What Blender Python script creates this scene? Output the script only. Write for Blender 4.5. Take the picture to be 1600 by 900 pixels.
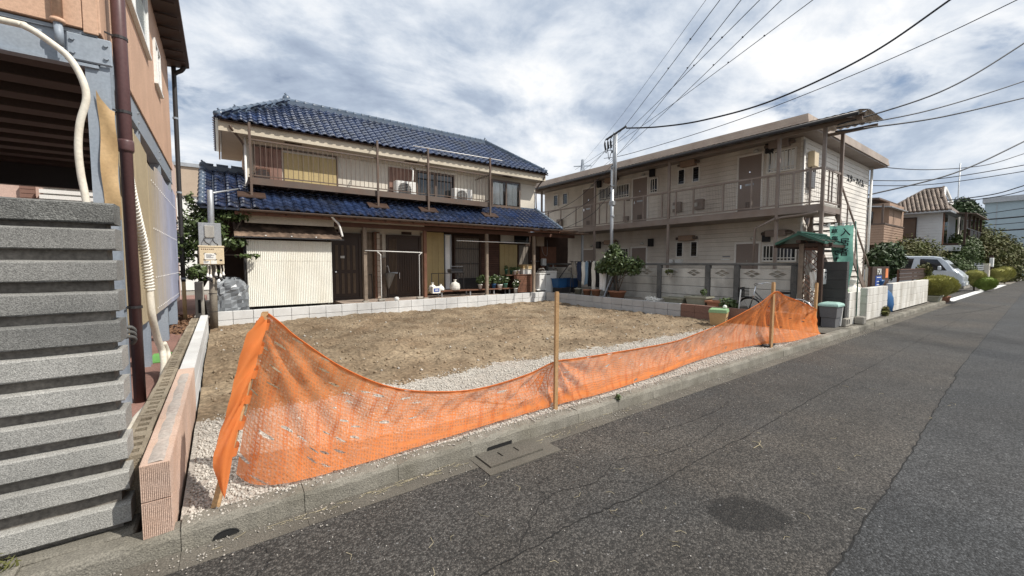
import bpy, bmesh, math, random
import numpy as np
from mathutils import Vector, Matrix
R = math.radians
random.seed(7); rng = np.random.default_rng(7)
for o in list(bpy.data.objects): bpy.data.objects.remove(o)
S = bpy.context.scene
COL = S.collection
# ---------------------------------------------------------------- camera
cd = bpy.data.cameras.new('camera'); cam = bpy.data.objects.new('camera', cd); COL.objects.link(cam)
cam.location = (0, 0, 1.55); cam.rotation_euler = (R(90 - 3.463), 0, R(-35.83))
cd.sensor_width = 36; cd.lens = 14.13; cd.clip_start = .05; cd.clip_end = 2000
S.camera = cam
S.view_settings.view_transform = 'Standard'; S.view_settings.look = 'None'
S.view_settings.exposure = 0.2; S.view_settings.gamma = 1; S.view_settings.use_curve_mapping = False
# ---------------------------------------------------------------- sun + sky
SUN = Vector((.40, -.50, .77)).normalized()
ld = bpy.data.lights.new('sun', 'SUN'); ld.energy = 4.6; ld.angle = R(.6); ld.color = (1, .95, .87)
lo = bpy.data.objects.new('sun', ld); COL.objects.link(lo)
lo.rotation_euler = SUN.to_track_quat('Z', 'Y').to_euler(); lo.location = (4, -8, 30)
W = bpy.data.worlds.new("World"); S.world = W; W.use_nodes = True
def world():
    nt = W.node_tree; N = nt.nodes; L = nt.links; N.clear()
    def nd(t, **k):
        n = N.new(t)
        for a, b in k.items(): setattr(n, a, b)
        return n
    def mth(op, a, b=None, c=None):
        n = nd('ShaderNodeMath', operation=op)
        for i, v in enumerate((a, b, c)):
            if v is None: continue
            if isinstance(v, (int, float)): n.inputs[i].default_value = v
            else: L.new(v, n.inputs[i])
        return n.outputs[0]
    out = nd('ShaderNodeOutputWorld')
    sky = nd('ShaderNodeTexSky', sky_type='NISHITA', sun_disc=False)
    sky.sun_elevation = math.asin(SUN.z); sky.sun_rotation = math.atan2(SUN.x, SUN.y)
    b1 = nd('ShaderNodeBackground'); b1.inputs[1].default_value = .085; L.new(sky.outputs[0], b1.inputs[0])
    tc = nd('ShaderNodeTexCoord'); sp = nd('ShaderNodeSeparateXYZ'); L.new(tc.outputs['Generated'], sp.inputs[0])
    z = mth('MAXIMUM', sp.outputs[2], 0.0); d = mth('ADD', z, .26)
    cb = nd('ShaderNodeCombineXYZ')
    L.new(mth('DIVIDE', sp.outputs[0], d), cb.inputs[0]); L.new(mth('DIVIDE', sp.outputs[1], d), cb.inputs[1])
    mp = nd('ShaderNodeMapping'); L.new(cb.outputs[0], mp.inputs[0])
    mp.inputs['Rotation'].default_value = (0, 0, R(35)); mp.inputs['Scale'].default_value = (1.25, 1.5, 1); mp.inputs['Location'].default_value = (3.4, 1.2, 0)
    def noise(scale, detail, rough, dist, loc=0):
        n = nd('ShaderNodeTexNoise'); n.inputs['Scale'].default_value = scale; n.inputs['Detail'].default_value = detail
        n.inputs['Roughness'].default_value = rough; n.inputs['Distortion'].default_value = dist
        if loc:
            a = nd('ShaderNodeVectorMath', operation='ADD'); L.new(mp.outputs[0], a.inputs[0]); a.inputs[1].default_value = (loc, loc * 1.7, loc * .3); L.new(a.outputs[0], n.inputs['Vector'])
        else: L.new(mp.outputs[0], n.inputs['Vector'])
        return n.outputs[0]
    n1 = noise(1.05, 10, .58, .5); n2 = noise(3.2, 8, .6, .2, 5.3); n3 = noise(.75, 6, .55, .3, 11.7)
    body = mth('ADD', mth('MULTIPLY', n1, .68), mth('MULTIPLY', n2, .32))
    rp = nd('ShaderNodeValToRGB'); L.new(body, rp.inputs[0]); e = rp.color_ramp.elements
    e[0].position = .34; e[0].color = (.315, .38, .50, 1); e[1].position = .595; e[1].color = (1, 1, 1, 1)
    x = e.new(.425); x.color = (.46, .535, .65, 1); x = e.new(.50); x.color = (.72, .77, .84, 1)
    # pale haze low down
    hz = nd('ShaderNodeMixRGB'); L.new(rp.outputs[0], hz.inputs[1]); hz.inputs[2].default_value = (.50, .60, .73, 1)
    mr = nd('ShaderNodeMapRange'); mr.inputs[1].default_value = 0; mr.inputs[2].default_value = .30; mr.inputs[3].default_value = .62; mr.inputs[4].default_value = 0
    L.new(sp.outputs[2], mr.inputs[0]); L.new(mr.outputs[0], hz.inputs[0])
    b2 = nd('ShaderNodeBackground'); L.new(hz.outputs[0], b2.inputs[0]); b2.inputs[1].default_value = .93
    cov = nd('ShaderNodeMapRange'); cov.interpolation_type = 'SMOOTHSTEP'; L.new(mth('ADD', mth('MULTIPLY', n3, .7), mth('MULTIPLY', n2, .3)), cov.inputs[0])
    cov.inputs[1].default_value = .395; cov.inputs[2].default_value = .465; cov.inputs[3].default_value = .15; cov.inputs[4].default_value = 1
    mx = nd('ShaderNodeMixShader'); L.new(cov.outputs[0], mx.inputs[0]); L.new(b1.outputs[0], mx.inputs[1]); L.new(b2.outputs[0], mx.inputs[2])
    L.new(mx.outputs[0], out.inputs[0])
world()
# ---------------------------------------------------------------- materials
def mat(name, col, rough=.75, var=.14, vs=2.5, fine=.1, fs=45, bump=.0, bs=70, metal=0, rnd=0, dirt=None, da=.5, ds=1.5, streak=0, spec=.35, coat=0):
    m = bpy.data.materials.new(name); m.use_nodes = True; nt = m.node_tree; N = nt.nodes; L = nt.links
    p = N['Principled BSDF']; p.inputs['Roughness'].default_value = rough; p.inputs['Metallic'].default_value = metal
    p.inputs['Specular IOR Level'].default_value = spec; p.inputs['Coat Weight'].default_value = coat
    g = N.new('ShaderNodeNewGeometry'); pos = g.outputs['Position']
    def noise(scale, det=4, vec=None):
        n = N.new('ShaderNodeTexNoise'); n.inputs['Scale'].default_value = scale; n.inputs['Detail'].default_value = det
        L.new(vec or pos, n.inputs['Vector']); return n.outputs[0]
    def rng_(v, a, b, lo=.25, hi=.75):
        r = N.new('ShaderNodeMapRange'); L.new(v, r.inputs[0]); r.inputs[1].default_value = lo; r.inputs[2].default_value = hi
        r.inputs[3].default_value = a; r.inputs[4].default_value = b; return r.outputs[0]
    def mul(a, b):
        q = N.new('ShaderNodeMath'); q.operation = 'MULTIPLY'; L.new(a, q.inputs[0]); L.new(b, q.inputs[1]); return q.outputs[0]
    v = rng_(noise(vs), 1 - var, 1 + var)
    if fine: v = mul(v, rng_(noise(fs, 3), 1 - fine, 1 + fine, .3, .7))
    if rnd:
        oi = N.new('ShaderNodeObjectInfo'); v = mul(v, rng_(oi.outputs['Random'], 1 - rnd, 1 + rnd, 0, 1))
    c = N.new('ShaderNodeRGB'); c.outputs[0].default_value = (*col, 1); base = c.outputs[0]
    if dirt:
        vec = pos
        if streak:
            mp = N.new('ShaderNodeMapping'); L.new(pos, mp.inputs[0]); mp.inputs['Scale'].default_value = (1, 1, streak); vec = mp.outputs[0]
        mx = N.new('ShaderNodeMixRGB'); L.new(base, mx.inputs[1]); mx.inputs[2].default_value = (*dirt, 1)
        L.new(rng_(noise(ds, 6, vec), 0, da, .42, .68), mx.inputs[0]); base = mx.outputs[0]
    vm = N.new('ShaderNodeVectorMath'); vm.operation = 'SCALE'; L.new(base, vm.inputs[0]); L.new(v, vm.inputs['Scale'])
    L.new(vm.outputs[0], p.inputs['Base Color'])
    if bump:
        b = N.new('ShaderNodeBump'); b.inputs['Strength'].default_value = bump; b.inputs['Distance'].default_value = .01
        L.new(noise(bs, 5), b.inputs['Height']); L.new(b.outputs[0], p.inputs['Normal'])
    return m
M = {}
def mm(k, *a, **b): M[k] = mat(k, *a, **b); return M[k]
mm('orange_wall', (.56, .365, .255), bump=.25, bs=120, var=.08, dirt=(.46, .29, .2), da=.5, ds=1.2, streak=.2)
mm('steel_grey', (.26, .30, .35), rough=.5, var=.08, dirt=(.34, .36, .38), da=.4)
mm('deck_metal', (.34, .29, .24), rough=.6, var=.15, dirt=(.14, .08, .06), da=.6, ds=3)
mm('dark_metal', (.035, .033, .034), rough=.45)
mm('brown_pipe', (.10, .052, .052), rough=.4, var=.12)
mm('brown_metal', (.118, .09, .073), rough=.5, var=.12, dirt=(.15, .08, .05), da=.4, ds=4)
mm('apt_brown', (.225, .182, .155), rough=.5, var=.08, dirt=(.15, .09, .06), da=.4, ds=3)
mm('apt_siding', (.68, .615, .535), rough=.65, var=.08, dirt=(.40, .33, .27), da=.5, ds=1.1, streak=.2)
mm('apt_end', (.74, .70, .64), rough=.65, var=.05, dirt=(.5, .46, .4), da=.2, ds=1.1, streak=.25)
mm('apt_door', (.25, .195, .165), rough=.5, var=.05)
mm('apt_roof', (.42, .35, .29), rough=.45, var=.08, dirt=(.25, .18, .14), da=.4, ds=2)
mm('cream_pipe', (.70, .655, .56), rough=.55, var=.1, dirt=(.35, .28, .2), da=.4, ds=5)
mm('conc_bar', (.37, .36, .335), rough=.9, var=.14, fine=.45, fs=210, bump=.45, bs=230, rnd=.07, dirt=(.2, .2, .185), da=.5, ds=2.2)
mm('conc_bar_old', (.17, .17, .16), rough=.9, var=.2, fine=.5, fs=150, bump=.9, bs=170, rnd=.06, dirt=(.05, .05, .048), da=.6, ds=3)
mm('concrete', (.33, .31, .27), rough=.9, var=.18, fine=.25, fs=120, bump=.5, bs=140, rnd=.06, dirt=(.14, .13, .11), da=.6, ds=3)
mm('kerb', (.215, .20, .168), rough=.92, var=.2, fine=.35, fs=130, bump=.7, bs=120, rnd=.1, dirt=(.12, .11, .085), da=.7, ds=2.6)
mm('gutter', (.115, .104, .086), rough=.92, var=.2, fine=.4, fs=140, bump=.6, bs=150, dirt=(.085, .075, .06), da=.7, ds=2)
mm('white_block', (.62, .62, .61), rough=.85, var=.06, fine=.12, fs=140, bump=.25, bs=160, rnd=.05, dirt=(.42, .41, .39), da=.35, ds=4)
mm('pink_block', (.50, .355, .275), rough=.9, var=.1, fine=.2, fs=140, bump=.35, bs=150, rnd=.05, dirt=(.55, .45, .40), da=.3, ds=4)
mm('mortar', (.40, .345, .305), rough=.9, var=.2, fine=.2, bump=.5, dirt=(.35, .33, .3), da=.6, ds=6)
mm('old_block', (.30, .255, .19), rough=.95, var=.2, fine=.3, fs=120, bump=.7, bs=120, rnd=.1, dirt=(.13, .10, .07), da=.6, ds=5)
mm('plank_wall', (.52, .50, .455), rough=.9, var=.14, fine=.2, fs=90, bump=.4, bs=110, rnd=.09, dirt=(.2, .19, .175), da=.7, ds=1.9, streak=.3)
mm('plank_post', (.13, .128, .122), rough=.9, var=.2, fine=.25, bump=.4, dirt=(.06, .06, .06), da=.5, ds=3)
mm('dark_block', (.075, .073, .07), rough=.92, var=.2, fine=.3, fs=90, bump=.5, rnd=.12, dirt=(.03, .03, .03), da=.6, ds=2.5)
mm('painted_block', (.66, .64, .59), rough=.8, var=.08, fine=.1, bump=.3, rnd=.04, dirt=(.36, .33, .28), da=.75, ds=2.4, streak=.35)
mm('tile', (.026, .044, .102), rough=.22, var=.25, vs=1.6, fine=.15, fs=30, rnd=.38, spec=.6, coat=.4, dirt=(.03, .032, .036), da=.7, ds=2.2)
mm('ridge', (.075, .105, .15), rough=.4, var=.2, rnd=.15, spec=.5)
mm('plaster', (.66, .61, .52), rough=.9, var=.05, fine=.06, bump=.2, bs=140, dirt=(.48, .42, .33), da=.35, ds=1.3, streak=.3)
mm('soffit', (.56, .50, .40), rough=.85, var=.05, dirt=(.4, .34, .25), da=.3)
mm('wood_dark', (.050, .028, .019), rough=.6, var=.2, vs=6, fine=.2, fs=60)
mm('wood_brown', (.16, .075, .045), rough=.65, var=.2, vs=6, fine=.2, fs=60, rnd=.12)
mm('wood_grey', (.27, .215, .165), rough=.85, var=.22, vs=7, fine=.2, fs=60, bump=.3, dirt=(.12, .09, .07), da=.6, ds=5, streak=.2)
mm('wood_stake', (.44, .27, .13), rough=.8, var=.15, vs=8, fine=.2, fs=80, dirt=(.22, .13, .07), da=.5, ds=6, streak=.15)
mm('wood_lintel', (.115, .058, .04), rough=.75, var=.2, vs=5, rnd=.15)
mm('shutter_tan', (.45, .35, .17), rough=.6, var=.06, rnd=.03, dirt=(.32, .24, .12), da=.3)
mm('shutter_red', (.20, .115, .09), rough=.6, var=.08, dirt=(.34, .2, .15), da=.5, ds=4)
mm('door_brown', (.055, .034, .023), rough=.45, var=.1)
mm('door_panel', (.13, .088, .055), rough=.5, var=.15, vs=9)
mm('fluted', (.80, .785, .71), rough=.5, var=.05, dirt=(.62, .55, .42), da=.3, ds=2.2, streak=.25)
mm('rust_roof', (.085, .06, .045), rough=.65, var=.25, dirt=(.30, .21, .15), da=.8, ds=3)
mm('porch', (.34, .27, .22), rough=.9, var=.15, fine=.2, bump=.3)
mm('white_paint', (.78, .77, .74), rough=.45, var=.05)
mm('white_plastic', (.74, .73, .70), rough=.4, var=.06, dirt=(.5, .48, .43), da=.3, ds=4)
mm('cream_box', (.66, .55, .38), rough=.45, var=.05, dirt=(.5, .38, .22), da=.25, ds=5)
mm('galv', (.42, .44, .46), rough=.42, metal=.55, var=.12, dirt=(.26, .25, .24), da=.4, ds=5)
mm('old_pole', (.21, .185, .15), rough=.8, var=.18, fine=.2, bump=.3, dirt=(.11, .075, .045), da=.7, ds=3, streak=.3)
mm('black', (.015, .015, .016), rough=.5)
mm('rubber', (.02, .02, .02), rough=.8)
mm('terracotta', (.34, .155, .09), rough=.85, var=.12, rnd=.12, dirt=(.2, .12, .08), da=.5, ds=5)
mm('pot_grey', (.30, .30, .24), rough=.85, var=.12, rnd=.1, dirt=(.16, .15, .1), da=.5, ds=5)
mm('earth', (.075, .052, .035), rough=1, var=.3, fine=.3, bump=.8)
mm('blue_plastic', (.025, .10, .24), rough=.4, var=.1)
mm('grey_plastic', (.13, .13, .135), rough=.45, var=.1)
mm('green_lid', (.30, .45, .40), rough=.45, var=.08)
mm('green_roof', (.03, .095, .07), rough=.4, var=.12, dirt=(.06, .13, .1), da=.4, ds=4)
mm('cardboard', (.42, .29, .145), rough=.85, var=.1)
mm('green_tape', (.22, .36, .19), rough=.6, var=.06)
mm('banner', (.24, .50, .41), rough=.7, var=.06)
mm('ink', (.02, .022, .025), rough=.7)
mm('ink_grey', (.22, .22, .23), rough=.7)
mm('paper', (.78, .77, .72), rough=.7, var=.03)
mm('sign_blue', (.03, .08, .32), rough=.5)
mm('sign_orange', (.7, .22, .08), rough=.5)
mm('wire', (.018, .02, .026), rough=.6, var=.05, fine=0)
mm('cloth_white', (.72, .70, .64), rough=.95, var=.08)
mm('cloth_navy', (.025, .035, .07), rough=.95)
mm('cloth_black', (.016, .016, .018), rough=.95)
mm('cloth_grey', (.25, .23, .20), rough=.95)
mm('cloth_blue', (.20, .30, .40), rough=.95)
mm('curtain', (.88, .88, .86), rough=.95, var=.08)
mm('screen', (.19, .165, .14), rough=.8, var=.08)
mm('brown_tile', (.135, .10, .078), rough=.6, var=.2, vs=4, rnd=.35, dirt=(.22, .175, .13), da=.5, ds=2)
mm('white_siding', (.58, .60, .62), rough=.7, var=.05)
mm('brown_siding', (.34, .23, .165), rough=.75, var=.06, fine=.12, fs=40)
mm('grey_building', (.36, .45, .50), rough=.8, var=.05)
mm('van_paint', (.48, .52, .56), rough=.3, metal=.15, var=.03, fine=0, spec=.5, coat=.5)
mm('van_glass', (.012, .014, .016), rough=.08, spec=.8, var=0, fine=0)
mm('chrome', (.7, .7, .7), rough=.15, metal=1, var=0, fine=0)
mm('lamp_glass', (.7, .72, .74), rough=.1, var=0, fine=0)
M['window_glass']=None
mm('glass_dark', (.014, .016, .018), rough=.06, spec=.9, var=.3, vs=1.5, fine=0)
mm('leaf_dark', (.040, .068, .022), rough=.55, var=.45, vs=3.5, fine=.3, fs=11, spec=.4)
mm('leaf_mid', (.062, .092, .026), rough=.6, var=.4, vs=3, fine=.3, fs=9)
mm('leaf_hedge', (.085, .098, .024), rough=.7, var=.4, vs=2, fine=.35, fs=5, dirt=(.10, .068, .024), da=.6, ds=1.2)
mm('leaf_shrub', (.072, .105, .034), rough=.45, var=.45, vs=6, fine=.3, fs=22, spec=.5)
mm('kochia', (.33, .32, .10), rough=.8, var=.22, vs=5, fine=.3, fs=40)
mm('kochia_green', (.20, .26, .06), rough=.8, var=.22, vs=5, fine=.3, fs=40)
mm('bark', (.11, .085, .065), rough=.95, var=.25, fine=.3, bump=.6)
mm('dead_leaf', (.17, .095, .055), rough=.9, var=.4, vs=30, fine=.3)
mm('straw', (.36, .31, .20), rough=.9, var=.2)
mm('tarp', (.20, .215, .23), rough=.32, var=.12, spec=.6)
mm('astro', (.13, .33, .09), rough=.9)
mm('paving', (.23, .13, .105), rough=.9, var=.2, fine=.25)
mm('beige_brick', (.43, .34, .26), rough=.85, var=.06, fine=.1)
mm('stone_chip', (.45, .42, .375), rough=.92, var=.25, vs=25, fine=.25, fs=60)
mm('clod', (.25, .19, .128), rough=1, var=.25, vs=14, fine=.3, fs=60)
mm('white_line', (.74, .74, .72), rough=.7, var=.1, fine=.15, dirt=(.4, .4, .38), da=.5, ds=3)
mm('tar', (.012, .012, .012), rough=.9)
mm('lattice_metal', (.36, .40, .45), rough=.6)
# ---------------------------------------------------------------- mesh builder
WL = {}                                     # world location of every parent object
def wloc(o): return WL.get(o.name, Vector((0, 0, 0))) if o else Vector((0, 0, 0))
class MB:
    def __init__(s): s.v = []; s.f = []; s.mi = []; s.cur = 0
    def add(s, vs, fs):
        n = len(s.v); s.v += [tuple(map(float, v)) for v in vs]; s.f += [tuple(n + i for i in f) for f in fs]; s.mi += [s.cur] * len(fs); return s
    def box(s, x0, y0, z0, x1, y1, z1):
        return s.add([(x0, y0, z0), (x1, y0, z0), (x1, y1, z0), (x0, y1, z0), (x0, y0, z1), (x1, y0, z1), (x1, y1, z1), (x0, y1, z1)],
                     [(3, 2, 1, 0), (4, 5, 6, 7), (0, 1, 5, 4), (1, 2, 6, 5), (2, 3, 7, 6), (3, 0, 4, 7)])
    def bbox(s, x0, y0, z0, x1, y1, z1, b=.01):          # box with chamfered edges
        b = min(b, (x1 - x0) * .45, (y1 - y0) * .45, (z1 - z0) * .45)
        bm = bmesh.new(); bmesh.ops.create_cube(bm, size=1)
        for v in bm.verts: v.co = Vector((x0 + (v.co.x + .5) * (x1 - x0), y0 + (v.co.y + .5) * (y1 - y0), z0 + (v.co.z + .5) * (z1 - z0)))
        bmesh.ops.bevel(bm, geom=bm.edges[:], offset=b, segments=1, affect='EDGES')
        return s.bm(bm)
    def bm(s, bm, mtx=None):
        bm.verts.index_update(); vs = [(mtx @ v.co) if mtx else v.co.copy() for v in bm.verts]
        s.add(vs, [[v.index for v in f.verts] for f in bm.faces]); bm.free(); return s
    def bar(s, a, b, w=.03, h=None, up=(0, 0, 1)):
        a = Vector(a); b = Vector(b); h = h or w; d = (b - a).normalized(); u = Vector(up)
        if abs(d.dot(u)) > .98: u = Vector((0, 1, 0))
        x = d.cross(u).normalized() * w / 2; y = x.cross(d).normalized() * h / 2
        return s.add([a - x - y, a + x - y, a + x + y, a - x + y, b - x - y, b + x - y, b + x + y, b - x + y],
                     [(0, 1, 2, 3), (7, 6, 5, 4), (1, 0, 4, 5), (2, 1, 5, 6), (3, 2, 6, 7), (0, 3, 7, 4)])
    def tube(s, pts, r, n=8, cap=True):
        pts = [Vector(p) for p in pts]; rs = r if isinstance(r, (list, tuple)) else [r] * len(pts); vs = []; fs = []
        t0 = (pts[1] - pts[0]).normalized(); u = t0.orthogonal().normalized()
        for i, p in enumerate(pts):
            t = (pts[min(i + 1, len(pts) - 1)] - pts[max(i - 1, 0)]).normalized()
            u = (u - t * u.dot(t)).normalized(); w = t.cross(u)
            for k in range(n):
                a = 2 * math.pi * k / n; vs.append(p + (u * math.cos(a) + w * math.sin(a)) * rs[i])
        for i in range(len(pts) - 1):
            for k in range(n): fs.append((i * n + k, i * n + (k + 1) % n, (i + 1) * n + (k + 1) % n, (i + 1) * n + k))
        if cap: fs += [tuple(range(n))[::-1], tuple((len(pts) - 1) * n + k for k in range(n))]
        return s.add(vs, fs)
    def lathe(s, prof, c=(0, 0, 0), n=16, sx=1, sy=1):
        vs = []; fs = []
        for r, z in prof:
            for k in range(n): a = 2 * math.pi * k / n; vs.append((c[0] + r * math.cos(a) * sx, c[1] + r * math.sin(a) * sy, c[2] + z))
        for i in range(len(prof) - 1):
            for k in range(n): fs.append((i * n + k, i * n + (k + 1) % n, (i + 1) * n + (k + 1) % n, (i + 1) * n + k))
        fs += [tuple(range(n))[::-1], tuple((len(prof) - 1) * n + k for k in range(n))]
        return s.add(vs, fs)
    def prism(s, poly, ax, a, b):           # poly in the two other axes (in order), extruded along ax from a to b
        def pt(p, t): q = list(p); q.insert('xyz'.index(ax), t); return q
        n = len(poly)
        return s.add([pt(p, a) for p in poly] + [pt(p, b) for p in poly],
                     [tuple(range(n))[::-1], tuple(range(n, 2 * n))] + [(i, (i + 1) % n, n + (i + 1) % n, n + i) for i in range(n)])
    def quad(s, *p): return s.add(p, [tuple(range(len(p)))])
    def grid(s, P):                          # P[i][j] points
        a, b = len(P), len(P[0])
        return s.add([p for r in P for p in r], [(i * b + j, i * b + j + 1, (i + 1) * b + j + 1, (i + 1) * b + j) for i in range(a - 1) for j in range(b - 1)])
    def mesh(s, name, mats, smooth=False, off=Vector((0, 0, 0)), normals=True):
        me = bpy.data.meshes.new(name); o = off
        me.from_pydata([(v[0] - o[0], v[1] - o[1], v[2] - o[2]) for v in s.v], [], s.f)
        for m in (mats if isinstance(mats, (list, tuple)) else [mats]): me.materials.append(M[m] if isinstance(m, str) else m)
        if any(s.mi): me.polygons.foreach_set('material_index', s.mi)
        if normals:
            bm = bmesh.new(); bm.from_mesh(me); bmesh.ops.recalc_face_normals(bm, faces=bm.faces[:]); bm.to_mesh(me); bm.free()
        if smooth: me.polygons.foreach_set('use_smooth', [True] * len(me.polygons))
        me.update(); return me
    def build(s, name, mats, parent=None, smooth=False, label=None, normals=True):
        return link(name, s.mesh(name, mats, smooth, wloc(parent), normals), parent, label)
def link(name, me, parent=None, label=None, loc=None):
    o = bpy.data.objects.new(name, me); COL.objects.link(o)
    if parent: o.parent = parent
    WL[o.name] = wloc(parent).copy()
    if loc is not None: o.location = Vector(loc) - wloc(parent)
    if label: o['label'] = label
    return o
def thing(name, label, cat, loc=(0, 0, 0), group=None):
    o = bpy.data.objects.new(name, None); COL.objects.link(o); o.location = loc; o.empty_display_size = .1
    WL[o.name] = Vector(loc); return tag(o, label, cat, group)
def tag(o, label, cat, group=None):
    o['label'] = label; o['category'] = cat; o['kind'] = 'thing'
    if group: o['group'] = group
    return o
def kind(o, k='structure'): o['kind'] = k; return o
def kids(o): return [c for c in bpy.data.objects if c.parent == o]
def copy_tree(o, loc=None, label=None, parent=None):
    c = o.copy(); COL.objects.link(c)
    if parent: c.parent = parent
    if loc is not None: c.location = loc
    if label: c['label'] = label
    WL[c.name] = Vector(c.location) + (wloc(parent) if parent else Vector((0, 0, 0)))
    for k in o.children: copy_tree(k, parent=c)
    return c
def sm(name, pts): return pts
def spline(pts, n=10):                       # Catmull-Rom through points
    P = [Vector(p) for p in pts]; out = []
    for i in range(len(P) - 1):
        p0 = P[max(i - 1, 0)]; p1 = P[i]; p2 = P[i + 1]; p3 = P[min(i + 2, len(P) - 1)]
        for k in range(n):
            t = k / n
            out.append(.5 * ((2 * p1) + (p2 - p0) * t + (2 * p0 - 5 * p1 + 4 * p2 - p3) * t * t + (3 * p1 - p0 - 3 * p2 + p3) * t ** 3))
    return out + [P[-1]]
def np_mesh(name, v, f, mats, smooth=False):     # numpy arrays, faces (n,k)
    me = bpy.data.meshes.new(name); n, k = f.shape
    me.vertices.add(len(v)); me.vertices.foreach_set('co', np.ascontiguousarray(v, dtype=np.float32).ravel())
    me.loops.add(n * k); me.loops.foreach_set('vertex_index', np.ascontiguousarray(f, dtype=np.int32).ravel())
    me.polygons.add(n); me.polygons.foreach_set('loop_start', np.arange(0, n * k, k, dtype=np.int32)); me.polygons.foreach_set('loop_total', np.full(n, k, dtype=np.int32))
    for m in (mats if isinstance(mats, (list, tuple)) else [mats]): me.materials.append(M[m] if isinstance(m, str) else m)
    if smooth: me.polygons.foreach_set('use_smooth', np.ones(n, dtype=bool))
    me.update(calc_edges=True); me.validate(); return me
def leaves(blobs, n, size, seed=1, up=.3, aspect=.5, shell=.55, off=(0, 0, 0)):
    """leaf-sized quads spread through the volume of a set of ellipsoids (x,y,z,rx,ry,rz)"""
    g = np.random.default_rng(seed); B = np.array(blobs, float); vol = B[:, 3] * B[:, 4] * B[:, 5]; idx = g.choice(len(B), n, p=vol ** .75 / (vol ** .75).sum())
    d = g.normal(size=(n, 3)); d /= np.linalg.norm(d, axis=1)[:, None]
    rad = (shell + (1 - shell) * g.random(n) ** .6) * (1 + .12 * g.normal(size=n)); c = B[idx, :3] + d * rad[:, None] * B[idx, 3:]
    nrm = d + g.normal(size=(n, 3)) * .8; nrm[:, 2] += up; nrm /= np.linalg.norm(nrm, axis=1)[:, None]
    t = np.cross(nrm, g.normal(size=(n, 3))); t /= np.linalg.norm(t, axis=1)[:, None]; b = np.cross(nrm, t)
    s = size * (.6 + .8 * g.random(n))[:, None]
    v = np.stack([c - t * s, c + b * s * aspect + nrm * s * .15, c + t * s, c - b * s * aspect + nrm * s * .15], 1).reshape(-1, 3) - np.array(off)
    return v, np.arange(4 * n).reshape(-1, 4)
def text(name, body, size, mtx, mats, parent=None, ext=.002, bold=False):
    cu = bpy.data.curves.new(name, 'FONT'); cu.body = body; cu.size = size; cu.extrude = ext; cu.align_x = 'CENTER'; cu.align_y = 'CENTER'; cu.resolution_u = 2
    if bold: cu.offset = size * .02
    t = bpy.data.objects.new(name, cu); COL.objects.link(t); dg = bpy.context.evaluated_depsgraph_get()
    me = bpy.data.meshes.new_from_object(t.evaluated_get(dg)); bpy.data.objects.remove(t); me.materials.clear(); me.materials.append(M[mats])
    m = mtx.copy(); m.translation = m.translation - wloc(parent); me.transform(m)
    return link(name, me, parent)
def face_mtx(loc, right, up):                # text plane: x=right, y=up
    x = Vector(right).normalized(); y = Vector(up).normalized(); z = x.cross(y)
    m = Matrix((x, y, z)).transposed().to_4x4(); m.translation = Vector(loc); return m
def winglass():
    m = bpy.data.materials.new('window_glass'); m.use_nodes = True; nt = m.node_tree; N = nt.nodes; N.clear(); L = nt.links
    o = N.new('ShaderNodeOutputMaterial'); a = N.new('ShaderNodeBsdfTransparent'); a.inputs[0].default_value = (.96, .97, .97, 1); b = N.new('ShaderNodeBsdfGlossy'); b.inputs['Roughness'].default_value = .03; f = N.new('ShaderNodeFresnel'); f.inputs[0].default_value = 1.45
    x = N.new('ShaderNodeMixShader'); L.new(f.outputs[0], x.inputs[0]); L.new(a.outputs[0], x.inputs[1]); L.new(b.outputs[0], x.inputs[2]); L.new(x.outputs[0], o.inputs[0]); return m
M['window_glass'] = winglass()

def translucent(k, col, f):
    m = bpy.data.materials.new(k); m.use_nodes = True; nt = m.node_tree; N = nt.nodes; N.clear(); L = nt.links
    o = N.new('ShaderNodeOutputMaterial'); a = N.new('ShaderNodeBsdfDiffuse'); b = N.new('ShaderNodeBsdfTranslucent'); x = N.new('ShaderNodeMixShader'); x.inputs[0].default_value = f
    g = N.new('ShaderNodeNewGeometry'); n = N.new('ShaderNodeTexNoise'); n.inputs['Scale'].default_value = 9; n.inputs['Detail'].default_value = 4; L.new(g.outputs['Position'], n.inputs['Vector'])
    r = N.new('ShaderNodeMapRange'); r.inputs[1].default_value = .3; r.inputs[2].default_value = .7; r.inputs[3].default_value = .8; r.inputs[4].default_value = 1.15; L.new(n.outputs[0], r.inputs[0])
    v = N.new('ShaderNodeVectorMath'); v.operation = 'SCALE'; v.inputs[0].default_value = col; L.new(r.outputs[0], v.inputs['Scale'])
    for q in (a, b): L.new(v.outputs[0], q.inputs[0])
    L.new(a.outputs[0], x.inputs[1]); L.new(b.outputs[0], x.inputs[2]); L.new(x.outputs[0], o.inputs[0]); M[k] = m
translucent('banner', (.26, .56, .46), .45)
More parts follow.
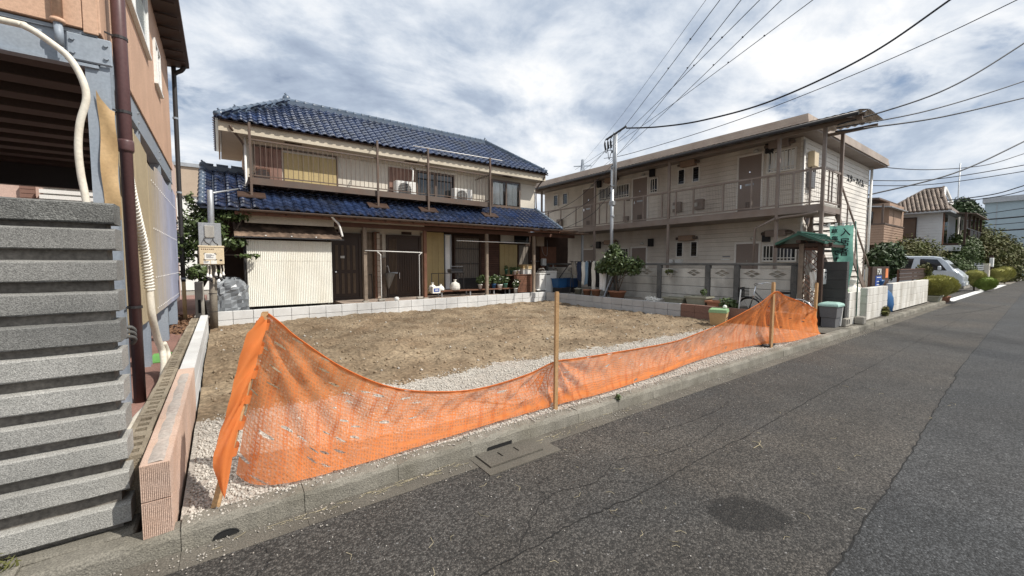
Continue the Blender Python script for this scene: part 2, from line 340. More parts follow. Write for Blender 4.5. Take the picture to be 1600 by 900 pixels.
# ================================================================ the setting: ground, road, kerb, soil, gravel
def vnoise(x, y, cell, seed):
    g = np.random.default_rng(seed).random((64, 64)); X = x / cell; Y = y / cell
    i = np.floor(X).astype(int); j = np.floor(Y).astype(int); fx = X - i; fy = Y - j; fx = fx * fx * (3 - 2 * fx); fy = fy * fy * (3 - 2 * fy)
    a = g[i % 64, j % 64]; b = g[(i + 1) % 64, j % 64]; c = g[i % 64, (j + 1) % 64]; d = g[(i + 1) % 64, (j + 1) % 64]
    return (a * (1 - fx) + b * fx) * (1 - fy) + (c * (1 - fx) + d * fx) * fy - .5
def lot_h(x, y):
    x = np.asarray(x, float); y = np.asarray(y, float)
    f = np.clip((y - 4.3) / .8, 0, 1)
    h = .10 + .055 * np.clip((y - 4.5) / 6.5, 0, 1) * np.clip((9.5 - x) / 6, 0, 1)
    h = h + f * (.075 * vnoise(x, y, 1.3, 1) + .06 * vnoise(x, y, .42, 2) + .05 * vnoise(x, y, .16, 3) + .034 * vnoise(x, y, .075, 4))
    for k in (0, .55, 3.2, 3.75):
        dd = (y - 9.9 + k - .09 * x - .12 * np.sin(x * .9 + k)) / .13; h = h - f * .055 * np.exp(-dd ** 2) * (.6 + vnoise(x, y, .3, 12)) + f * .03 * np.exp(-(np.abs(dd) - 1.6) ** 2 * 3)
    h = h + (1 - f) * (.02 * vnoise(x, y, .5, 5) + .012 * vnoise(x, y, .06, 6))
    return h
def bound(x): return 4.62 + .22 * vnoise(np.asarray(x, float), np.zeros_like(np.asarray(x, float)), 1.1, 8) + .18 * np.exp(-((np.asarray(x, float) - 4.6) / 1.0) ** 2)
def asphalt():
    m = bpy.data.materials.new('asphalt'); m.use_nodes = True; nt = m.node_tree; N = nt.nodes; L = nt.links; p = N['Principled BSDF']
    g = N.new('ShaderNodeNewGeometry')
    def noise(s, d=4, r=.5):
        n = N.new('ShaderNodeTexNoise'); n.inputs['Scale'].default_value = s; n.inputs['Detail'].default_value = d; n.inputs['Roughness'].default_value = r; L.new(g.outputs['Position'], n.inputs['Vector']); return n.outputs[0]
    def mr(v, lo, hi, a, b):
        r = N.new('ShaderNodeMapRange'); L.new(v, r.inputs[0])
        for i, q in enumerate((lo, hi, a, b)): r.inputs[i + 1].default_value = q
        return r.outputs[0]
    def mul(a, b, op='MULTIPLY'):
        q = N.new('ShaderNodeMath'); q.operation = op; L.new(a, q.inputs[0]); L.new(b, q.inputs[1]); return q.outputs[0]
    v = N.new('ShaderNodeTexVoronoi'); v.inputs['Scale'].default_value = 95; L.new(g.outputs['Position'], v.inputs['Vector'])
    v2 = N.new('ShaderNodeTexVoronoi'); v2.inputs['Scale'].default_value = 42; L.new(g.outputs['Position'], v2.inputs['Vector'])
    sx = N.new('ShaderNodeSeparateColor'); L.new(v.outputs['Color'], sx.inputs[0]); s2 = N.new('ShaderNodeSeparateColor'); L.new(v2.outputs['Color'], s2.inputs[0])
    stone = mul(mr(sx.outputs[0], .25, 1, .5, 2.0), mr(v.outputs['Distance'], .2, .62, 1.05, .55))
    chip = mul(mr(s2.outputs[0], .90, .97, 0, .15), mr(v2.outputs['Distance'], .15, .3, 1, 0))
    big = mul(mul(mr(noise(.35, 5), .35, .65, .82, 1.2), mr(noise(2.2, 6, .6), .35, .65, .86, 1.14)), stone)
    mp = N.new('ShaderNodeMapping'); mp.vector_type = 'TEXTURE'; L.new(g.outputs['Position'], mp.inputs[0]); mp.inputs['Location'].default_value = (2.60, 1.10, 0); mp.inputs['Rotation'].default_value = (0, 0, -.5); mp.inputs['Scale'].default_value = (.235, .185, 1)
    ln = N.new('ShaderNodeVectorMath'); ln.operation = 'LENGTH'; L.new(mp.outputs[0], ln.inputs[0]); stain = mr(mul(ln.outputs['Value'], mr(noise(7, 4), .3, .7, -.15, .15), 'ADD'), .88, 1.04, .40, 1)
    big = mul(big, stain)
    c = N.new('ShaderNodeMixRGB'); c.inputs[1].default_value = (.068, .060, .051, 1); c.inputs[2].default_value = (.058, .055, .051, 1); L.new(mr(noise(.5, 3), .4, .6, 0, 1), c.inputs[0])
    vm = N.new('ShaderNodeVectorMath'); vm.operation = 'SCALE'; L.new(c.outputs[0], vm.inputs[0]); L.new(big, vm.inputs['Scale'])
    ad = N.new('ShaderNodeMixRGB'); ad.blend_type = 'ADD'; ad.inputs[0].default_value = 1; L.new(vm.outputs[0], ad.inputs[1]); L.new(chip, ad.inputs[2])
    L.new(ad.outputs[0], p.inputs['Base Color']); p.inputs['Roughness'].default_value = .82; p.inputs['Specular IOR Level'].default_value = .4
    b = N.new('ShaderNodeBump'); b.inputs['Strength'].default_value = .9; b.inputs['Distance'].default_value = .006
    L.new(mul(mr(v.outputs['Distance'], 0, .6, 1, 0), mr(sx.outputs[1], 0, 1, .3, 1)), b.inputs['Height']); L.new(b.outputs[0], p.inputs['Normal'])
    return m
M['asphalt'] = asphalt()
M['soil'] = mat('soil', (.23, .178, .12), rough=1, var=.26, vs=.9, fine=.4, fs=24, bump=.9, bs=55, dirt=(.125, .085, .052), da=.75, ds=1.5, spec=.15)
M['gravel'] = mat('gravel', (.36, .335, .295), rough=.95, var=.12, vs=1.6, fine=.45, fs=55, bump=1., bs=60, dirt=(.30, .24, .20), da=.6, ds=2)
M['yard'] = mat('yard', (.24, .22, .19), rough=.95, var=.2, fine=.2, bump=.3, dirt=(.12, .10, .08), da=.6)
gr = MB().quad((-400, -400, -.05), (900, -400, -.05), (900, 900, -.05), (-400, 900, -.05)).build('ground', 'yard'); kind(gr)
rd = MB().quad((-12, -7, 0), (95, -7, 0), (95, 2.56, 0), (-12, 2.56, 0)).build('road', 'asphalt'); kind(rd)
def strip(pts, w, z, jit=.006, seed=0):
    g = random.Random(seed); P = spline(pts, 14); m = MB(); L_, R_ = [], []
    for i, p in enumerate(P):
        t = (P[min(i + 1, len(P) - 1)] - P[max(i - 1, 0)]); n = Vector((-t.y, t.x)).normalized(); ww = w * (.4 + .9 * g.random()) / 2; o = g.uniform(-jit, jit)
        L_.append((p.x + n.x * (ww + o), p.y + n.y * (ww + o), z)); R_.append((p.x - n.x * (ww - o), p.y - n.y * (ww - o), z))
    return m.grid([L_, R_])
for i, (pts, w) in enumerate([
    ([(40, 1.5), (20, 1.1), (9.34, .89), (8.07, .83), (6.85, .79), (5.07, .71), (3.87, .66), (3.19, .65), (2.42, .62), (1.6, .6), (.6, .6)], .009),
    ([(20, 1.75), (13, 1.72), (8.79, 1.68), (5.84, 1.66), (3.97, 1.63), (3.0, 1.64), (2.24, 1.62), (1.68, 1.66), (1.2, 1.64), (.2, 1.66), (-1, 1.6)], .007),
    ([(.1, 2.54), (.16, 2.4), (.05, 2.25)], .004),
    ([(2.9, 2.36), (3.3, 2.15), (4.1, 2.1), (4.6, 2.18)], .004), ([(1.25, 1.68), (1.7, 1.95), (2.1, 1.9), (2.5, 2.0), (2.9, 1.86), (3.5, 1.84), (3.9, 1.9)], .004), ([(1.7, 1.95), (1.75, 2.1), (2.0, 2.16)], .003), ([(2.1, 1.9), (2.3, 1.75), (2.4, 1.65)], .003), ([(17, 2.3), (20, 1.7), (24, 1.3)], .02)]):
    kind(strip(pts, w, .0035 + .0003 * i, .010, i).build('crack', 'tar'))
g_ = random.Random(5); pn = [(2.57 + .30 * math.cos(a) * (1 + .06 * math.sin(3 * a)) * .8 + .06 * math.sin(a), 1.12 + .14 * math.sin(a) - .14 * math.cos(a)) for a in [k * 2 * math.pi / 40 for k in range(40)]]
M['oil'] = mat('oil', (.026, .024, .022), rough=.75, var=.4, vs=9, fine=.5, fs=70, bump=.6, bs=110)
# gutter slabs + kerb stones
gt = MB().box(-12, 2.55, -.04, 24, 2.73, -.004).build('gutter', 'tar'); kind(gt)
sl = MB().prism([(2.562, 0.001), (2.72, .005), (2.72, -.03), (2.562, -.03)], 'x', .001, .599).mesh('gutter_slab', 'gutter')
k0 = -3.83
for i in range(44):
    x = k0 + .6 * i
    if 1.55 < x < 2.1: continue
    link('gutter_slab', sl, gt, loc=(x, 0, random.uniform(-.001, .002)))
kb = MB().box(-12, 2.76, -.06, 24, 2.86, .06).build('kerb', 'tar'); kind(kb)
def kerb_mesh(L_=.5965):
    bm = bmesh.new(); prof = [(2.722, -.05), (2.735, .095), (2.748, .116), (2.77, .122), (2.872, .120), (2.872, -.05)]; n = 12; rows = []
    for i in range(n + 1):
        x = .003 + L_ * i / n; rows.append([bm.verts.new((x, y + random.uniform(-.006, .003), z + (random.uniform(-.009, .003) if z > 0 else 0))) for y, z in prof])
    for a, b in zip(rows, rows[1:]):
        for k in range(len(prof)): bm.faces.new((a[k], a[(k + 1) % 6], b[(k + 1) % 6], b[k]))
    bm.faces.new(rows[0][::-1]); bm.faces.new(rows[-1]); return MB().bm(bm)
km = [kerb_mesh().mesh('kerb_stone', 'kerb') for _ in range(4)]
for i in range(44):
    x = k0 + .6 * i; link('kerb_stone', random.choice(km), kb, loc=(x, random.uniform(-.004, .004), random.uniform(-.006, .004) - (.012 if x < -.3 else 0)))
a_ = [(math.cos(k * math.pi / 12), math.sin(k * math.pi / 12)) for k in range(13)]
dh = MB().add([(-.03 + .055 * c, 2.7235 + .004 * s - .006, .012 + .028 * s) for c, s in a_], [tuple(range(13))]); dh.tube([(-.03 + .058 * c, 2.722 + .004 * s, .012 + .031 * s) for c, s in a_], .005, 5); dh.build('drain_hole', 'tar', kb)
# drain cover
dc = thing('drain_cover', 'square concrete drain cover with two dark handle slots in the gutter', 'drain cover', (1.86, 2.57, 0))
m = MB(); x0, x1, y0, y1 = 1.60, 2.11, 2.49, 2.715; xs = [x0, 1.76, 1.775, 1.92, 1.935, x1]; ys = [y0, 2.575, 2.655, y1]
for i in range(5):
    for j in range(3):
        if i in (1, 3) and j == 1: continue
        m.box(xs[i], ys[j], -.02, xs[i + 1], ys[j + 1], .017)
m.build('lid', 'gutter', dc); MB().box(x0 - .05, y0 - .07, -.03, x1 + .06, 2.719, -.0005).build('pit', 'tar', dc)
m = MB(); m.box(x0 - .06, y0 - .09, -.03, x0 - .006, 2.719, .006); m.box(x1 + .006, y0 - .09, -.03, x1 + .13, 2.719, .006); m.box(x0 - .006, y0 - .09, -.03, x1 + .006, y0 - .006, .006); m.build('frame', 'gutter', dc)
MB().box(1.72, 2.7165, .012, 1.96, 2.7206, .045).build('inlet', 'tar', kb)
# the cleared lot
st = .035; gx = np.arange(-.24, 10.12, st); gy = np.arange(2.86, 11.95, st); XX, YY = np.meshgrid(gx, gy, indexing='ij'); ZZ = lot_h(XX, YY)
V = np.stack([XX, YY, ZZ], -1).reshape(-1, 3); ny = len(gy); I, J = np.meshgrid(np.arange(len(gx) - 1), np.arange(ny - 1), indexing='ij'); I = I.ravel(); J = J.ravel()
F = np.stack([I * ny + J, (I + 1) * ny + J, (I + 1) * ny + J + 1, I * ny + J + 1], 1)
fx, fy = gx[I], gy[J]; bb = bound(fx) + .2 * vnoise(fx, fy, .13, 9); isg = fy < bb
def sub(name, mask, m):
    f = F[mask]; u, inv = np.unique(f, return_inverse=True); return link(name, np_mesh(name, V[u], inv.reshape(f.shape), m, True))
kind(sub('soil', ~isg, 'soil')); kind(sub('gravel_bed', isg, 'gravel'))
def scatter(name, n, smin, smax, pts, m, zoff=.25, seed=3):
    g = np.random.default_rng(seed); base = np.array([(1, 0, 0), (0, 1, 0), (-1, 0, 0), (0, -1, 0), (0, 0, .75), (0, 0, -.75)], float)
    fc = np.array([(0, 1, 4), (1, 2, 4), (2, 3, 4), (3, 0, 4), (1, 0, 5), (2, 1, 5), (3, 2, 5), (0, 3, 5)])
    s = smin + (smax - smin) * g.random(n) ** 2.2; v = base[None] * (1 + .45 * (g.random((n, 6, 3)) - .5)) * s[:, None, None]; v[..., 1] *= .75
    a = g.random(n) * 6.28; ca, sa = np.cos(a)[:, None], np.sin(a)[:, None]; x = v[..., 0] * ca - v[..., 1] * sa; y = v[..., 0] * sa + v[..., 1] * ca; t = (g.random(n) - .5)[:, None] * .9
    v = np.stack([x, y * 1 - v[..., 2] * t, v[..., 2] + y * t], -1); p = np.stack([pts[0], pts[1], pts[2] + s * zoff], -1)[:, None]
    return kind(link(name, np_mesh(name, (v + p).reshape(-1, 3), (fc[None] + 6 * np.arange(n)[:, None, None]).reshape(-1, 3), m)), 'stuff')
g = np.random.default_rng(21)
n = 36000; px = -.2 + 10.2 * g.random(n) ** 1.25; py = 2.88 + 1.95 * g.random(n); k = py < bound(px) + .12 * g.normal(size=n); px, py = px[k], py[k]
scatter('gravel_stones', len(px), .005, .019, (px, py, lot_h(px, py)), 'stone_chip')
n = 5200; px = -.15 + 10.1 * g.random(n) ** 1.1; py = 4.5 + 6.6 * g.random(n) ** 1.1; k = (py > bound(px) - .1) & (py < 11.0 + .065 * px); px, py = px[k], py[k]
scatter('soil_clods', len(px), .005, .038, (px, py, lot_h(px, py)), 'clod', .15, 4)
n = 260; px = -.1 + 10 * g.random(n); py = 4.6 + 6.3 * g.random(n); k = py < 11.0 + .065 * px; px, py = px[k], py[k]
scatter('pebbles', len(px), .008, .035, (px, py, lot_h(px, py)), 'stone_chip', .3, 5)
# straw and grit lying in the gutter
m = MB(); rr = random.Random(4)
for cx, cy, nn, sp in ((.45, 2.66, 30, .28), (1.1, 2.68, 34, .22), (2.35, 2.62, 18, .12), (3.4, 2.68, 14, .4)):
    for _ in range(nn):
        x = cx + rr.gauss(0, sp); y = min(2.715, cy + rr.gauss(0, .018)); a = rr.gauss(0, .2); l = rr.uniform(.015, .08); z = rr.uniform(.006, .009)
        m.tube([(x, y, z), (x + l * .5 * math.cos(a), y + l * .45 * math.sin(a), z + .001), (x + l * math.cos(a + .3), y + l * math.sin(a + .1), z)], .0013, 3)
kind(m.build('straw', 'straw'), 'stuff')
m = MB()
for _ in range(70):
    x = rr.uniform(0, 6.5); y = rr.uniform(.6, 2.4); a = rr.uniform(0, 6.28); l = rr.uniform(.02, .09)
    m.tube([(x, y, .006), (x + l * .5 * math.cos(a), y + l * .5 * math.sin(a), .008), (x + l * math.cos(a + .5), y + l * math.sin(a + .5), .005)], .0012, 3)
for p in ([(3.55, 1.47), (3.66, 1.47), (3.75, 1.5)], [(3.62, 1.43), (3.7, 1.5), (3.68, 1.54)]): m.tube([(a, b, .012) for a, b in p], .0022, 4)
kind(m.build('twigs', 'straw'), 'stuff')
n = 2600; px = -1.5 + 14 * g.random(n) ** 1.4; py = 2.72 - np.abs(.10 * g.normal(size=n)) ; px = np.where((px > 1.5) & (px < 2.2), px + 1.2, px)
scatter('grit', n, .002, .009, (px, py, np.full(n, .004)), 'gravel', .5, 6)
n = 1500; px = -.2 + 9.8 * g.random(n) ** 1.3; py = 2.75 + .12 * g.random(n) ** .5
scatter('grit', n, .003, .012, (px, py, np.full(n, .119)), 'stone_chip', .4, 7)
n = 500; px = -1 + 9 * g.random(n) ** 1.3; py = 2.4 - 1.6 * g.random(n) ** 1.6
scatter('grit', n, .002, .007, (px, py, np.full(n, .001)), 'stone_chip', .5, 8)
# newer, bluer asphalt laid beyond the long joint
M['asphalt_patch'] = M['asphalt'].copy(); [q for q in M['asphalt_patch'].node_tree.nodes if q.type == 'MIX_RGB' and q.blend_type == 'MIX'][0].inputs[1].default_value = (.051, .051, .051, 1); [q for q in M['asphalt_patch'].node_tree.nodes if q.type == 'MIX_RGB' and q.blend_type == 'MIX'][0].inputs[2].default_value = (.045, .047, .049, 1)
jp = [(p.x, p.y) for p in spline([(60, 1.8), (20, 1.1), (9.34, .89), (8.07, .83), (6.85, .79), (5.07, .71), (3.87, .66), (3.19, .65), (2.42, .62), (1.6, .6), (.6, .6), (-3, .6)], 8)]
kind(MB().add([(x, y, .0022) for x, y in jp] + [(-3, -7, .0022), (60, -7, .0022)], [tuple(range(len(jp) + 2))]).build('road_patch', 'asphalt_patch'))
# ground beside the lot
kind(MB().box(-6, 3.18, -.03, -.55, 22, .20).build('side_path', 'paving'))
kind(MB().box(10.23, 5.08, -.03, 13.1, 16, .40).build('side_yard', 'yard'))
kind(MB().box(13.1, 3.0, -.03, 24, 17.5, .15).build('apartment_yard', 'yard'))
m = MB(); m.prism([(-.55, 11.30), (10.22, 11.97), (10.22, 12.5), (-.55, 12.5)], 'z', -.03, .33); m.box(-.55, 12.5, -.03, 10.22, 17, .32); kind(m.build('house_yard', 'yard'))
kind(MB().box(2.75, 11.75, .3, 8.3, 13.25, .43).build('porch_floor', 'porch'))
kind(MB().quad((24, 2.50, .004), (48, 2.50, .004), (48, 12, .004), (24, 12, .004)).build('driveway', 'asphalt'))
kind(MB().quad((10.05, 2.87, .118), (23.5, 2.87, .118), (23.5, 5.09, .118), (10.05, 5.09, .118)).build('pavement', 'gutter'))
m = MB()
for x in np.arange(24.4, 37, 2.02): m.box(x, 2.72, -.02, x + 2.0, 3.02, .012)
for x in np.arange(38.2, 45, 2.02): m.box(x, 2.6, -.02, x + 2.0, 2.9, .012)
kind(m.build('edge_strip', 'white_line'))
# ================================================================ low block walls round the lot
def plain_block(l=.392, d=.12, h=.192): return MB().bbox(0, 0, 0, l, d, h, .004)
bw = plain_block().mesh('block', 'white_block')
def ribbed(l, d, h, pitch=.0215, sides=(1, 1), end=False):
    """split rib block: grooves down both long faces (along x)"""
    n = int(l / pitch); pts = []
    for i in range(n):
        x = i * l / n; w = l / n; pts += [(x, 0.006), (x + w * .3, 0), (x + w * .75, 0)]
    pts += [(l, .006)]
    back = [(l - x, d - y) for x, y in pts]
    return MB().prism(pts + back, 'z', 0, h)
bp = ribbed(.394, .125, .194, .0115).mesh('block', 'pink_block')
wl = thing('retaining_wall', 'low wall of pink ribbed blocks turning white towards the utility pole', 'wall', (-.385, 2.78, .1))
for c in range(3):
    z = -.10 + .2 * c
    for i in range(20):
        y = 2.78 + .4 * i; off = 0
        if y + .39 > 10.75: continue
        o = link('block', bp if y < 4.9 else bw, wl); o.rotation_euler = (0, 0, R(90)); o.location = Vector((-.26, y, z)) - WL[wl.name]
m = MB(); rows = []
for i in range(60):
    y = 2.80 + i * .036; w = .036 + .004 * math.sin(i * .7) * math.cos(i * .43); z = .497 + .003 * math.sin(i * .5)
    rows.append([(-.322 - w, y, .492), (-.322 - w * .6, y, z), (-.322 + w * .6, y, z + .002), (-.322 + w, y, .492)])
m.grid(rows).build('mortar', 'mortar', wl, True)
# ribs across the near end of the pink part
m = MB()
for z0 in (-.1, .1, .3):
    for i in range(16): x = -.3845 + i * .0078; m.prism([(x, 2.782), (x + .0016, 2.775), (x + .0062, 2.775), (x + .0078, 2.782)], 'z', z0 + .001, z0 + .193)
m.build('ribbed_end', 'pink_block', wl)
ho = thing('hollow_block_wall', 'old stained concrete block kerb with open cores beside the pink wall', 'wall', (-.48, 3.1, .2))
h = MB(); w = .115; h.box(0, 0, -.1, w * .24, .392, .25); h.box(w * .76, 0, -.1, w, .392, .25)
for a, b in ((0, .05), (.11, .16), (.22, .27), (.34, .392)): h.box(w * .24, a, -.1, w * .76, b, .247)
h.box(w * .24, .05, -.1, w * .76, .34, .12)
hm = h.mesh('block', 'old_block')
for i in range(18): link('block', hm, ho, loc=(-.525 + random.uniform(-.006, .006), 3.1 + .4 * i, .2 + random.uniform(-.006, .004)))
rw = thing('retaining_wall', 'low wall of grey blocks ending in brown ribbed blocks before the concrete plank wall', 'wall', (10.1, 5.95, .1))
bg = mat('grey_block', (.46, .46, .46), rough=.88, var=.07, fine=.15, fs=140, bump=.3, bs=150, rnd=.05, dirt=(.33, .33, .32), da=.3, ds=4); M['grey_block'] = bg
bw2 = plain_block().mesh('block', 'grey_block')
bb_ = mat('brown_block', (.215, .125, .098), rough=.9, var=.08, fine=.2, fs=140, bump=.35, bs=150, rnd=.06); M['brown_block'] = bb_
bp2 = ribbed(.394, .125, .194, .05).mesh('block', 'brown_block')
for c in range(3):
    for i in range(22):
        y = 11.75 - .4 * (i + 1)
        if y < 3.25: continue
        o = link('block', bw2 if y > 5.94 else bp2, rw); o.rotation_euler = (0, 0, R(90)); o.location = Vector((10.225, y, -.135 + .2 * c)) - WL[rw.name]
fw = thing('retaining_wall', 'low white block wall running along the foot of the blue roofed house', 'wall', (5, 11.48, .1))
ang = math.atan2(.67, 10.3)
for c in range(3):
    for i in range(26):
        x = -.22 + .4 * i * math.cos(ang); o = link('block', bw, fw); o.rotation_euler = (0, 0, ang); o.location = Vector((x, 11.14 + .4 * i * math.sin(ang), -.13 + .2 * c)) - WL[fw.name]
# ================================================================ concrete plank wall with diamond openings (right)
pw = thing('plank_wall', 'grey stained concrete plank wall with posts and diamond openings in its top row', 'wall', (11.6, 7.8, .4))
pys = [13.4, 11.4, 9.6, 7.81, 6.2, 5.38, 4.0]
for y in pys: MB().bbox(11.52, y - .07, .3, 11.66, y + .07, 1.50, .012).build('post', 'plank_post', pw)
for a, b in zip(pys, pys[1:]):
    y0, y1 = b + .075, a - .075
    MB().box(11.59, y0 - .01, .34, 11.61, y1 + .01, 1.145).build('joint_filler', 'plank_post', pw)
    for r in range(4):
        z0 = .34 + .268 * r; bv = MB(); bv.bbox(11.575 - .004 * (r % 2), y0, z0, 11.625, y1, z0 + .257, .010)
        if r < 3: bv.build('plank', 'plank_wall', pw); continue
        L_ = y1 - y0; nd = max(1, round(L_ / .8)); m = MB(); ctr = [y0 + L_ * (k + .5) / nd for k in range(nd)]; dd = []
        for c in ctr:
            for dy, dz in ((0, .058), (0, -.058), (-.115, 0), (.115, 0)): dd.append((c + dy, z0 + .131 + dz))
        m = MB(); m.bbox(11.60, y0, z0, 11.632, y1, z0 + .262, .005)
        # front skin with real diamond openings: triangulated fill
        bm = bmesh.new(); ed = []
        def loop(ps):
            vs = [bm.verts.new((11.575, y, z)) for y, z in ps]
            for i in range(len(vs)): ed.append(bm.edges.new((vs[i], vs[(i + 1) % len(vs)])))
        loop([(y0, z0), (y1, z0), (y1, z0 + .262), (y0, z0 + .262)])
        for c, z in dd: loop([(c - .1, z), (c, z - .045), (c + .1, z), (c, z + .045)])
        fill = bmesh.ops.triangle_fill(bm, use_beauty=True, use_dissolve=False, edges=ed)
        res = bmesh.ops.extrude_face_region(bm, geom=bm.faces[:])
        for v in [q for q in res['geom'] if isinstance(q, bmesh.types.BMVert)]: v.co.x += .024
        MB().bm(bm).build('plank', 'plank_wall', pw)
        MB().box(11.604, y0 + .01, z0 + .02, 11.6305, y1 - .01, z0 + .24).build('backing', 'concrete', pw)
MB().bbox(11.53, 3.95, 1.50, 11.67, 13.5, 1.57, .012).build('cap', 'plank_post', pw)
# ================================================================ concrete slat fence (left foreground)
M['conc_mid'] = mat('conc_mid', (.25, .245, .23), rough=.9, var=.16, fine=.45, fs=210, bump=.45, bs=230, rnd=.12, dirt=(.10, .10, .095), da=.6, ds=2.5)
bf = thing('slat_fence', 'tall fence of heavy grey concrete slats with dark gaps, left of the pink wall', 'fence', (-.6, 3.05, .05))
spans = [(1.76, 1.862), (1.622, 1.728), (1.46, 1.562), (1.297, 1.40), (1.13, 1.24), (.975, 1.08), (.812, .912), (.648, .75), (.487, .59), (.318, .42), (.135, .24)]
for i, (a, b) in enumerate(spans):
    m = MB(); n = 26; x0, x1 = -2.6, -.45
    prof = [(2.956, a), (2.950, a + .006), (2.950, b - .006), (2.958, b), (2.985, b + .006), (3.135, b + .006), (3.135, a), (2.985, a)]
    P = []
    rr = random.Random(i); ph = rr.uniform(0, 6)
    for k in range(n + 1):
        x = x0 + (x1 - x0) * k / n; e = .006 if k == n else 0
        P.append([(x, y + (e if y < 2.97 else 0) + rr.uniform(-.0012, .0012), z + rr.uniform(-.0015, .0015)) for y, z in prof] )
    for r_ in P: r_.append(r_[0])
    m.grid(P); m.quad(*P[-1][:-1]); m.quad(*P[0][:-1])
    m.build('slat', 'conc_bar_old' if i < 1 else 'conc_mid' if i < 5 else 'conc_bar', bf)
MB().box(-2.6, 2.998, .1, -.49, 3.13, 1.84).build('backing', mat('recess', (.20, .18, .155), rough=.95, var=.25, fine=.3, bump=.4, dirt=(.09, .08, .07), da=.7, ds=3), bf)
MB().bbox(-2.62, 2.90, -.05, -.43, 3.15, .10, .012).build('base', 'kerb', bf)
# ================================================================ orange workshop building on steel frame (left)
lb = thing('workshop', 'orange clad building on a grey steel frame with an open garage below', 'building', (-2.4, 8, .2))
X0, X1, Y0, Y1, ZB = -4.4, -.8, 5.06, 11.4, 3.56
m = MB(); m.box(X0, Y0, ZB, X1, Y1, 5.95); body = m.build('upper_wall', 'orange_wall', lb)
for a, b in ((-4.4, -3.02), (-3.01, -1.95), (-1.94, -.893), (-.888, -.795)):
    MB().bbox(a, Y0 - .022, ZB - (.03 if b > -.85 else .0), b, Y0 - .002, 5.94, .004).build('cladding_panel', 'orange_wall', body)
for a, b in ((5.04, 6.6), (6.605, 8.4), (8.405, 9.9), (9.905, 11.4)):
    MB().bbox(X1 + .002, a, ZB - .012, X1 + .02, b, 5.94, .004).build('cladding_panel', 'orange_wall', body)
def side_window(y0, y1, z0, z1, n):
    f = MB(); xo = X1 + .021
    for a, b, c, d in ((y0, y0 + .05, z0, z1), (y1 - .05, y1, z0, z1)): f.box(xo, a, c, xo + .035, b, d)
    f.box(xo, y0 - .02, z0 - .03, xo + .05, y1 + .02, z0 + .015); f.box(xo, y0 + .05, z1 - .04, xo + .035, y1 - .05, z1)
    for k in range(1, n): y = y0 + (y1 - y0) * k / n; f.box(xo, y - .03, z0 + .015, xo + .03, y + .03, z1 - .04)
    w = f.build('window', 'white_paint', body)
    MB().box(xo + .002, y0 + .05, z0 + .015, xo + .012, y1 - .05, z1 - .04).build('pane', 'frosted', w) if False else MB().box(xo + .002, y0 + .05, z0 + .015, xo + .012, y1 - .05, z1 - .04).build('window_pane', 'curtain_glass', lb)
M['curtain_glass'] = mat('curtain_glass', (.42, .46, .46), rough=.12, var=.12, vs=2, fine=0, spec=.8)
side_window(5.75, 8.15, 4.60, 5.62, 2); side_window(8.88, 9.62, 4.52, 5.22, 2)
ro = MB(); ro.prism([(-4.7, 6.02), (-.42, 5.96), (-.42, 5.86), (-.47, 5.84), (-.8, 5.80), (-4.7, 5.82)], 'y', 4.7, 11.62); roof = ro.build('roof', 'wood_dark', lb)
for k in range(14): MB().box(-.79, 5.0 + .47 * k, 5.775, -.47, 5.05 + .47 * k, 5.80).build('rafter', 'wood_dark', roof)
# steel frame
fr = MB(); fr.box(X0, 5.085, 3.28, X1 - .02, 5.115, 3.545); fr.box(X0, 5.065, 3.255, X1 - .01, 5.16, 3.28); fr.box(X0, 5.065, 3.52, X1 - .01, 5.16, 3.548)
fb = fr.build('front_beam', 'steel_grey', lb)
pl = MB().bbox(-1.0, 5.055, 3.29, -.72, 5.084, 3.515, .01).build('gusset_plate', 'steel_grey', lb)
for x, z in ((-.96, 3.46), (-.96, 3.35), (-.755, 3.46), (-.755, 3.35)):
    MB().lathe([(.016, 0), (.016, .012), (.010, .018)], n=6).build('bolt', 'steel_grey', pl) if False else MB().tube([(x, 5.055, z), (x, 5.038, z)], .016, 6).build('bolt', 'steel_grey', pl)
def column(x0, x1, y0, y1, z0, z1): 
    t = .012; m = MB(); m.box(x0, y0, z0, x1, y0 + t, z1); m.box(x0, y1 - t, z0, x1, y1, z1); m.box((x0 + x1) / 2 - t / 2, y0 + t, z0, (x0 + x1) / 2 + t / 2, y1 - t, z1)
    return m.build('column', 'steel_grey', lb)
column(-.90, -.745, 5.09, 5.25, .2, 3.285)
for y in (7.0, 9.2, 11.0): column(-.93, -.795, y, y + .15, .2, 3.3)
sb = MB(); sb.box(-.83, 5.26, 3.28, -.80, Y1, 3.545); sb.box(-.93, 5.26, 3.25, -.79, Y1, 3.279); sb.build('side_beam', 'steel_grey', lb)
for y in (7.07, 9.27, 11.07):
    for dz in (.05, .17): MB().tube([(-.80, y, 3.3 + dz), (-.785, y, 3.3 + dz)], .016, 6).build('bolt', 'galv', lb)
M['deck_shade'] = mat('deck_shade', (.055, .042, .036), rough=.6, var=.2)  # near-black colour stands for the shade between the lit ceiling flanges
